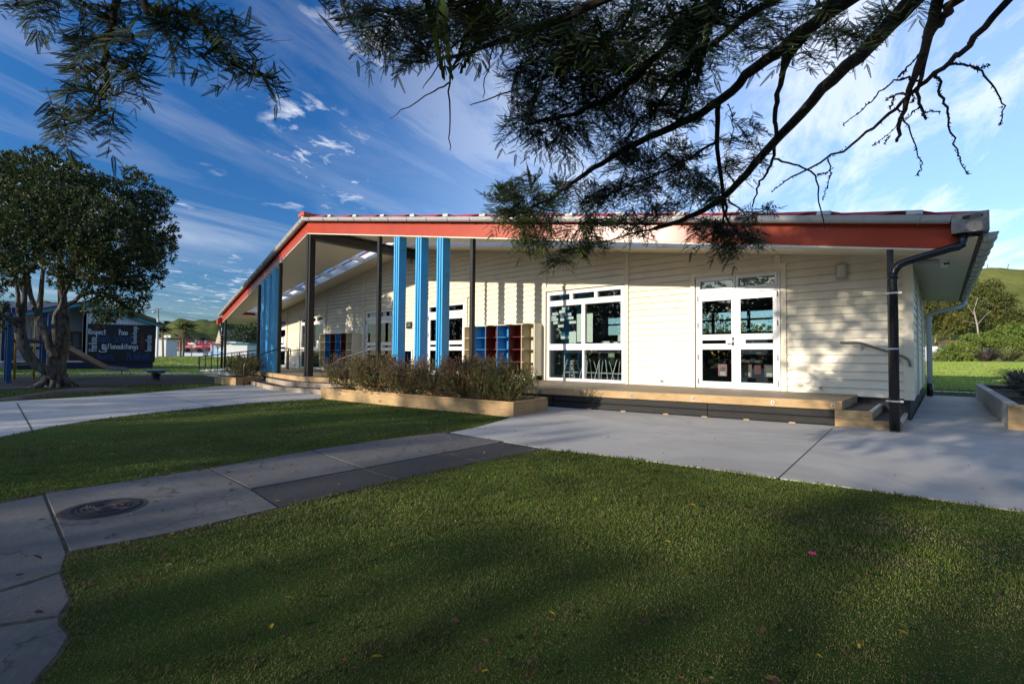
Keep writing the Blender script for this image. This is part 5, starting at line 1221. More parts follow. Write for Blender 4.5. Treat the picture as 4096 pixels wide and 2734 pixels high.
def grass(name, n, r0, r1, a0, a1, hmul, wmul, seed, power=1.6, bright=1.0, vary=1.0):
    g = np.random.default_rng(seed)
    u = g.random(n); k = 2-power
    r = (r0**k+(r1**k-r0**k)*u)**(1/k); th = g.uniform(a0, a1, n)
    fwd = math.atan2(cF[1], cF[0]); x = r*np.cos(fwd+th); y = r*np.sin(fwd+th)
    keep = np.ones(n, bool)
    for p in excl: keep &= ~inpoly(x, y, p)
    ins = inpoly(x, y, foot); de = edge_dry(x, y, foot, .3); keep &= ~(ins & (de > .035*g.random(n)))
    dn = dirtness(x, y); keep &= g.random(n) > dn*.42
    x, y, r, de, dn = x[keep], y[keep], r[keep], de[keep], dn[keep]; n = len(x)
    dec = np.minimum(edge_dry(x, y, conc_r, .3), edge_dry(x, y, conc_l, .3))
    len_ = fbm(x, y, .7, 3); dry = np.clip(fbm(x, y, .42, 11)*2.1-.72, 0, 1)**1.1
    dry = dry*vary
    dry = np.clip(dry*.9+1.25*np.exp(-(de/.20)**2)*(fbm(x, y, 1.1, 31)*2.4-.45).clip(0, 1)+.35*(fbm(x, y, 3.0, 41)-.45).clip(0,1), 0, 1)
    clump = (fbm(x, y, 9.0, 77, 2) > .60) & (vary > .5)
    h = (.008+.015*g.random(n))*hmul*(.45+1.0*len_)*(1-.45*dry)*(1+1.0*np.exp(-(dec/.07)**2)+.8*np.exp(-(de/.06)**2))*np.where(clump, 1.55, 1.0); w = np.maximum(.0014, r*.00055)*wmul*(.7+.6*g.random(n))
    a = g.uniform(0, 2*np.pi, n); lx = np.cos(a); ly = np.sin(a); lean = h*(.25+.9*g.random(n)); b_ = a+np.pi/2+g.normal(0, .5, n)
    z0 = hgt(x, y)-.004
    wx = lx*w; wy = ly*w; cx = np.cos(b_)*lean; cy = np.sin(b_)*lean
    v = np.zeros((n, 5, 3))
    v[:,0] = np.stack([x-wx, y-wy, z0], 1); v[:,1] = np.stack([x+wx, y+wy, z0], 1)
    v[:,2] = np.stack([x+cx*.35+wx*.8, y+cy*.35+wy*.8, z0+h*.62], 1); v[:,3] = np.stack([x+cx*.35-wx*.8, y+cy*.35-wy*.8, z0+h*.62], 1)
    v[:,4] = np.stack([x+cx, y+cy, z0+h], 1)
    base = np.arange(n)[:,None]*5
    f = np.concatenate([base+np.array([[0,1,2]]), base+np.array([[0,2,3]]), base+np.array([[3,2,4]])])
    gcol = np.array([.080,.122,.018]); g2 = np.array([.130,.172,.030]); straw = np.array([.22,.185,.085]); yel = np.array([.17,.17,.035])
    m_ = g.random(n)[:,None]; c = gcol*(1-m_)+g2*m_
    pdry = (g.random(n) < np.maximum(dry*.58+.012, dn*.75))[:,None]; c = np.where(pdry, straw*(.6+.6*g.random((n,1))), c); c = np.where((g.random(n) < .07)[:,None], yel, c)
    mid = (fbm(x, y, 1.6, 51, 3)-.5)*1.3+(fbm(x, y, .35, 52, 2)-.5)*.9
    c = c*(.80+.4*g.random((n,1)))*bright*(1.12+vary*mid[:,None]).clip(.45, 1.8)*np.where(clump, .85, 1.0)[:,None]
    return mesh_np(name, v.reshape(-1,3), f, GRASSM, None, np.concatenate([c,c,c]))
gA = grass('lawn_grass', 700000, 1.15, 9.0, -.98, .98, 1.0, 1.0, 1, 1.35); tag(gA, 'short mown lawn grass with dry straw patches along the path edges', 'grass', kind='stuff')
gB = grass('lawn_grass', 260000, 9.0, 34, -.95, .98, 1.25, 1.2, 2, 1.15); tag(gB, 'short mown lawn grass with dry straw patches along the path edges', 'grass', kind='stuff')
gC = grass('field_grass', 170000, 26, 130, -.86, -.66, 3.0, 1.0, 3, 1.0, 2.7, .3); tag(gC, 'sunlit mown playing field grass beyond the right hand path', 'grass', kind='stuff')
gD = grass('field_grass', 150000, 30, 150, .40, .86, 3.0, 1.0, 4, 1.0, 2.0, .3); tag(gD, 'sunlit mown playing field grass beyond the ramp on the left', 'grass', kind='stuff')
# fallen leaves (stuff)
g = np.random.default_rng(5); n = 1500
r = (1.3+6.5*g.random(n)**1.2); th = g.uniform(-.9, .9, n); fwd = math.atan2(cF[1], cF[0]); x = r*np.cos(fwd+th); y = r*np.sin(fwd+th)
dens = (np.exp(-(((th-.25)/.45)**2))*.7+.3)*np.clip(fbm(x, y, .9, 71)*3.2-1.0, .08, 1); kp = (g.random(n) < dens) & ((~inpoly(x, y, conc_r) & ~inpoly(x, y, conc_l)) | (g.random(n) < .25)); x, y = x[kp], y[kp]; n = len(x)
a = g.uniform(0, 6.28, n); L = .012+.018*g.random(n)**1.6; W = L*(.28+.2*g.random(n)); z = np.where(inpoly(x, y, foot), .018, .036)+.008*g.random(n)
dx, dy = np.cos(a), np.sin(a); t1 = g.normal(0, .35, n)*L; t2 = g.normal(0, .5, n)*W
v = np.zeros((n,6,3))
for k, (u, s) in enumerate(((-1,0),(-.35,-1),(.45,-.85),(1,0),(.45,.85),(-.35,1))): v[:,k] = np.stack([x+dx*L*u-dy*W*s, y+dy*L*u+dx*W*s, z+t1*u*.5+t2*s*.5+abs(s)*.006], 1)
b_ = np.arange(n)[:,None]*6; f = np.concatenate([b_+np.array([[0,1,2,3]]), b_+np.array([[0,3,4,5]])])
pal = np.array([[.42,.30,.02],[.50,.40,.05],[.16,.06,.025],[.10,.05,.025],[.20,.10,.04],[.22,.15,.06],[.09,.045,.03],[.14,.07,.03],[.11,.06,.03]]); c = pal[g.integers(0, 9, n)]*(.7+.5*g.random((n,1)))
tag(mesh_np('fallen_leaves', v.reshape(-1,3), f, LEAF, None, np.concatenate([c,c])), 'scattered yellow and brown fallen leaves on the shaded lawn', 'leaves', kind='stuff')
pk = G(3248,2215,.03); mb = MB(); mb.hexa([pk+[-.02,0,0],pk+[.02,.006,0],pk+[.02,.012,.004],pk+[-.02,.01,0]],[pk+[-.018,0,.01],pk+[.018,.006,.012],pk+[.018,.012,.014],pk+[-.018,.01,.01]])
tag(mb.build('plastic_scrap', M('pink_plastic', (.65,.03,.25), .4)), 'tiny bright pink scrap lying on the lawn', 'litter')

# ================================================================== FOLIAGE BUILDERS
def rand_dirs(g, n):
    v = g.normal(size=(n,3)); return v/np.linalg.norm(v, axis=1, keepdims=True)
def leaf_quads(g, P, D, L, W, cols):
    """one folded diamond leaf per row: base P, direction D, length L, width W"""
    n = len(P); up = rand_dirs(g, n); S = np.cross(D, up); S /= np.linalg.norm(S, axis=1, keepdims=True)+1e-9
    L = np.asarray(L).reshape(-1,1); W = np.asarray(W).reshape(-1,1)
    v = np.zeros((n,4,3)); v[:,0] = P; v[:,1] = P+D*L*.5+S*W*.5; v[:,2] = P+D*L; v[:,3] = P+D*L*.5-S*W*.5
    return v.reshape(-1,3), np.arange(n)[:,None]*4+np.array([[0,1,2,3]]), cols
def crown(g, clumps, n_ros, per, L, W, pal, outward=.8, shell=.55, flat=1.0, shade=None):
    """clumps: (centre, radius); rosettes near each clump's surface, leaves pointing outwards and up"""
    Ps = []; Ds = []; Cs = []
    for c, r in clumps:
        k = max(6, int(n_ros*(r**2)))
        d = rand_dirs(g, k); rr = r*(shell+(1.08-shell)*g.random(k)**.5)[:,None]
        bumpy = 1+.22*np.sin(d[:,0:1]*5+c[0])*np.sin(d[:,1:2]*6+c[1])*np.cos(d[:,2:3]*5)
        p = np.asarray(c)+d*rr*bumpy*np.array([1,1,flat])
        p = np.repeat(p, per, 0)+g.normal(0, L*.25, (k*per,3)); dd = np.repeat(d, per, 0)*outward+rand_dirs(g, k*per)*.9+np.array([0,0,.35])
        dd /= np.linalg.norm(dd, axis=1, keepdims=True)
        ct = pal[g.integers(0, len(pal))]; cc = np.repeat(pal[g.integers(0, len(pal), k)], per, 0)*.65+ct*.35
        cc = cc*(.75+.5*g.random((k*per,1)))
        Ps.append(p); Ds.append(dd); Cs.append(cc)
    P = np.concatenate(Ps); D = np.concatenate(Ds); C = np.concatenate(Cs)
    n = len(P); return leaf_quads(g, P, D, L*(.7+.6*g.random(n)), W*(.7+.6*g.random(n)), C)
def limbs(lines, name, mat, parent, n=8, wob=.0, seed=0):
    mb = MB(); g = np.random.default_rng(seed)
    for pts, r0, r1 in lines:
        P = smooth_path(pts, 2); k = len(P)
        if wob: P = [p+g.normal(0, wob, 3)*(0 if i in (0, k-1) else 1) for i, p in enumerate(P)]
        mb.tube(P, list(np.linspace(r0, r1, k)), n)
    return mb.build(name, mat, parent, smooth=True)

# ---------------------------------------------------------------- dark evergreen tree at the left, multi-stemmed
TB = barkmat('grey_bark', (.012,.010,.008), (.17,.15,.125), 13, (1,1,.30), 1.0)
t0 = G(222,1548); T = depth(t0); tr = empty('evergreen_tree', (*t0[:2], 0), 'big dense dark evergreen tree with several pale twisted stems at the playground', 'tree')
def tp_(px, py, dt=0): return at(px, py, T+dt)
L_ = [([tp_(222,1552),tp_(224,1500),tp_(226,1450),tp_(236,1400),tp_(252,1355)], .48, .34),
 ([tp_(240,1400,-.1),tp_(256,1340,-.1),tp_(258,1260),tp_(250,1200),tp_(244,1120),tp_(240,1000)], .34, .10),
 ([tp_(215,1500,-.3),tp_(180,1478,-.5),tp_(134,1450,-.6),tp_(104,1409,-.7),tp_(83,1347,-.7),tp_(78,1300,-.7),tp_(80,1270,-.7)], .27, .21),
 ([tp_(82,1320,-.7),tp_(60,1292,-.9),tp_(30,1268,-1.2),tp_(-20,1245,-1.5),tp_(-100,1190,-1.7)], .15, .07),
 ([tp_(80,1275,-.7),tp_(95,1232,-.6),tp_(100,1180,-.6),tp_(96,1080,-.5),tp_(80,950,0)], .17, .06),
 ([tp_(78,1270,-.7),tp_(73,1225,-.8),tp_(72,1150,-.9),tp_(50,1000,-1)], .14, .05),
 ([tp_(214,1420,-.4),tp_(200,1385,-.5),tp_(183,1330,-.5),tp_(163,1285,-.5),tp_(150,1250,-.4),tp_(130,1215,-.3),tp_(110,1120,-.1),tp_(110,1000,0)], .24, .06),
 ([tp_(152,1262,-.4),tp_(160,1215,-.4),tp_(166,1140,-.3),tp_(180,1020,0)], .17, .06),
 ([tp_(228,1380,-.4),tp_(222,1320,-.5),tp_(222,1268,-.5),tp_(235,1235,-.4),tp_(270,1220,-.3),tp_(310,1198,-.2),(tp_(365,1130,-.2)),tp_(440,1030,0)], .19, .05),
 ([tp_(240,1235,-.4),tp_(252,1190,-.4),tp_(280,1130,-.3),tp_(330,1020,0)], .13, .05),
 ([tp_(300,1202,-.2),tp_(330,1180,-.4),tp_(400,1170,-.4),tp_(470,1180,-.2)], .08, .03),
 ([tp_(100,1180,-.6),tp_(60,1110,-.6),tp_(20,1000,-.6)], .09, .04), ([tp_(250,1150,0),tp_(300,1060,.3),tp_(380,900,.3)], .12, .05)]
L_ = [(p_, a_*.60, b2_*.68) for p_, a_, b2_ in L_]
for k in range(9):                            # buttress roots
    a_ = k*.75; L_.append(([t0+np.array([math.cos(a_)*.1,math.sin(a_)*.1,.75]), t0+np.array([math.cos(a_)*.30,math.sin(a_)*.30,.22]), t0+np.array([math.cos(a_)*.55,math.sin(a_)*.55,.03]), t0+np.array([math.cos(a_)*.8,math.sin(a_)*.8,-.08])], .10, .04))
limbs(L_, 'trunk', TB, tr, 14, .006, 3)
g = np.random.default_rng(11)
CL = [(60,720,105,0),(165,715,110,-.6),(250,735,95,-.8),(330,750,105,.5),(420,800,105,0),(550,760,62,.8),(600,830,75,.8),(520,850,90,.3),(610,920,75,.8),(620,1000,70,.6),(560,1080,85,-.3),(470,1010,120,-1.1),(420,930,120,-1.3),(310,880,120,-1.4),(190,870,125,-1.6),(70,860,120,-1),(40,980,95,-1),(290,1020,85,-1.6),(490,1170,75,-.5),(440,1235,52,0),(95,985,75,-1.6),(-70,780,150,0),(-150,950,160,0),(380,1110,80,-.9),(200,960,90,1.0),(530,960,100,.6),(30,650,45,0),(650,790,35,.6),(400,1270,28,-.1),(360,1225,30,0),(520,1230,35,0),(-40,1100,90,-.5),(60,1090,50,-1.2),(390,1060,60,-1.7),(255,1110,45,-1.6),(530,700,35,.8),(230,800,100,1.5),(330,930,100,1.4),(100,800,110,1.4),(20,1290,25,-1.0),(-30,1230,45,-1.2)]
cl = [(tp_(a, b_, d), r/FPX*T) for a, b_, r, d in CL]
pal = np.array([[.020,.042,.011],[.030,.054,.014],[.050,.080,.020],[.038,.064,.016],[.085,.082,.028],[.026,.048,.018]])
v, f, c = crown(g, [(c_, r_*(.80+.32*g.random())) for c_, r_ in cl], 520, 9, .11, .045, pal, .8, .62)
mesh_np('crown', v, f, LEAF, tr, c)

# ---------------------------------------------------------------- shrubs in the planters
STEM = barkmat('shrub_stem', (.10,.05,.03), (.24,.13,.08), 20)
def shrub(c, h, spread, n_tw, per, seed, lab, grp, browny=.6, side=1):
    g = np.random.default_rng(seed); r = empty('shrub', c, lab, 'shrub', grp); lines = []; P = []; D = []; C = []
    for k in range(n_tw):
        a = g.uniform(0, 6.283); e = g.uniform(.10, 1.0); hz = h*g.uniform(.0, .45); out = spread*math.sqrt(e)
        q0 = np.array(c)+[g.normal(0,.03), g.normal(0,.03), hz]; L = (h-hz)*g.uniform(.30, 1.06)*(1-.25*e)
        q1 = q0+[math.cos(a)*out*.95, math.sin(a)*out*.95, L*.38]; q2 = q0+[math.cos(a)*out*1.12+g.normal(0,.04), math.sin(a)*out+g.normal(0,.04), L]
        if k % 3 == 0: lines.append(([q0, q1, q2], .006, .0025))
        m_ = g.integers(per-6, per+6); u = np.sqrt(g.random(m_))[:,None]*.96+.04
        p = (1-u)**2*q0+2*u*(1-u)*q1+u*u*q2; d = 2*(1-u)*(q1-q0)+2*u*(q2-q1); d /= np.linalg.norm(d, axis=1, keepdims=True)
        d = d*.75+rand_dirs(g, m_)*.75+np.array([0,0,.25]); d /= np.linalg.norm(d, axis=1, keepdims=True); P.append(p+g.normal(0,.012,(m_,3))); D.append(d)
        hh = (p[:,2:3]-c[2])/h; br = (g.random((m_,1)) < np.clip(hh*1.5*browny+.05, 0, .95)); 
        C.append(np.where(br, np.array([[.15,.068,.050]])*(.6+.8*g.random((m_,1))), np.array([[.115,.150,.040]])*(.55+.9*g.random((m_,1)))))
    P = np.concatenate(P); D = np.concatenate(D); C = np.concatenate(C); n = len(P)
    v, f, c_ = leaf_quads(g, P, D, .055*(.6+.8*g.random(n)), 0.0135*(.7+.6*g.random(n)), C)
    for k in range(3): lines.append(([np.array(c), np.array(c)+[g.normal(0,.02),g.normal(0,.02),h*.35], np.array(c)+[g.normal(0,.05),g.normal(0,.05),h*.7]], .012, .004))
    limbs(lines, 'stem', STEM, r, 5); mesh_np('foliage', v, f, LEAF, r, c_); return r
SH = [(1385,1574,1.15,.62,'purplish narrow leaved shrub nearest the handrail end of the long planter'),(1500,1583,1.18,.60,'purplish narrow leaved shrub in front of the low window gap, second along the long planter'),(1620,1592,1.08,.56,'purplish narrow leaved shrub below the first blue fin, third along the long planter'),(1732,1600,1.12,.54,'purplish narrow leaved shrub below the middle blue fin of the right group'),(1858,1612,1.16,.56,'purplish narrow leaved shrub with a pale stem under the right thin black post'),(1960,1618,1.16,.56,'leafy purplish shrub in front of the cubby shelf bays'),(2045,1622,.95,.54,'olive green lower shrub at the right end of the long planter')]
for k, (px, py, h, s, lab) in enumerate(SH): shrub(G(px, py, .18), h*.95, s, int(190+50*((k*5)%3)), 34, 40+k, lab, 'shrubs in the long planter', (.5,.42,.6,.52,.66,.40,.22)[k])
shrub(np.array([-21.3, 7.75, .18]), 1.10, .70, 330, 34, 60, 'round olive brown shrub alone in the small left planter', None, .3)
# tufted grass in the right planter
g = np.random.default_rng(8)
for k, (x_, y_, lab) in enumerate(((1.75,13.0,'nearest'),(2.1,14.6,'second nearest'),(1.75,16.3,'third nearest'),(2.2,18.0,'fourth nearest'),(1.8,19.8,'farthest'))):
    n = 420; a = g.uniform(0, 6.283, n); out = .20+.55*g.random(n); h = .25+.35*g.random(n); w = .007+.004*g.random(n)
    p0 = np.stack([x_+np.cos(a)*.12*g.random(n)*3, y_+np.sin(a)*.12*g.random(n)*4, np.full(n, .38)], 1); dr = np.stack([np.cos(a), np.sin(a), 0*a], 1); sd = np.stack([-np.sin(a), np.cos(a), 0*a], 1)
    v = np.zeros((n,7,3)); ww = w[:,None]
    for q, (u, hh, wm) in enumerate(((0,0,1),(.3,.75,1),(.7,1.0,.7))):
        m_ = p0+dr*(out*u)[:,None]; m_[:,2] += h*hh; v[:,2*q] = m_-sd*ww*wm; v[:,2*q+1] = m_+sd*ww*wm
    m_ = p0+dr*out[:,None]; m_[:,2] += h*.8; v[:,6] = m_
    b_ = np.arange(n)[:,None]*7; f = np.concatenate([b_+np.array([[0,1,3]]), b_+np.array([[0,3,2]]), b_+np.array([[2,3,5]]), b_+np.array([[2,5,4]]), b_+np.array([[4,5,6]])])
    c = np.array([[.020,.030,.014]])*(.6+.9*g.random((n,1))); 
    tag(mesh_np('grass_tuft', v.reshape(-1,3), f, LEAF, None, np.tile(c,(5,1))), 'dark strappy grass clump in the right planter, %s of the five' % lab, 'plant', 'strappy clumps in the right planter')

# ---------------------------------------------------------------- background trees
def simple_tree(name, lab, clumps, t, leaf, wid, pal, dens, per, seed, trunks=(), grp=None, cat='tree', bark=None, base=None, shell=.5, tr_=5):
    g = np.random.default_rng(seed); px0 = np.mean([c[0] for c in clumps]); b_ = gz(px0, t) if base is None else base
    r = empty(name, b_, lab, cat, grp)
    cl = [(at(a, b2, t+d), rr/FPX*t) for a, b2, rr, d in clumps]
    v, f, c = crown(g, cl, dens, per, leaf, wid, np.array(pal), .7, shell); mesh_np('crown', v, f, LEAF, r, c)
    if trunks: limbs([([at(a, b2, t+d) for a, b2, d in pts], r0, r1) for pts, r0, r1 in trunks], 'trunk', bark or TB, r, 6)
    return r
DG = [[.022,.045,.010],[.035,.062,.014],[.055,.085,.022],[.040,.065,.014]]
simple_tree('broadleaf_tree', 'big rounded dark green tree seen under the left eave above the toilet block', [(960,1320,28,0),(990,1310,30,1),(1020,1325,30,0),(940,1350,26,-1),(975,1355,30,-2),(1010,1365,32,-1),(1040,1350,30,1),(955,1378,22,0),(1000,1385,24,0),(1060,1330,40,2),(935,1325,15,0)], 130, .45, .28, DG, 14, 7, 21, [([(985,1410,0),(985,1380,0),(990,1340,0)], .4, .2)])
simple_tree('broadleaf_tree', 'low dark trees on the slope behind the steep church gable', [(905,1345,10,3),(895,1360,12,2),(915,1365,12,0),(880,1385,12,0),(905,1385,14,0)], 150, .4, .25, DG, 14, 6, 22)
BR = [[.10,.060,.030],[.13,.08,.04],[.08,.05,.028]]
for k, (px, py, w) in enumerate(((775,1358,14),(795,1354,15),(818,1356,14),(690,1362,10),(838,1360,12))):
    simple_tree('bare_tree', 'brown leafless tree behind the red roof, %s' % ('beside the palm crown','behind the sharp white gable','behind the dark tuft tree','under the white sign','nearest the church gable')[k], [(px,py,w,0),(px-w*.7,py+6,w*.7,0),(px+w*.7,py+6,w*.7,1)], 215, .35, .09, BR, 10, 4, 70+k, [([(px,1400,0),(px,1370,0),(px+2,py,0)], .3, .1)], 'brown bare trees behind the red roof', shell=.1)
for k, (px, py, w) in enumerate(((800,1289,16),(822,1288,14),(780,1292,10),(663,1289,7),(672,1288,6))):
    simple_tree('conifer_clump', 'dark conifer on the hill skyline, %s' % ('largest right of the palm','right beside the largest one','lowest one close to the palm','left one of the pair on the left ridge','right one of the pair on the left ridge')[k], [(px,py,w*.6,0),(px-w*.5,py+3,w*.5,0),(px+w*.5,py+2,w*.5,0)], 800, 2.2, 1.2, [[.02,.035,.014],[.03,.045,.018]], .5, 6, 80+k, (), 'dark trees on the hill skyline', base=at(px,py+8,800))
HW = M('hill_house_wall', (.62,.56,.50), .7)
for k, (px, py, w, h, lab) in enumerate(((870,1283,9,4.5,'pale house with a ridge roof on the hill top by the gutter end'),(840,1288,4,3,'tiny grey house on the hill skyline left of the pale house'))):
    hb = empty('hill_house', at(px,py+4,790), lab, 'house'); fbox(MB(), px-w, px+w, py, py+h, 790, 6).build('wall', HW, hb)
    a, b2, c2 = at(px-w-1,py,789), at(px+w+1,py,789), at(px,py-3.5,789); fw = np.array([cF[0],cF[1],0])*8; mb = MB(); mb.poly([a,b2,c2]); mb.poly([a,c2,c2+fw,a+fw]); mb.poly([c2,b2,b2+fw,c2+fw]); mb.poly([a+fw,c2+fw,b2+fw]); mb.build('roof', M('hill_house_roof', (.30,.16,.12), .7), hb)
# palms
PT = barkmat('palm_trunk', (.10,.075,.05), (.30,.24,.17), 6, (1,1,3)); PF = [[.19,.21,.035],[.14,.18,.035],[.24,.22,.045],[.09,.13,.03]]
def palm(lab, base_px, top, t, fl, nf, seed, wind, grp, pal, trunk_w=.32, dead=True):
    g = np.random.default_rng(seed); b_ = gz(base_px[0], t); r = empty('palm_tree', b_, lab, 'palm tree', grp); top = at(*top, t)
    limbs([([b_, (b_+top)/2+[.1,0,0], top], trunk_w, trunk_w*.85)], 'trunk', PT, r, 8); P = []; D = []; C = []
    w_ = np.array(cR)*wind; mb = []
    for k in range(nf):
        a = 2.4*k; el = R_(-50 if (dead and k > nf*.72) else g.uniform(-5, 80)); L = fl*g.uniform(.75, 1.05)
        d = np.array([math.cos(a)*math.cos(el), math.sin(a)*math.cos(el), math.sin(el)]); d = d+w_*(.5 if el > 0 else .15); d /= np.linalg.norm(d)
        q1 = top+d*L*.5; q2 = top+d*L+np.array([0,0,-L*.25])+w_*L*.3; n = 46; u = np.linspace(.12, 1, n)[:,None]
        p = (1-u)**2*top+2*u*(1-u)*q1+u*u*q2; tg = 2*(1-u)*(q1-top)+2*u*(q2-q1); tg /= np.linalg.norm(tg, axis=1, keepdims=True)
        sd = np.cross(tg, [0,0,1]); sd /= np.linalg.norm(sd, axis=1, keepdims=True)+1e-6
        for s in (-1, 1):
            dd = sd*s*.75+tg*.7+np.array([0,0,-.45])+w_*.25+g.normal(0,.1,(n,3)); dd /= np.linalg.norm(dd, axis=1, keepdims=True)
            P.append(p); D.append(dd); C.append(np.tile((np.array([.24,.17,.10]) if (dead and k > nf*.72) else np.array(pal)[g.integers(0,len(pal))]), (n,1))*(.7+.6*g.random((n,1))))
        mb.append(([top, q1, q2], .05, .02))
    P = np.concatenate(P); D = np.concatenate(D); C = np.concatenate(C); n = len(P)
    v, f, c = leaf_quads(g, P, D, fl*.22*(.7+.5*g.random(n)), fl*.030*np.ones(n), C); mesh_np('frond', v, f, LEAF, r, c); limbs(mb, 'frond_rib', PT, r, 4); return r
palm('tall palm with a pale ringed trunk and wind blown yellow green fronds beyond the field', (733,1400), (733,1318), 140, 3.5, 52, 31, .8, None, PF)
palm('second palm trunk with sparser fronds half behind the tall palm', (722,1398), (720,1345), 146, 2.4, 22, 32, .4, None, PF, .34)
palm('dark palm crown peeking past the corner of the mural block', (652,1400), (650,1322), 112, 2.0, 30, 33, .25, None, [[.035,.055,.018],[.05,.07,.02]], .22, False)
palm('small dark tufted cabbage tree above the parked cars', (809,1402), (809,1362), 165, 1.9, 30, 34, .1, None, [[.045,.025,.02],[.03,.02,.018]], .12, False)

# ---- right hand side: bush belt, shrubs, flax
OL = [[.11,.135,.030],[.15,.155,.036],[.085,.110,.026],[.20,.18,.045],[.07,.090,.024]]
RT = [(3725,1240,75,0,'tree right behind the white downpipe, left edge of the bush belt'),(3790,1200,85,4,'olive tree at the left of the bush belt above the rusty shed'),(3870,1150,70,6,'tallest olive tree of the bush belt'),(3930,1190,75,2,'olive tree behind the pale stemmed sapling'),(3985,1205,60,5,'dark olive tree right of the tallest one'),(4050,1275,58,1,'olive tree at the right of the bush belt'),(3800,1300,70,-2,'low bushy tree directly above the rusty shed roof'),(3880,1290,70,-1,'low bushy tree left of the sapling stem'),(4000,1300,70,0,'low bushy tree right of the sapling stem'),(4085,1290,75,2,'bushy tree at the frame edge of the bush belt'),(3740,1310,60,-1,'low bushy tree against the white downpipe'),(4160,1300,70,3,'bushy tree ending the bush belt')]
TWB = barkmat('pale_branch', (.16,.13,.10), (.36,.32,.26), 8)
for k, (px, py, rr, d, lab) in enumerate(RT):
    g2_ = np.random.default_rng(100+k); cs = [(px+g2_.normal(0,rr*.45), py+g2_.normal(0,rr*.35), rr*g2_.uniform(.38,.6), d+g2_.normal(0,1.5)) for _ in range(8)]
    simple_tree('bush_tree', lab, cs, 108, .42, .18, OL, 38, 7, 200+k, [([(px,1370,d),(px+5,py+rr*.6,d),(px+10,py,d)], .22, .07), ([(px+4,py+rr*.7,d),(px-rr*.4,py,d)], .12, .04), ([(px+4,py+rr*.6,d),(px+rr*.5,py-rr*.2,d)], .12, .04)], 'trees of the bush belt on the right', bark=TWB)
BT = np.random.default_rng(55)
for k, (px, lab) in enumerate(((2330,'left of the large window stools'),(2560,'behind the wall between the window and doors'),(2790,'through the left door leaf'),(2960,'through the right door leaf'),(3130,'at the right edge of the doors'))):
    simple_tree('bush_tree', 'olive tree seen through the room, '+lab, [(px+BT.normal(0,45), 1370+BT.normal(0,26), BT.uniform(38,60), BT.normal(0,2)) for _ in range(9)], 62, .34, .15, OL, 26, 7, 260+k, [([(px,1440,0),(px+4,1390,0),(px,1350,0)], .18, .06)], 'trees on the far lawn behind the building', bark=TWB)
GB = [[.13,.20,.032],[.18,.24,.045],[.09,.15,.026],[.23,.26,.05]]
sa = empty('sapling', gz(3914,96), 'slim sapling with a bare pale trunk in front of the bush belt', 'tree')
limbs([([at(a,b2,97) for a,b2 in ((3914,1350),(3910,1305),(3900,1262),(3896,1240))], .17, .10), ([at(a,b2,97) for a,b2 in ((3900,1262),(3880,1236),(3872,1218))], .08, .03), ([at(a,b2,97) for a,b2 in ((3896,1240),(3905,1210),(3912,1190))], .08, .03), ([at(a,b2,97) for a,b2 in ((3909,1300),(3940,1262),(3965,1240))], .06, .025), ([at(a,b2,97) for a,b2 in ((3908,1292),(3880,1288),(3850,1284))], .06, .03)], 'trunk', M('white_bark', (.36,.31,.26), .8, .2, 6), sa, 8)
v, f, c = crown(np.random.default_rng(77), [(at(3905,1195,97),2.2),(at(3880,1205,97),1.8),(at(3930,1215,98),1.8)], 5, 7, .4, .16, np.array(OL), .7, .3); mesh_np('crown', v, f, LEAF, sa, c)
BB = [(3795,1415,45,0,'bright green rounded bush in front of the rusty roofed shed',[(3770,1428,28,0),(3800,1412,36,0),(3840,1408,36,0),(3880,1420,34,0),(3905,1432,22,0),(3760,1440,18,0),(3830,1438,30,-1),(3870,1440,26,-1),(3810,1385,18,0)]),
 (3900,1370,40,6,'light green leafy shrub mass between the shed and the flax',[(3860,1368,26,6),(3895,1372,24,6),(3925,1360,30,8),(3880,1352,18,8),(3950,1375,24,7)]),
 (4030,1350,60,9,'large leafy green shrub mass at the right edge of the view',[(3985,1350,34,8),(4020,1335,36,9),(4060,1325,40,10),(4095,1345,40,8),(4040,1370,34,7),(4090,1390,34,6),(4130,1340,50,9),(4005,1375,26,6)])]
for k, (px, py, rr, d, lab, cs) in enumerate(BB): simple_tree('leafy_bush', lab, cs, 82, .30, .16, GB, 95, 7, 300+k, (), None, 'bush')
def flax(px, py, t, h, n, pal, seed, lab, lean):
    g = np.random.default_rng(seed); b_ = at(px, py, t); b_[2] = float(hgt(b_[0], b_[1])); a = g.uniform(0, 6.283, n); out = h*(.2+.75*g.random(n)); hh = h*(.5+.6*g.random(n))*(1.1-.5*out/h); w = .10+.05*g.random(n)
    p0 = b_+np.stack([np.cos(a)*.5*g.random(n), np.sin(a)*.5*g.random(n), 0*a], 1); dr = np.stack([np.cos(a), np.sin(a), 0*a], 1)+np.array(cR)*lean; sd = np.stack([-np.sin(a), np.cos(a), 0*a], 1); v = np.zeros((n,5,3))
    v[:,0] = p0-sd*w[:,None]; v[:,1] = p0+sd*w[:,None]; m_ = p0+dr*(out*.45)[:,None]; m_[:,2] += hh*.7; v[:,2] = m_+sd*w[:,None]; v[:,3] = m_-sd*w[:,None]; m_ = p0+dr*out[:,None]; m_[:,2] += hh; v[:,4] = m_
    q = np.arange(n)[:,None]*5; f = np.concatenate([q+np.array([[0,1,2]]), q+np.array([[0,2,3]]), q+np.array([[3,2,4]])]); pl = np.array(pal); c = pl[g.integers(0,len(pl),n)]*(.7+.6*g.random((n,1)))
    tag(mesh_np('flax_plant', v.reshape(-1,3), f, LEAF, None, np.tile(c,(3,1))), lab, 'plant', 'flax plants on the lawn edge')
flax(3945,1440,80,2.4,260,[[.07,.055,.05],[.12,.10,.09],[.05,.045,.035],[.20,.18,.16]],401,'dark bronze flax clump right of the bright green bush',.15)
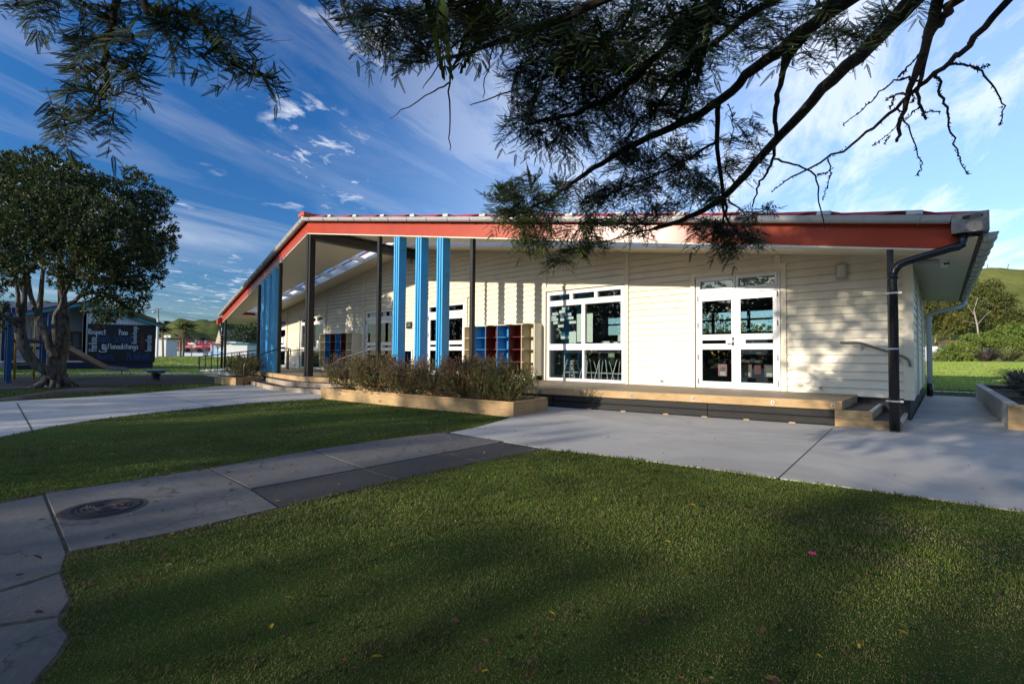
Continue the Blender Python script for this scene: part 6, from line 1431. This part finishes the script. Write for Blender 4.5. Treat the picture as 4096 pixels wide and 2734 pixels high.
flax(4030,1436,82,2.6,320,[[.14,.16,.06],[.20,.21,.10],[.09,.12,.035],[.30,.28,.14]],402,'pale green striped flax clump beside the dark one',.3)
rs = empty('garden_shed', gz(3800,96), 'white garden shed with a rusty red iron roof behind the bright bush', 'shed')
fbox(MB(), 3752, 3930, 1384, 1440, 96, 5, True).build('wall', M('white_shed_paint', (.72,.72,.70), .6), rs); mb = MB(); p = [at(3748,1383,95.5), at(3936,1386,95.5), at(3862,1359,101), at(3770,1361,101)]; mb.poly(p); mb.poly([q-[0,0,.15] for q in p][::-1]); mb.build('roof', M('rusty_iron_roof', (.26,.12,.10), .7, .45, .8), rs)
pf = empty('paling_fence', gz(3735,86), 'short run of weathered paling fence left of the bright bush', 'fence')
for k in range(5): fbox(MB(), 3716+k*9, 3723.5+k*9, 1404, 1450, 86+.2*k, .06, True).build('paling', M('grey_paling', (.36,.27,.24), .8, .3, 3), pf)
fbox(MB(), 3714, 3760, 1405, 1408, 85.8, .08).build('rail', M('pale_rail', (.45,.40,.36), .8), pf)
md = gz(4010, 76); mb = MB(); mb.ball((md[0],md[1],md[2]), 1.9, 18, 8, (1,1,.10)); tag(mb.build('dirt_mound', DIRT, smooth=True), kind='structure')
gt = empty('hill_gate', at(3920,1092,232), 'wire farm gate and strainer posts on the bare hill crest', 'gate')
FM = M('old_post', (.16,.10,.09), .8); hz = lambda px, py: at(px, py, 234)
for (a, b2, c2, d2, r) in ((3950,1096,3950,1056,.16),(4027,1092,4034,1056,.16),(3899,1096,3899,1080,.13)): MB().tube([hz(a,b2), hz(c2,d2)], r, 6).build('post', FM, gt)
mb = MB()
for p, q in (((3886,1083),(3950,1078)),((3886,1096),(3950,1092)),((3886,1083),(3886,1096)),((3899,1080),(3912,1094)),((3912,1094),(3925,1079)),((3925,1079),(3940,1092)),((3918,1094),(3932,1090)),((3940,1092),(3950,1088))): mb.tube([hz(*p), hz(*q)], .05, 4)
mb.build('gate_frame', FM, gt)
# ================================================================== OVERHANGING CONIFER
CB = barkmat('conifer_bark', (.018,.013,.011), (.085,.060,.045), 10, (1,1,1), 1.0)
TRUNK = np.array([5.2, .6, 0])
con = empty('overhanging_conifer', TRUNK, 'big dark conifer whose drooping branches and dead twigs hang across the sky', 'tree')
g = np.random.default_rng(17)
def D_(px, py):                          # how far out along the boughs a point hangs
    base = 2.3 if px < 1150 else 3.0+2.6*min(1, max(0, py)/1000)
    return base
def pp(px, py, o=0): return at(px, py, D_(px, py)+o)
LIMB = [(p_, a_*.88, b2_*.9) for p_, a_, b2_ in [([(4300,-700),(3990,-330),(3652,0),(3521,148),(3312,331),(3147,514),(2998,680),(2885,802),(2772,863),(2615,915)], .075, .022),
 ([(2772,863),(2615,915),(2480,950),(2344,985),(2222,1046)], .014, .005), ([(2615,900),(2480,890),(2350,880)], .012, .004), ([(2885,802),(2900,870),(2950,930),(3040,960)], .02, .005),
 ([(4100,-650),(3700,-250),(3399,0),(3181,148),(3007,288),(2876,410),(2702,506),(2536,575),(2432,636),(2283,732),(2222,785),(2120,830),(2030,870)], .062, .010),
 ([(2876,410),(2863,567),(2885,741),(2907,828)], .026, .016), ([(3150,160),(3125,331),(3094,453),(3107,523),(3099,636),(3060,700),(3033,741),(3011,828)], .028, .007),
 ([(3125,300),(3170,220),(3240,110),(3330,0)], .022, .03), ([(3099,636),(3181,663),(3269,697),(3277,828),(3303,915)], .012, .006), ([(3269,697),(3312,690),(3330,670)], .008, .004),
 ([(2863,567),(2750,640),(2620,700),(2450,770),(2380,800)], .016, .006), ([(2907,828),(2890,900),(2860,940)], .016, .006), ([(2907,800),(2970,850),(3040,850),(3080,825)], .012,.004),
 ([(3600,-500),(3200,-220),(2850,0),(2700,150),(2550,300),(2400,420),(2250,470),(2100,500)], .05, .012), ([(3300,-500),(2700,-150),(2300,60),(2050,150),(1900,200),(1750,240)], .045, .010), ([(3000,-500),(2300,-150),(1900,0),(1650,60),(1450,40)], .035, .008),
 ([(1875,131),(1813,262),(1796,331),(1796,523),(1800,602)], .012, .004), ([(1796,331),(1690,390),(1561,475)], .008, .003), ([(1979,131),(1953,262),(1931,392)], .008, .003), ([(1875,131),(1790,210),(1690,355)], .010, .003), ([(2500,100),(2240,300),(1880,420)], .012, .004),
 ([(2330,640),(2325,720),(2315,800)], .006, .002), ([(2300,760),(2340,860),(2420,880)], .005, .002), ([(2910,420),(2937,480),(2925,560),(2916,610)], .006, .002), ([(2935,430),(2918,440),(2896,480)], .004, .002), ([(3400,-150),(3000,50),(2780,240),(2690,330),(2600,470)], .03, .01)]]
DEAD = [([(4400,-350),(4036,0),(3879,174),(3792,262),(3661,349),(3574,445),(3460,541),(3312,636),(3138,724)], .028, .007), ([(3138,724),(3086,767)], .006, .003),
 ([(3900,-400),(3757,0),(3705,174),(3652,323),(3617,418),(3587,567)], .045, .012), ([(3900,-80),(3827,0),(3757,78),(3705,150)], .028, .03), ([(3705,174),(3687,288),(3670,384),(3687,453),(3705,471)], .020, .007), ([(3687,453),(3725,446),(3761,449)], .006, .003),
 ([(3744,296),(3766,392),(3796,453),(3809,575),(3840,640),(3875,698)], .012, .004), ([(3800,253),(3850,255),(3905,270),(3992,366),(4014,436),(4001,501)], .010, .004), ([(3890,268),(3925,272),(3957,262)], .006, .003), ([(3678,323),(3600,305),(3530,357),(3460,427),(3373,501)], .010, .003), ([(3600,305),(3640,260),(3687,209)], .008, .004), ([(3591,436),(3635,514),(3670,610),(3687,663),(3670,702)], .008, .003), ([(3678,427),(3617,475),(3530,558),(3491,584)], .006, .002), ([(3560,540),(3535,575)], .004, .002), ([(3640,375),(3560,385),(3545,402)], .012, .003), ([(3574,380),(3572,420),(3560,430)], .006, .003), ([(3640,360),(3660,400),(3645,410)], .005, .002), ([(3312,636),(3325,690),(3310,740),(3290,800)], .007, .003), ([(3312,692),(3270,700)], .005, .003)]
LEFT = [([(620,-350),(530,-120),(471,0),(430,131),(419,262),(430,330),(427,366),(392,436),(340,480)], .020, .005), ([(700,-300),(600,-60),(558,44),(680,60),(785,44),(872,218),(950,270),(1003,296),(1116,322)], .018, .004), ([(200,-200),(90,-40),(61,0),(70,30)], .008, .003), ([(350,-150),(200,-20),(150,20)], .008, .003), ([(430,131),(330,180),(300,190)], .006, .003), ([(430,230),(500,270),(600,355)], .006, .003), ([(420,290),(350,280),(290,240)], .006, .002), ([(427,366),(520,370),(580,400)], .006, .002), ([(392,436),(470,500),(480,530)], .006, .002), ([(392,436),(300,450),(205,506)], .006, .002), ([(420,350),(330,370),(220,370)],.006,.002)]
allpts = []
def lim(L, o=0, knob=False, wob=.0):
    out = []
    for pts, r0, r1 in L:
        P = [pp(a, b_, o) for a, b_ in pts]; out.append((P, r0, r1)); 
        for q in smooth_path(P, 2): allpts.append(q)
    return out
lines = lim(LIMB)+lim(LEFT)
top1 = pp(4300,-700); 
for P, r0, r1 in list(lines):
    if r0 > .03:                          # carry the big boughs back to the trunk
        e = P[0]; a = TRUNK+np.array([0,0,min(8.5, e[2]+1.2)]); lines.append(([a, (a+e)/2+[0,0,.5], e], r0*1.7, r0))
for P0 in (lines[len(LIMB)][0][0], lines[len(LIMB)+1][0][0], lines[len(LIMB)+2][0][0], lines[len(LIMB)+3][0][0]):
    a = TRUNK+np.array([0,0,6.0]); lines.append(([a, (a+P0)/2+[0,0,.9], P0], .09, .020))
dead = lim(DEAD, .2)
for P, r0, r1 in list(dead):
    if r0 > .027: e = P[0]; a = TRUNK+np.array([0,0,e[2]+.8]); dead.append(([a, (a+e)/2+[0,0,.3], e], r0*1.6, r0))
limbs(lines, 'bough', CB, con, 8, .006, 5)
mb = MB(); gg = np.random.default_rng(3)
for P, r0, r1 in dead[:len(DEAD)]:         # knobbly spurs along the dead wood
    S = smooth_path(P, 2)
    for i in range(1, len(S)-1):
        for _ in range(2):
            d = rand_dirs(gg, 1)[0]; p = S[i]+(S[i+1]-S[i])*gg.random(); L = .014+.016*gg.random(); mb.tube([p, p+d*L], [.0055,.0015], 4)
for pts, r0, r1 in dead:
    P = smooth_path(pts, 2); P = [p+gg.normal(0,.008,3)*(0 if i in (0,len(P)-1) else 1) for i, p in enumerate(P)]; mb.tube(P, list(np.linspace(r0, r1, len(P))), 8)
mb.build('dead_branch', CB, con, smooth=True)
limbs([([TRUNK, TRUNK+[.05,0,4], TRUNK+[-.1,.1,9], TRUNK+[0,.2,14]], .55, .12)], 'trunk', CB, con, 16, .02, 9)
# flat needle sprays, one template copied along every twig
def spray_template(n=18, L=.14, nl=.021):
    V = []; F_ = []; tg = []
    V += [(-.0012,0,0),(.0012,0,0),(.0006,L,0),(-.0006,L,0)]; F_.append((0,1,2,3)); tg.append(1)
    for i in range(n):
        u = (i+.5)/n; y = L*(.06+.94*u); l = nl*(1-.62*u*u)*(.55+.45*min(1, u*7))
        for s in (-1, 1):
            k = len(V); dx = s*l*.76; dy = l*.65; w = .0050
            V += [(0,y-w*.8,0),(dx*.6,y+dy*.6-w,.0015*s),(dx,y+dy,.001),(dx*.6,y+dy*.6+w,.0015)]; F_.append((k,k+1,k+2,k+3)); tg.append(0)
    return np.array(V), np.array(F_), np.array(tg)
TV, TF, TT = spray_template()
def sprays(P, D, N, S, cols):
    """P base, D along, N normal, S scale"""
    X = np.cross(D, N); X /= np.linalg.norm(X, axis=1, keepdims=True)+1e-9; Z = np.cross(X, D)
    S = S[:,None,None]
    v = P[:,None,:]+S*(TV[None,:,0:1]*X[:,None,:]+TV[None,:,1:2]*D[:,None,:]+TV[None,:,2:3]*Z[:,None,:])
    n = len(P); f = (np.arange(n)[:,None,None]*len(TV)+TF[None]).reshape(-1,4)
    c = np.repeat(cols, len(TF), 0); st = np.tile(TT, n)[:,None]; c = np.where(st == 1, np.array([[.06,.035,.02]]), c*(.8+.4*rng.random((len(c),1))))
    return v.reshape(-1,3), f, c
ZONES = [(1430,40,120,50),(1560,80,160,80),(1500,170,80,55),(1700,140,120,90),(1640,225,60,45),(1800,50,200,70),(2000,80,220,100),(2200,110,220,120),(2250,240,200,110),(2420,150,200,150),(2500,320,180,120),(2350,410,180,100),(2150,420,110,80),(2080,510,80,50),(2250,550,130,70),(2620,110,180,140),(2700,300,130,110),(2600,460,140,70),(2800,130,150,120),(2740,420,100,60),(2480,590,110,60),(2580,650,140,50),(2700,620,120,60),(2450,760,130,50),(2600,740,140,40),(2380,815,80,40),(2750,720,90,50),(2650,830,90,40),(2800,760,80,35),(1900,110,90,90),(2100,300,90,60),
 (2020,760,65,40),(2080,730,75,45),(2050,860,85,50),(2150,820,105,60),(2150,900,95,50),(2250,760,60,50),(2000,800,50,50),(2120,960,60,45),
 (2330,930,85,30),(2420,900,95,30),(2500,880,95,30),(2290,1005,60,30),(2230,1040,55,30),(2380,975,75,25),(2560,920,75,30),
 (2800,880,75,30),(2850,930,95,40),(2930,950,100,30),(2960,915,80,30),(2900,990,55,35),(3020,950,60,22),(3000,860,60,22),(2860,800,50,40),(3060,830,35,20),
 (2950,50,200,70),(3050,140,120,50),(3250,50,120,45),(3330,140,85,50),(3280,215,55,30),(3480,90,55,30),(3520,50,65,30),(3000,500,60,20),(2960,560,90,28),(2980,640,80,35),(2900,680,65,35),(3650,20,60,25),(3450,160,40,25),(3180,190,50,25),
 (70,15,60,22),(170,25,55,22),(140,45,25,25),(300,30,95,40),(420,50,105,60),(380,150,85,50),(500,140,75,45),(540,195,55,25),(335,190,60,18),(420,250,75,25),(520,285,65,40),(330,275,50,16),(380,325,75,25),(560,345,50,25),(300,378,75,22),(430,395,85,40),(330,440,85,32),(250,490,45,20),(440,495,45,35),(280,515,28,20),(620,50,85,45),(700,75,95,50),(650,125,55,28),(800,50,115,45),(850,135,105,42),(920,105,75,35),(990,130,35,15),(880,200,65,32),(700,155,25,35),(930,250,65,30),(1000,280,65,24),(1080,318,40,16),(640,20,60,30)]
allpts = np.array(allpts); PP = []; DD = []; NN = []; SS = []; CC = []; tw = []
pal = np.array([[.018,.040,.007],[.026,.055,.009],[.038,.072,.012],[.060,.092,.018]])
for zi, (px, py, rx, ry) in enumerate(ZONES):
    t = D_(px, py); near = px < 1150; spx = .30/t*FPX          # spray length in photo pixels
    k = int(max(5, (15 if near else 16)*(math.pi*rx*ry)/(spx*spx*.45))); c0 = pp(px, py)
    j = np.argmin(np.linalg.norm(allpts-c0, axis=1)); root = allpts[j]
    dv = g.normal(0, .12 if near else .30, k)
    for m_ in range(k):
        r_ = math.sqrt(g.random()); a = g.uniform(0, 6.283); x_ = px+rx*r_*math.cos(a); y_ = py+ry*r_*math.sin(a)
        p = at(x_, y_, t+dv[m_]); out = p-root; L = np.linalg.norm(out)+1e-6
        d = out/L*.8+np.array([0,0,-.22])+g.normal(0, .34, 3); d /= np.linalg.norm(d); nrm = np.array([0,0,1])-np.array(cF)*.55+g.normal(0,.35,3)
        s = (.75+.5*g.random())*(.80 if near else .95); FL_ = .28*s; b_ = p-d*FL_*.6; nrm = nrm/np.linalg.norm(nrm); sd_ = np.cross(d, nrm); sd_ /= np.linalg.norm(sd_)
        col = pal[min(3, int(g.random()**1.6*4))]; bend = np.array([0,0,-.25*FL_])
        for q_ in range(12):                       # a flat frond: side sprays in pairs, shrinking to the tip
            u_ = .08+.076*q_; base_ = b_+d*FL_*u_+bend*u_*u_; sg = (1,-1)[q_ % 2]; di = d*.62+sd_*sg*.78+bend*.8+g.normal(0,.10,3); di /= np.linalg.norm(di)
            PP.append(base_); DD.append(di); NN.append(nrm+g.normal(0,.18,3)); SS.append(s*(.95-.5*u_)*(.8+.4*g.random())); CC.append(col)
        PP.append(b_+d*FL_*.9+bend*.8); DD.append(d+bend); NN.append(nrm); SS.append(s*.8); CC.append(col)
        if m_ % 3 == 0: tw.append(([b_-d*.05, b_+d*FL_*.5+bend*.25, b_+d*FL_+bend], .0016, .0007))
        if m_ % 12 == 0: tw.append(([root+g.normal(0,.02,3), (root+b_)/2+[0,0,.03], b_], .0045, .0018))
    for m_ in range(max(2, k//12)): pass
# hidden-from-view upper crown that throws the dapple on the right of the building and on the lawn
UP = []
for k in range(5200):
    a = g.uniform(0, 6.283); r_ = 7.2*math.sqrt(g.random()); z_ = g.uniform(3.6, 9.5)
    q = np.array([3.6+r_*math.cos(a), -1.6+r_*math.sin(a)*.85, z_]); r_max = 7.2*(1-(z_-3.6)/8.5)
    if r_ > r_max: continue
    u = (q-cO)@cF
    if u > .1:
        ix = 2048+FPX*((q-cO)@cR)/u; iy = 1367-FPX*((q-cO)@cU)/u
        if -150 < ix < 4250 and iy > -220: continue
    if vnoise(q[0], q[1], .9, 3)+.4*vnoise(q[2], q[0], 1.2, 5) < .55: continue
    UP.append(q)
UP = np.array(UP)
for q in UP:
    d = (q-TRUNK-[0,0,q[2]])*[1,1,0]; d = d/np.linalg.norm(d)+np.array([0,0,-.35])+g.normal(0,.4,3); d /= np.linalg.norm(d)
    PP.append(q); DD.append(d); NN.append(np.array([0,0,1])+g.normal(0,.4,3)); SS.append(4.8+2.4*g.random()); CC.append(pal[g.integers(0,3)])
v, f, c = sprays(np.array(PP), np.array(DD), np.array(NN), np.array(SS), np.array(CC))
print('sprays', len(PP), 'quads', len(f))
mesh_np('foliage', v, f, NEEDLE, con, c); limbs(tw, 'twig', CB, con, 4)

# ================================================================== UNSEEN TREES BEHIND THE CAMERA (added to shade the lawn, shown only in the glass)
DGR = np.array([[.024,.040,.012],[.035,.055,.015],[.05,.07,.02]])
def shade_tree(x, y, h, rad, seed, lab):
    g = np.random.default_rng(seed); r = empty('unseen_shade_tree', (x,y,0), lab, 'tree', 'unseen shade trees behind the camera')
    cl = [((x+g.normal(0,rad*.45), y+g.normal(0,rad*.45), h*g.uniform(.04,.88)), rad*g.uniform(.35,.6)) for _ in range(24)]+[((x,y,h-rad*.4), rad*.4)]
    v, f, c = crown(g, cl, 14, 6, .34, .20, DGR, .7, .45); mesh_np('crown', v, f, LEAF, r, c); limbs([([(x,y,0),(x+.1,y,h*.4),(x,y,h*.75)], .35, .1)], 'trunk', TB, r, 8)
SUNX = .1916
hd = empty('unseen_hedge', (-20,-38,0), 'unseen tall hedge behind the shade trees, added to darken the glass reflections', 'hedge'); gh = np.random.default_rng(64)  # unseen hedge, added to block the low bright sky from the glass
v, f, c = crown(gh, [((-85+2.1*k, -38+gh.normal(0,.4), gh.uniform(1.2, 3.6)), gh.uniform(1.9, 2.5)) for k in range(62)], 22, 5, .40, .26, DGR, .7, .3); mesh_np('foliage', v, f, LEAF, hd, c)
def wtop(u):                              # how high the shade line must reach
    if u < -27: return 4.6
    if u < -21: return 4.6-(u+27)/6*2.5
    if u < -8: return 2.0
    if u < -6: return 1.75
    if u < -.6: return -.8
    return 2.9
for k, u in enumerate((-60,-54,-48.5,-43,-38,-33.5,-29,-25,-21,-17.2,-13.5,-9.8,-7.2,-3.2,1.6,5)):
    y = -27-2.5*(k%3); x = u+SUNX*y; h = wtop(u)-.261*y*1.0+(.5 if k%2 else -.2); rad = 3.2 if u > -22 else 3.8
    shade_tree(x, y, h, rad, 500+k, 'unseen dark tree in the row behind the camera, shaped to shade the lawn, %s' % ('first','second','third','fourth','fifth','sixth','seventh','eighth','ninth','tenth','eleventh','twelfth','thirteenth','fourteenth','fifteenth','last')[k]+' along')

# an unseen half bare tree added behind the camera: its broken crown dapples the right end of the building
g = np.random.default_rng(91); dt = empty('unseen_shade_tree', (-1.0,-8.0,0), 'unseen loose crowned dark tree, added behind the camera to throw dappled shade', 'tree', 'unseen shade trees behind the camera')
cl = []
for k in range(50):
    u_ = g.uniform(-4.5, 1.4); w_ = g.uniform(5.5, 7.3); y_ = -8+g.normal(0, 1.2); cl.append(((u_+SUNX*y_, y_, w_-.261*y_), g.uniform(.45, .85)))
for k in range(54):
    u_ = g.uniform(-4.9, 1.6); w_ = g.uniform(2.3, 7.2); y_ = -8+g.normal(0, 1.2)
    if u_ > -2.4 and k % 3 == 0: w_ = g.uniform(1.5, 3.0)
    if u_ < -3.4 and (w_ < 4.4 or w_ > 6.8): continue
    cl.append(((u_+SUNX*y_, y_, w_-.261*y_), g.uniform(.35, .75)))
v, f, c = crown(g, cl, 85, 7, .18, .085, DGR, .7, .3); mesh_np('crown', v, f, LEAF, dt, c)
limbs([([(-1,-8,0),(-1.1,-8,3),(-1.3,-8,7.5)], .28, .08)]+[([(-1.1,-8,3+.1*k), ((-1.1+c_[0])/2,-8,c_[2]*.9), c_], .07, .02) for k, (c_, r_) in enumerate(cl) if k % 2 == 0], 'trunk', TB, dt, 7)
# ================================================================== LIGHT, SKY, CAMERA
sd = np.array([.1916, 1.0, -.2611]); sd /= np.linalg.norm(sd); el = math.asin(-sd[2]); to = -sd     # direction to the sun
L = bpy.data.lights.new('sun', 'SUN'); L.energy = 2.85; L.angle = R_(.53); L.color = (1.0, .89, .74)
so_ = bpy.data.objects.new('sun', L); COL.objects.link(so_); so_.rotation_euler = Vector(sd).to_track_quat('-Z', 'Y').to_euler(); so_.location = (-5,-20,20)
w = bpy.data.worlds.new('World'); sc.world = w; w.use_nodes = True; nt = w.node_tree; nt.nodes.clear()
out = nt.nodes.new('ShaderNodeOutputWorld'); bg = nt.nodes.new('ShaderNodeBackground'); nt.links.new(bg.outputs[0], out.inputs[0])
sky = nt.nodes.new('ShaderNodeTexSky'); sky.sky_type = 'NISHITA'; sky.sun_disc = False; sky.sun_elevation = el
sky.sun_rotation = math.atan2(to[0], to[1]); sky.air_density = 1.0; sky.dust_density = .4; sky.ozone_density = 2.2
geo = nt.nodes.new('ShaderNodeTexCoord'); D = geo.outputs['Generated']
def vm(op, a, b=None):
    n = nt.nodes.new('ShaderNodeVectorMath'); n.operation = op
    for i, v in enumerate((a, b)):
        if v is None: continue
        if hasattr(v, 'is_linked'): nt.links.new(v, n.inputs[i])
        else: n.inputs[i].default_value = v
    return n
dot = vm('DOT_PRODUCT', D, tuple(to)).outputs['Value']; c2 = math_(nt, 'MULTIPLY', dot, dot)
pol = math_(nt, 'DIVIDE', math_(nt, 'SUBTRACT', 1.0, c2), math_(nt, 'ADD', 1.0, c2))          # polarised share of the skylight
PFAC = math_(nt, 'SUBTRACT', 1.0, math_(nt, 'MULTIPLY', pol, .53))
hs = nt.nodes.new('ShaderNodeHueSaturation'); hs.inputs['Saturation'].default_value = 1.32; hs.inputs['Hue'].default_value = .5; nt.links.new(sky.outputs[0], hs.inputs['Color'])
pc = nt.nodes.new('ShaderNodeCombineColor'); 
for i, p in enumerate((1.35, 1.1, .85)): nt.links.new(math_(nt, 'POWER', PFAC, p), pc.inputs[i])
skyc = mix(nt, 1.0, mix(nt, 1.0, hs.outputs[0], pc.outputs[0], 'MULTIPLY'), (.80,.95,1.10), 'MULTIPLY')
zz_ = nt.nodes.new('ShaderNodeSeparateXYZ'); nt.links.new(D, zz_.inputs[0])
skyc = mix(nt, 1.0, skyc, ramp(nt, zz_.outputs[2], [(.0,(.66,.62,.66)),(.42,(1,1,1))]), 'MULTIPLY')
# clouds on a flat layer: direction divided by its height
sep = nt.nodes.new('ShaderNodeSeparateXYZ'); nt.links.new(D, sep.inputs[0]); zc = math_(nt, 'MAXIMUM', sep.outputs[2], .02)
zc = math_(nt, 'ADD', zc, .06)
px_ = math_(nt, 'DIVIDE', sep.outputs[0], zc); py_ = math_(nt, 'DIVIDE', sep.outputs[1], zc)
ca, sa_ = math.cos(math.atan2(.96,-.26)), math.sin(math.atan2(.96,-.26))
al = math_(nt, 'ADD', math_(nt, 'MULTIPLY', px_, ca), math_(nt, 'MULTIPLY', py_, sa_)); ac = math_(nt, 'SUBTRACT', math_(nt, 'MULTIPLY', py_, ca), math_(nt, 'MULTIPLY', px_, sa_))
def cvec(sa, sb, ox, oy, oz=0):
    c_ = nt.nodes.new('ShaderNodeCombineXYZ'); nt.links.new(math_(nt,'ADD',math_(nt,'MULTIPLY',al,sa),ox), c_.inputs[0]); nt.links.new(math_(nt,'ADD',math_(nt,'MULTIPLY',ac,sb),oy), c_.inputs[1]); c_.inputs[2].default_value = oz; return c_.outputs[0]
cir = noise(nt, cvec(.33, .95, 3.1, 7.7), 1.35, 9, .62, .55)
big = noise(nt, cvec(.28, .40, 1.4, 2.2), .9, 2, .5)
cirm = math_(nt, 'MULTIPLY', ramp(nt, cir, [(.44,(0,0,0)),(.74,(1,1,1))]), ramp(nt, big, [(.36,(0,0,0)),(.60,(1,1,1))]))
puf = noise(nt, cvec(1.0, 1.25, 8.3, 4.1, 2.0), 2.6, 6, .55, .2); pbig = noise(nt, cvec(.4, .5, 5.0, 9.3, 4.0), 1.0, 2, .5)
pufm = math_(nt, 'MULTIPLY', ramp(nt, puf, [(.60,(0,0,0)),(.70,(1,1,1))]), ramp(nt, pbig, [(.52,(0,0,0)),(.60,(1,1,1))]))
dr_ = vm('DOT_PRODUCT', D, tuple(np.array([.10,.93,.35]))).outputs['Value']
lowf = ramp(nt, sep.outputs[2], [(.02,(0,0,0)),(.10,(1,1,1))])
veil = math_(nt, 'MULTIPLY', ramp(nt, math_(nt, 'ADD', dr_, math_(nt, 'MULTIPLY', cir, .35)), [(.66,(0,0,0)),(1.25,(1,1,1))]), .26)
PUF = None
for (ax, ay, rr) in ((1400,680,.045),(1240,560,.05),(850,1165,.035),(3050,640,.05),(2750,700,.06)):
    d_ = ray(ax, ay); d_ = d_/np.linalg.norm(d_); m_ = ramp(nt, vm('DOT_PRODUCT', D, tuple(d_)).outputs['Value'], [(math.cos(rr*1.35),(0,0,0)),(math.cos(rr*.3),(1,1,1))])
    PUF = m_ if PUF is None else math_(nt, 'MAXIMUM', PUF, m_)
puf2 = noise(nt, cvec(1.6, 1.9, 2.3, 6.1, 1.0), 3.4, 8, .62, .4)
pufm = math_(nt, 'MAXIMUM', math_(nt, 'MULTIPLY', pufm, ramp(nt, sep.outputs[2], [(.14,(0,0,0)),(.3,(.8,.8,.8))])), math_(nt, 'MULTIPLY', PUF, ramp(nt, puf2, [(.55,(0,0,0)),(.70,(1,1,1))])))
rgt = ramp(nt, dr_, [(.45,(0,0,0)),(.95,(1,1,1))])
cirR = math_(nt, 'MULTIPLY', ramp(nt, noise(nt, cvec(.5, 1.7, 1.2, 3.3), 1.6, 9, .66, .6), [(.36,(0,0,0)),(.60,(1,1,1))]), rgt)
cirm = math_(nt, 'MAXIMUM', cirm, math_(nt, 'MULTIPLY', cirR, 1.8))
cm = math_(nt, 'MULTIPLY', math_(nt, 'MAXIMUM', veil, math_(nt, 'MAXIMUM', math_(nt, 'MULTIPLY', cirm, .34), math_(nt, 'MULTIPLY', pufm, .9))), lowf, clamp=True)
fill_glow = ramp(nt, dot, [(.25,(0,0,0)),(1.0,(1,1,1))])           # warm veil added round the unseen sun as fill light
CLOUD = mix(nt, math_(nt, 'MULTIPLY', fill_glow, .25), mix(nt, cm, skyc, (4.4,4.5,4.7)), (6.0,5.6,4.9))
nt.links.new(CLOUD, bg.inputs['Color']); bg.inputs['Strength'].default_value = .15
cam = bpy.data.cameras.new('camera'); co = bpy.data.objects.new('camera', cam); COL.objects.link(co)
cam.sensor_width = 36; cam.sensor_fit = 'HORIZONTAL'; cam.lens = FPX/4096*36; cam.clip_start = .05; cam.clip_end = 6000
m4 = Matrix(((cR[0],cU[0],-cF[0],0),(cR[1],cU[1],-cF[1],0),(cR[2],cU[2],-cF[2],EYE),(0,0,0,1))); co.matrix_world = m4
sc.camera = co
sc.view_settings.view_transform = 'Standard'; sc.view_settings.look = 'None'; sc.view_settings.exposure = 0.92; sc.view_settings.gamma = 1.0
sc.cycles.max_bounces = 7; sc.cycles.transparent_max_bounces = 24; sc.cycles.glossy_bounces = 4; sc.cycles.diffuse_bounces = 3
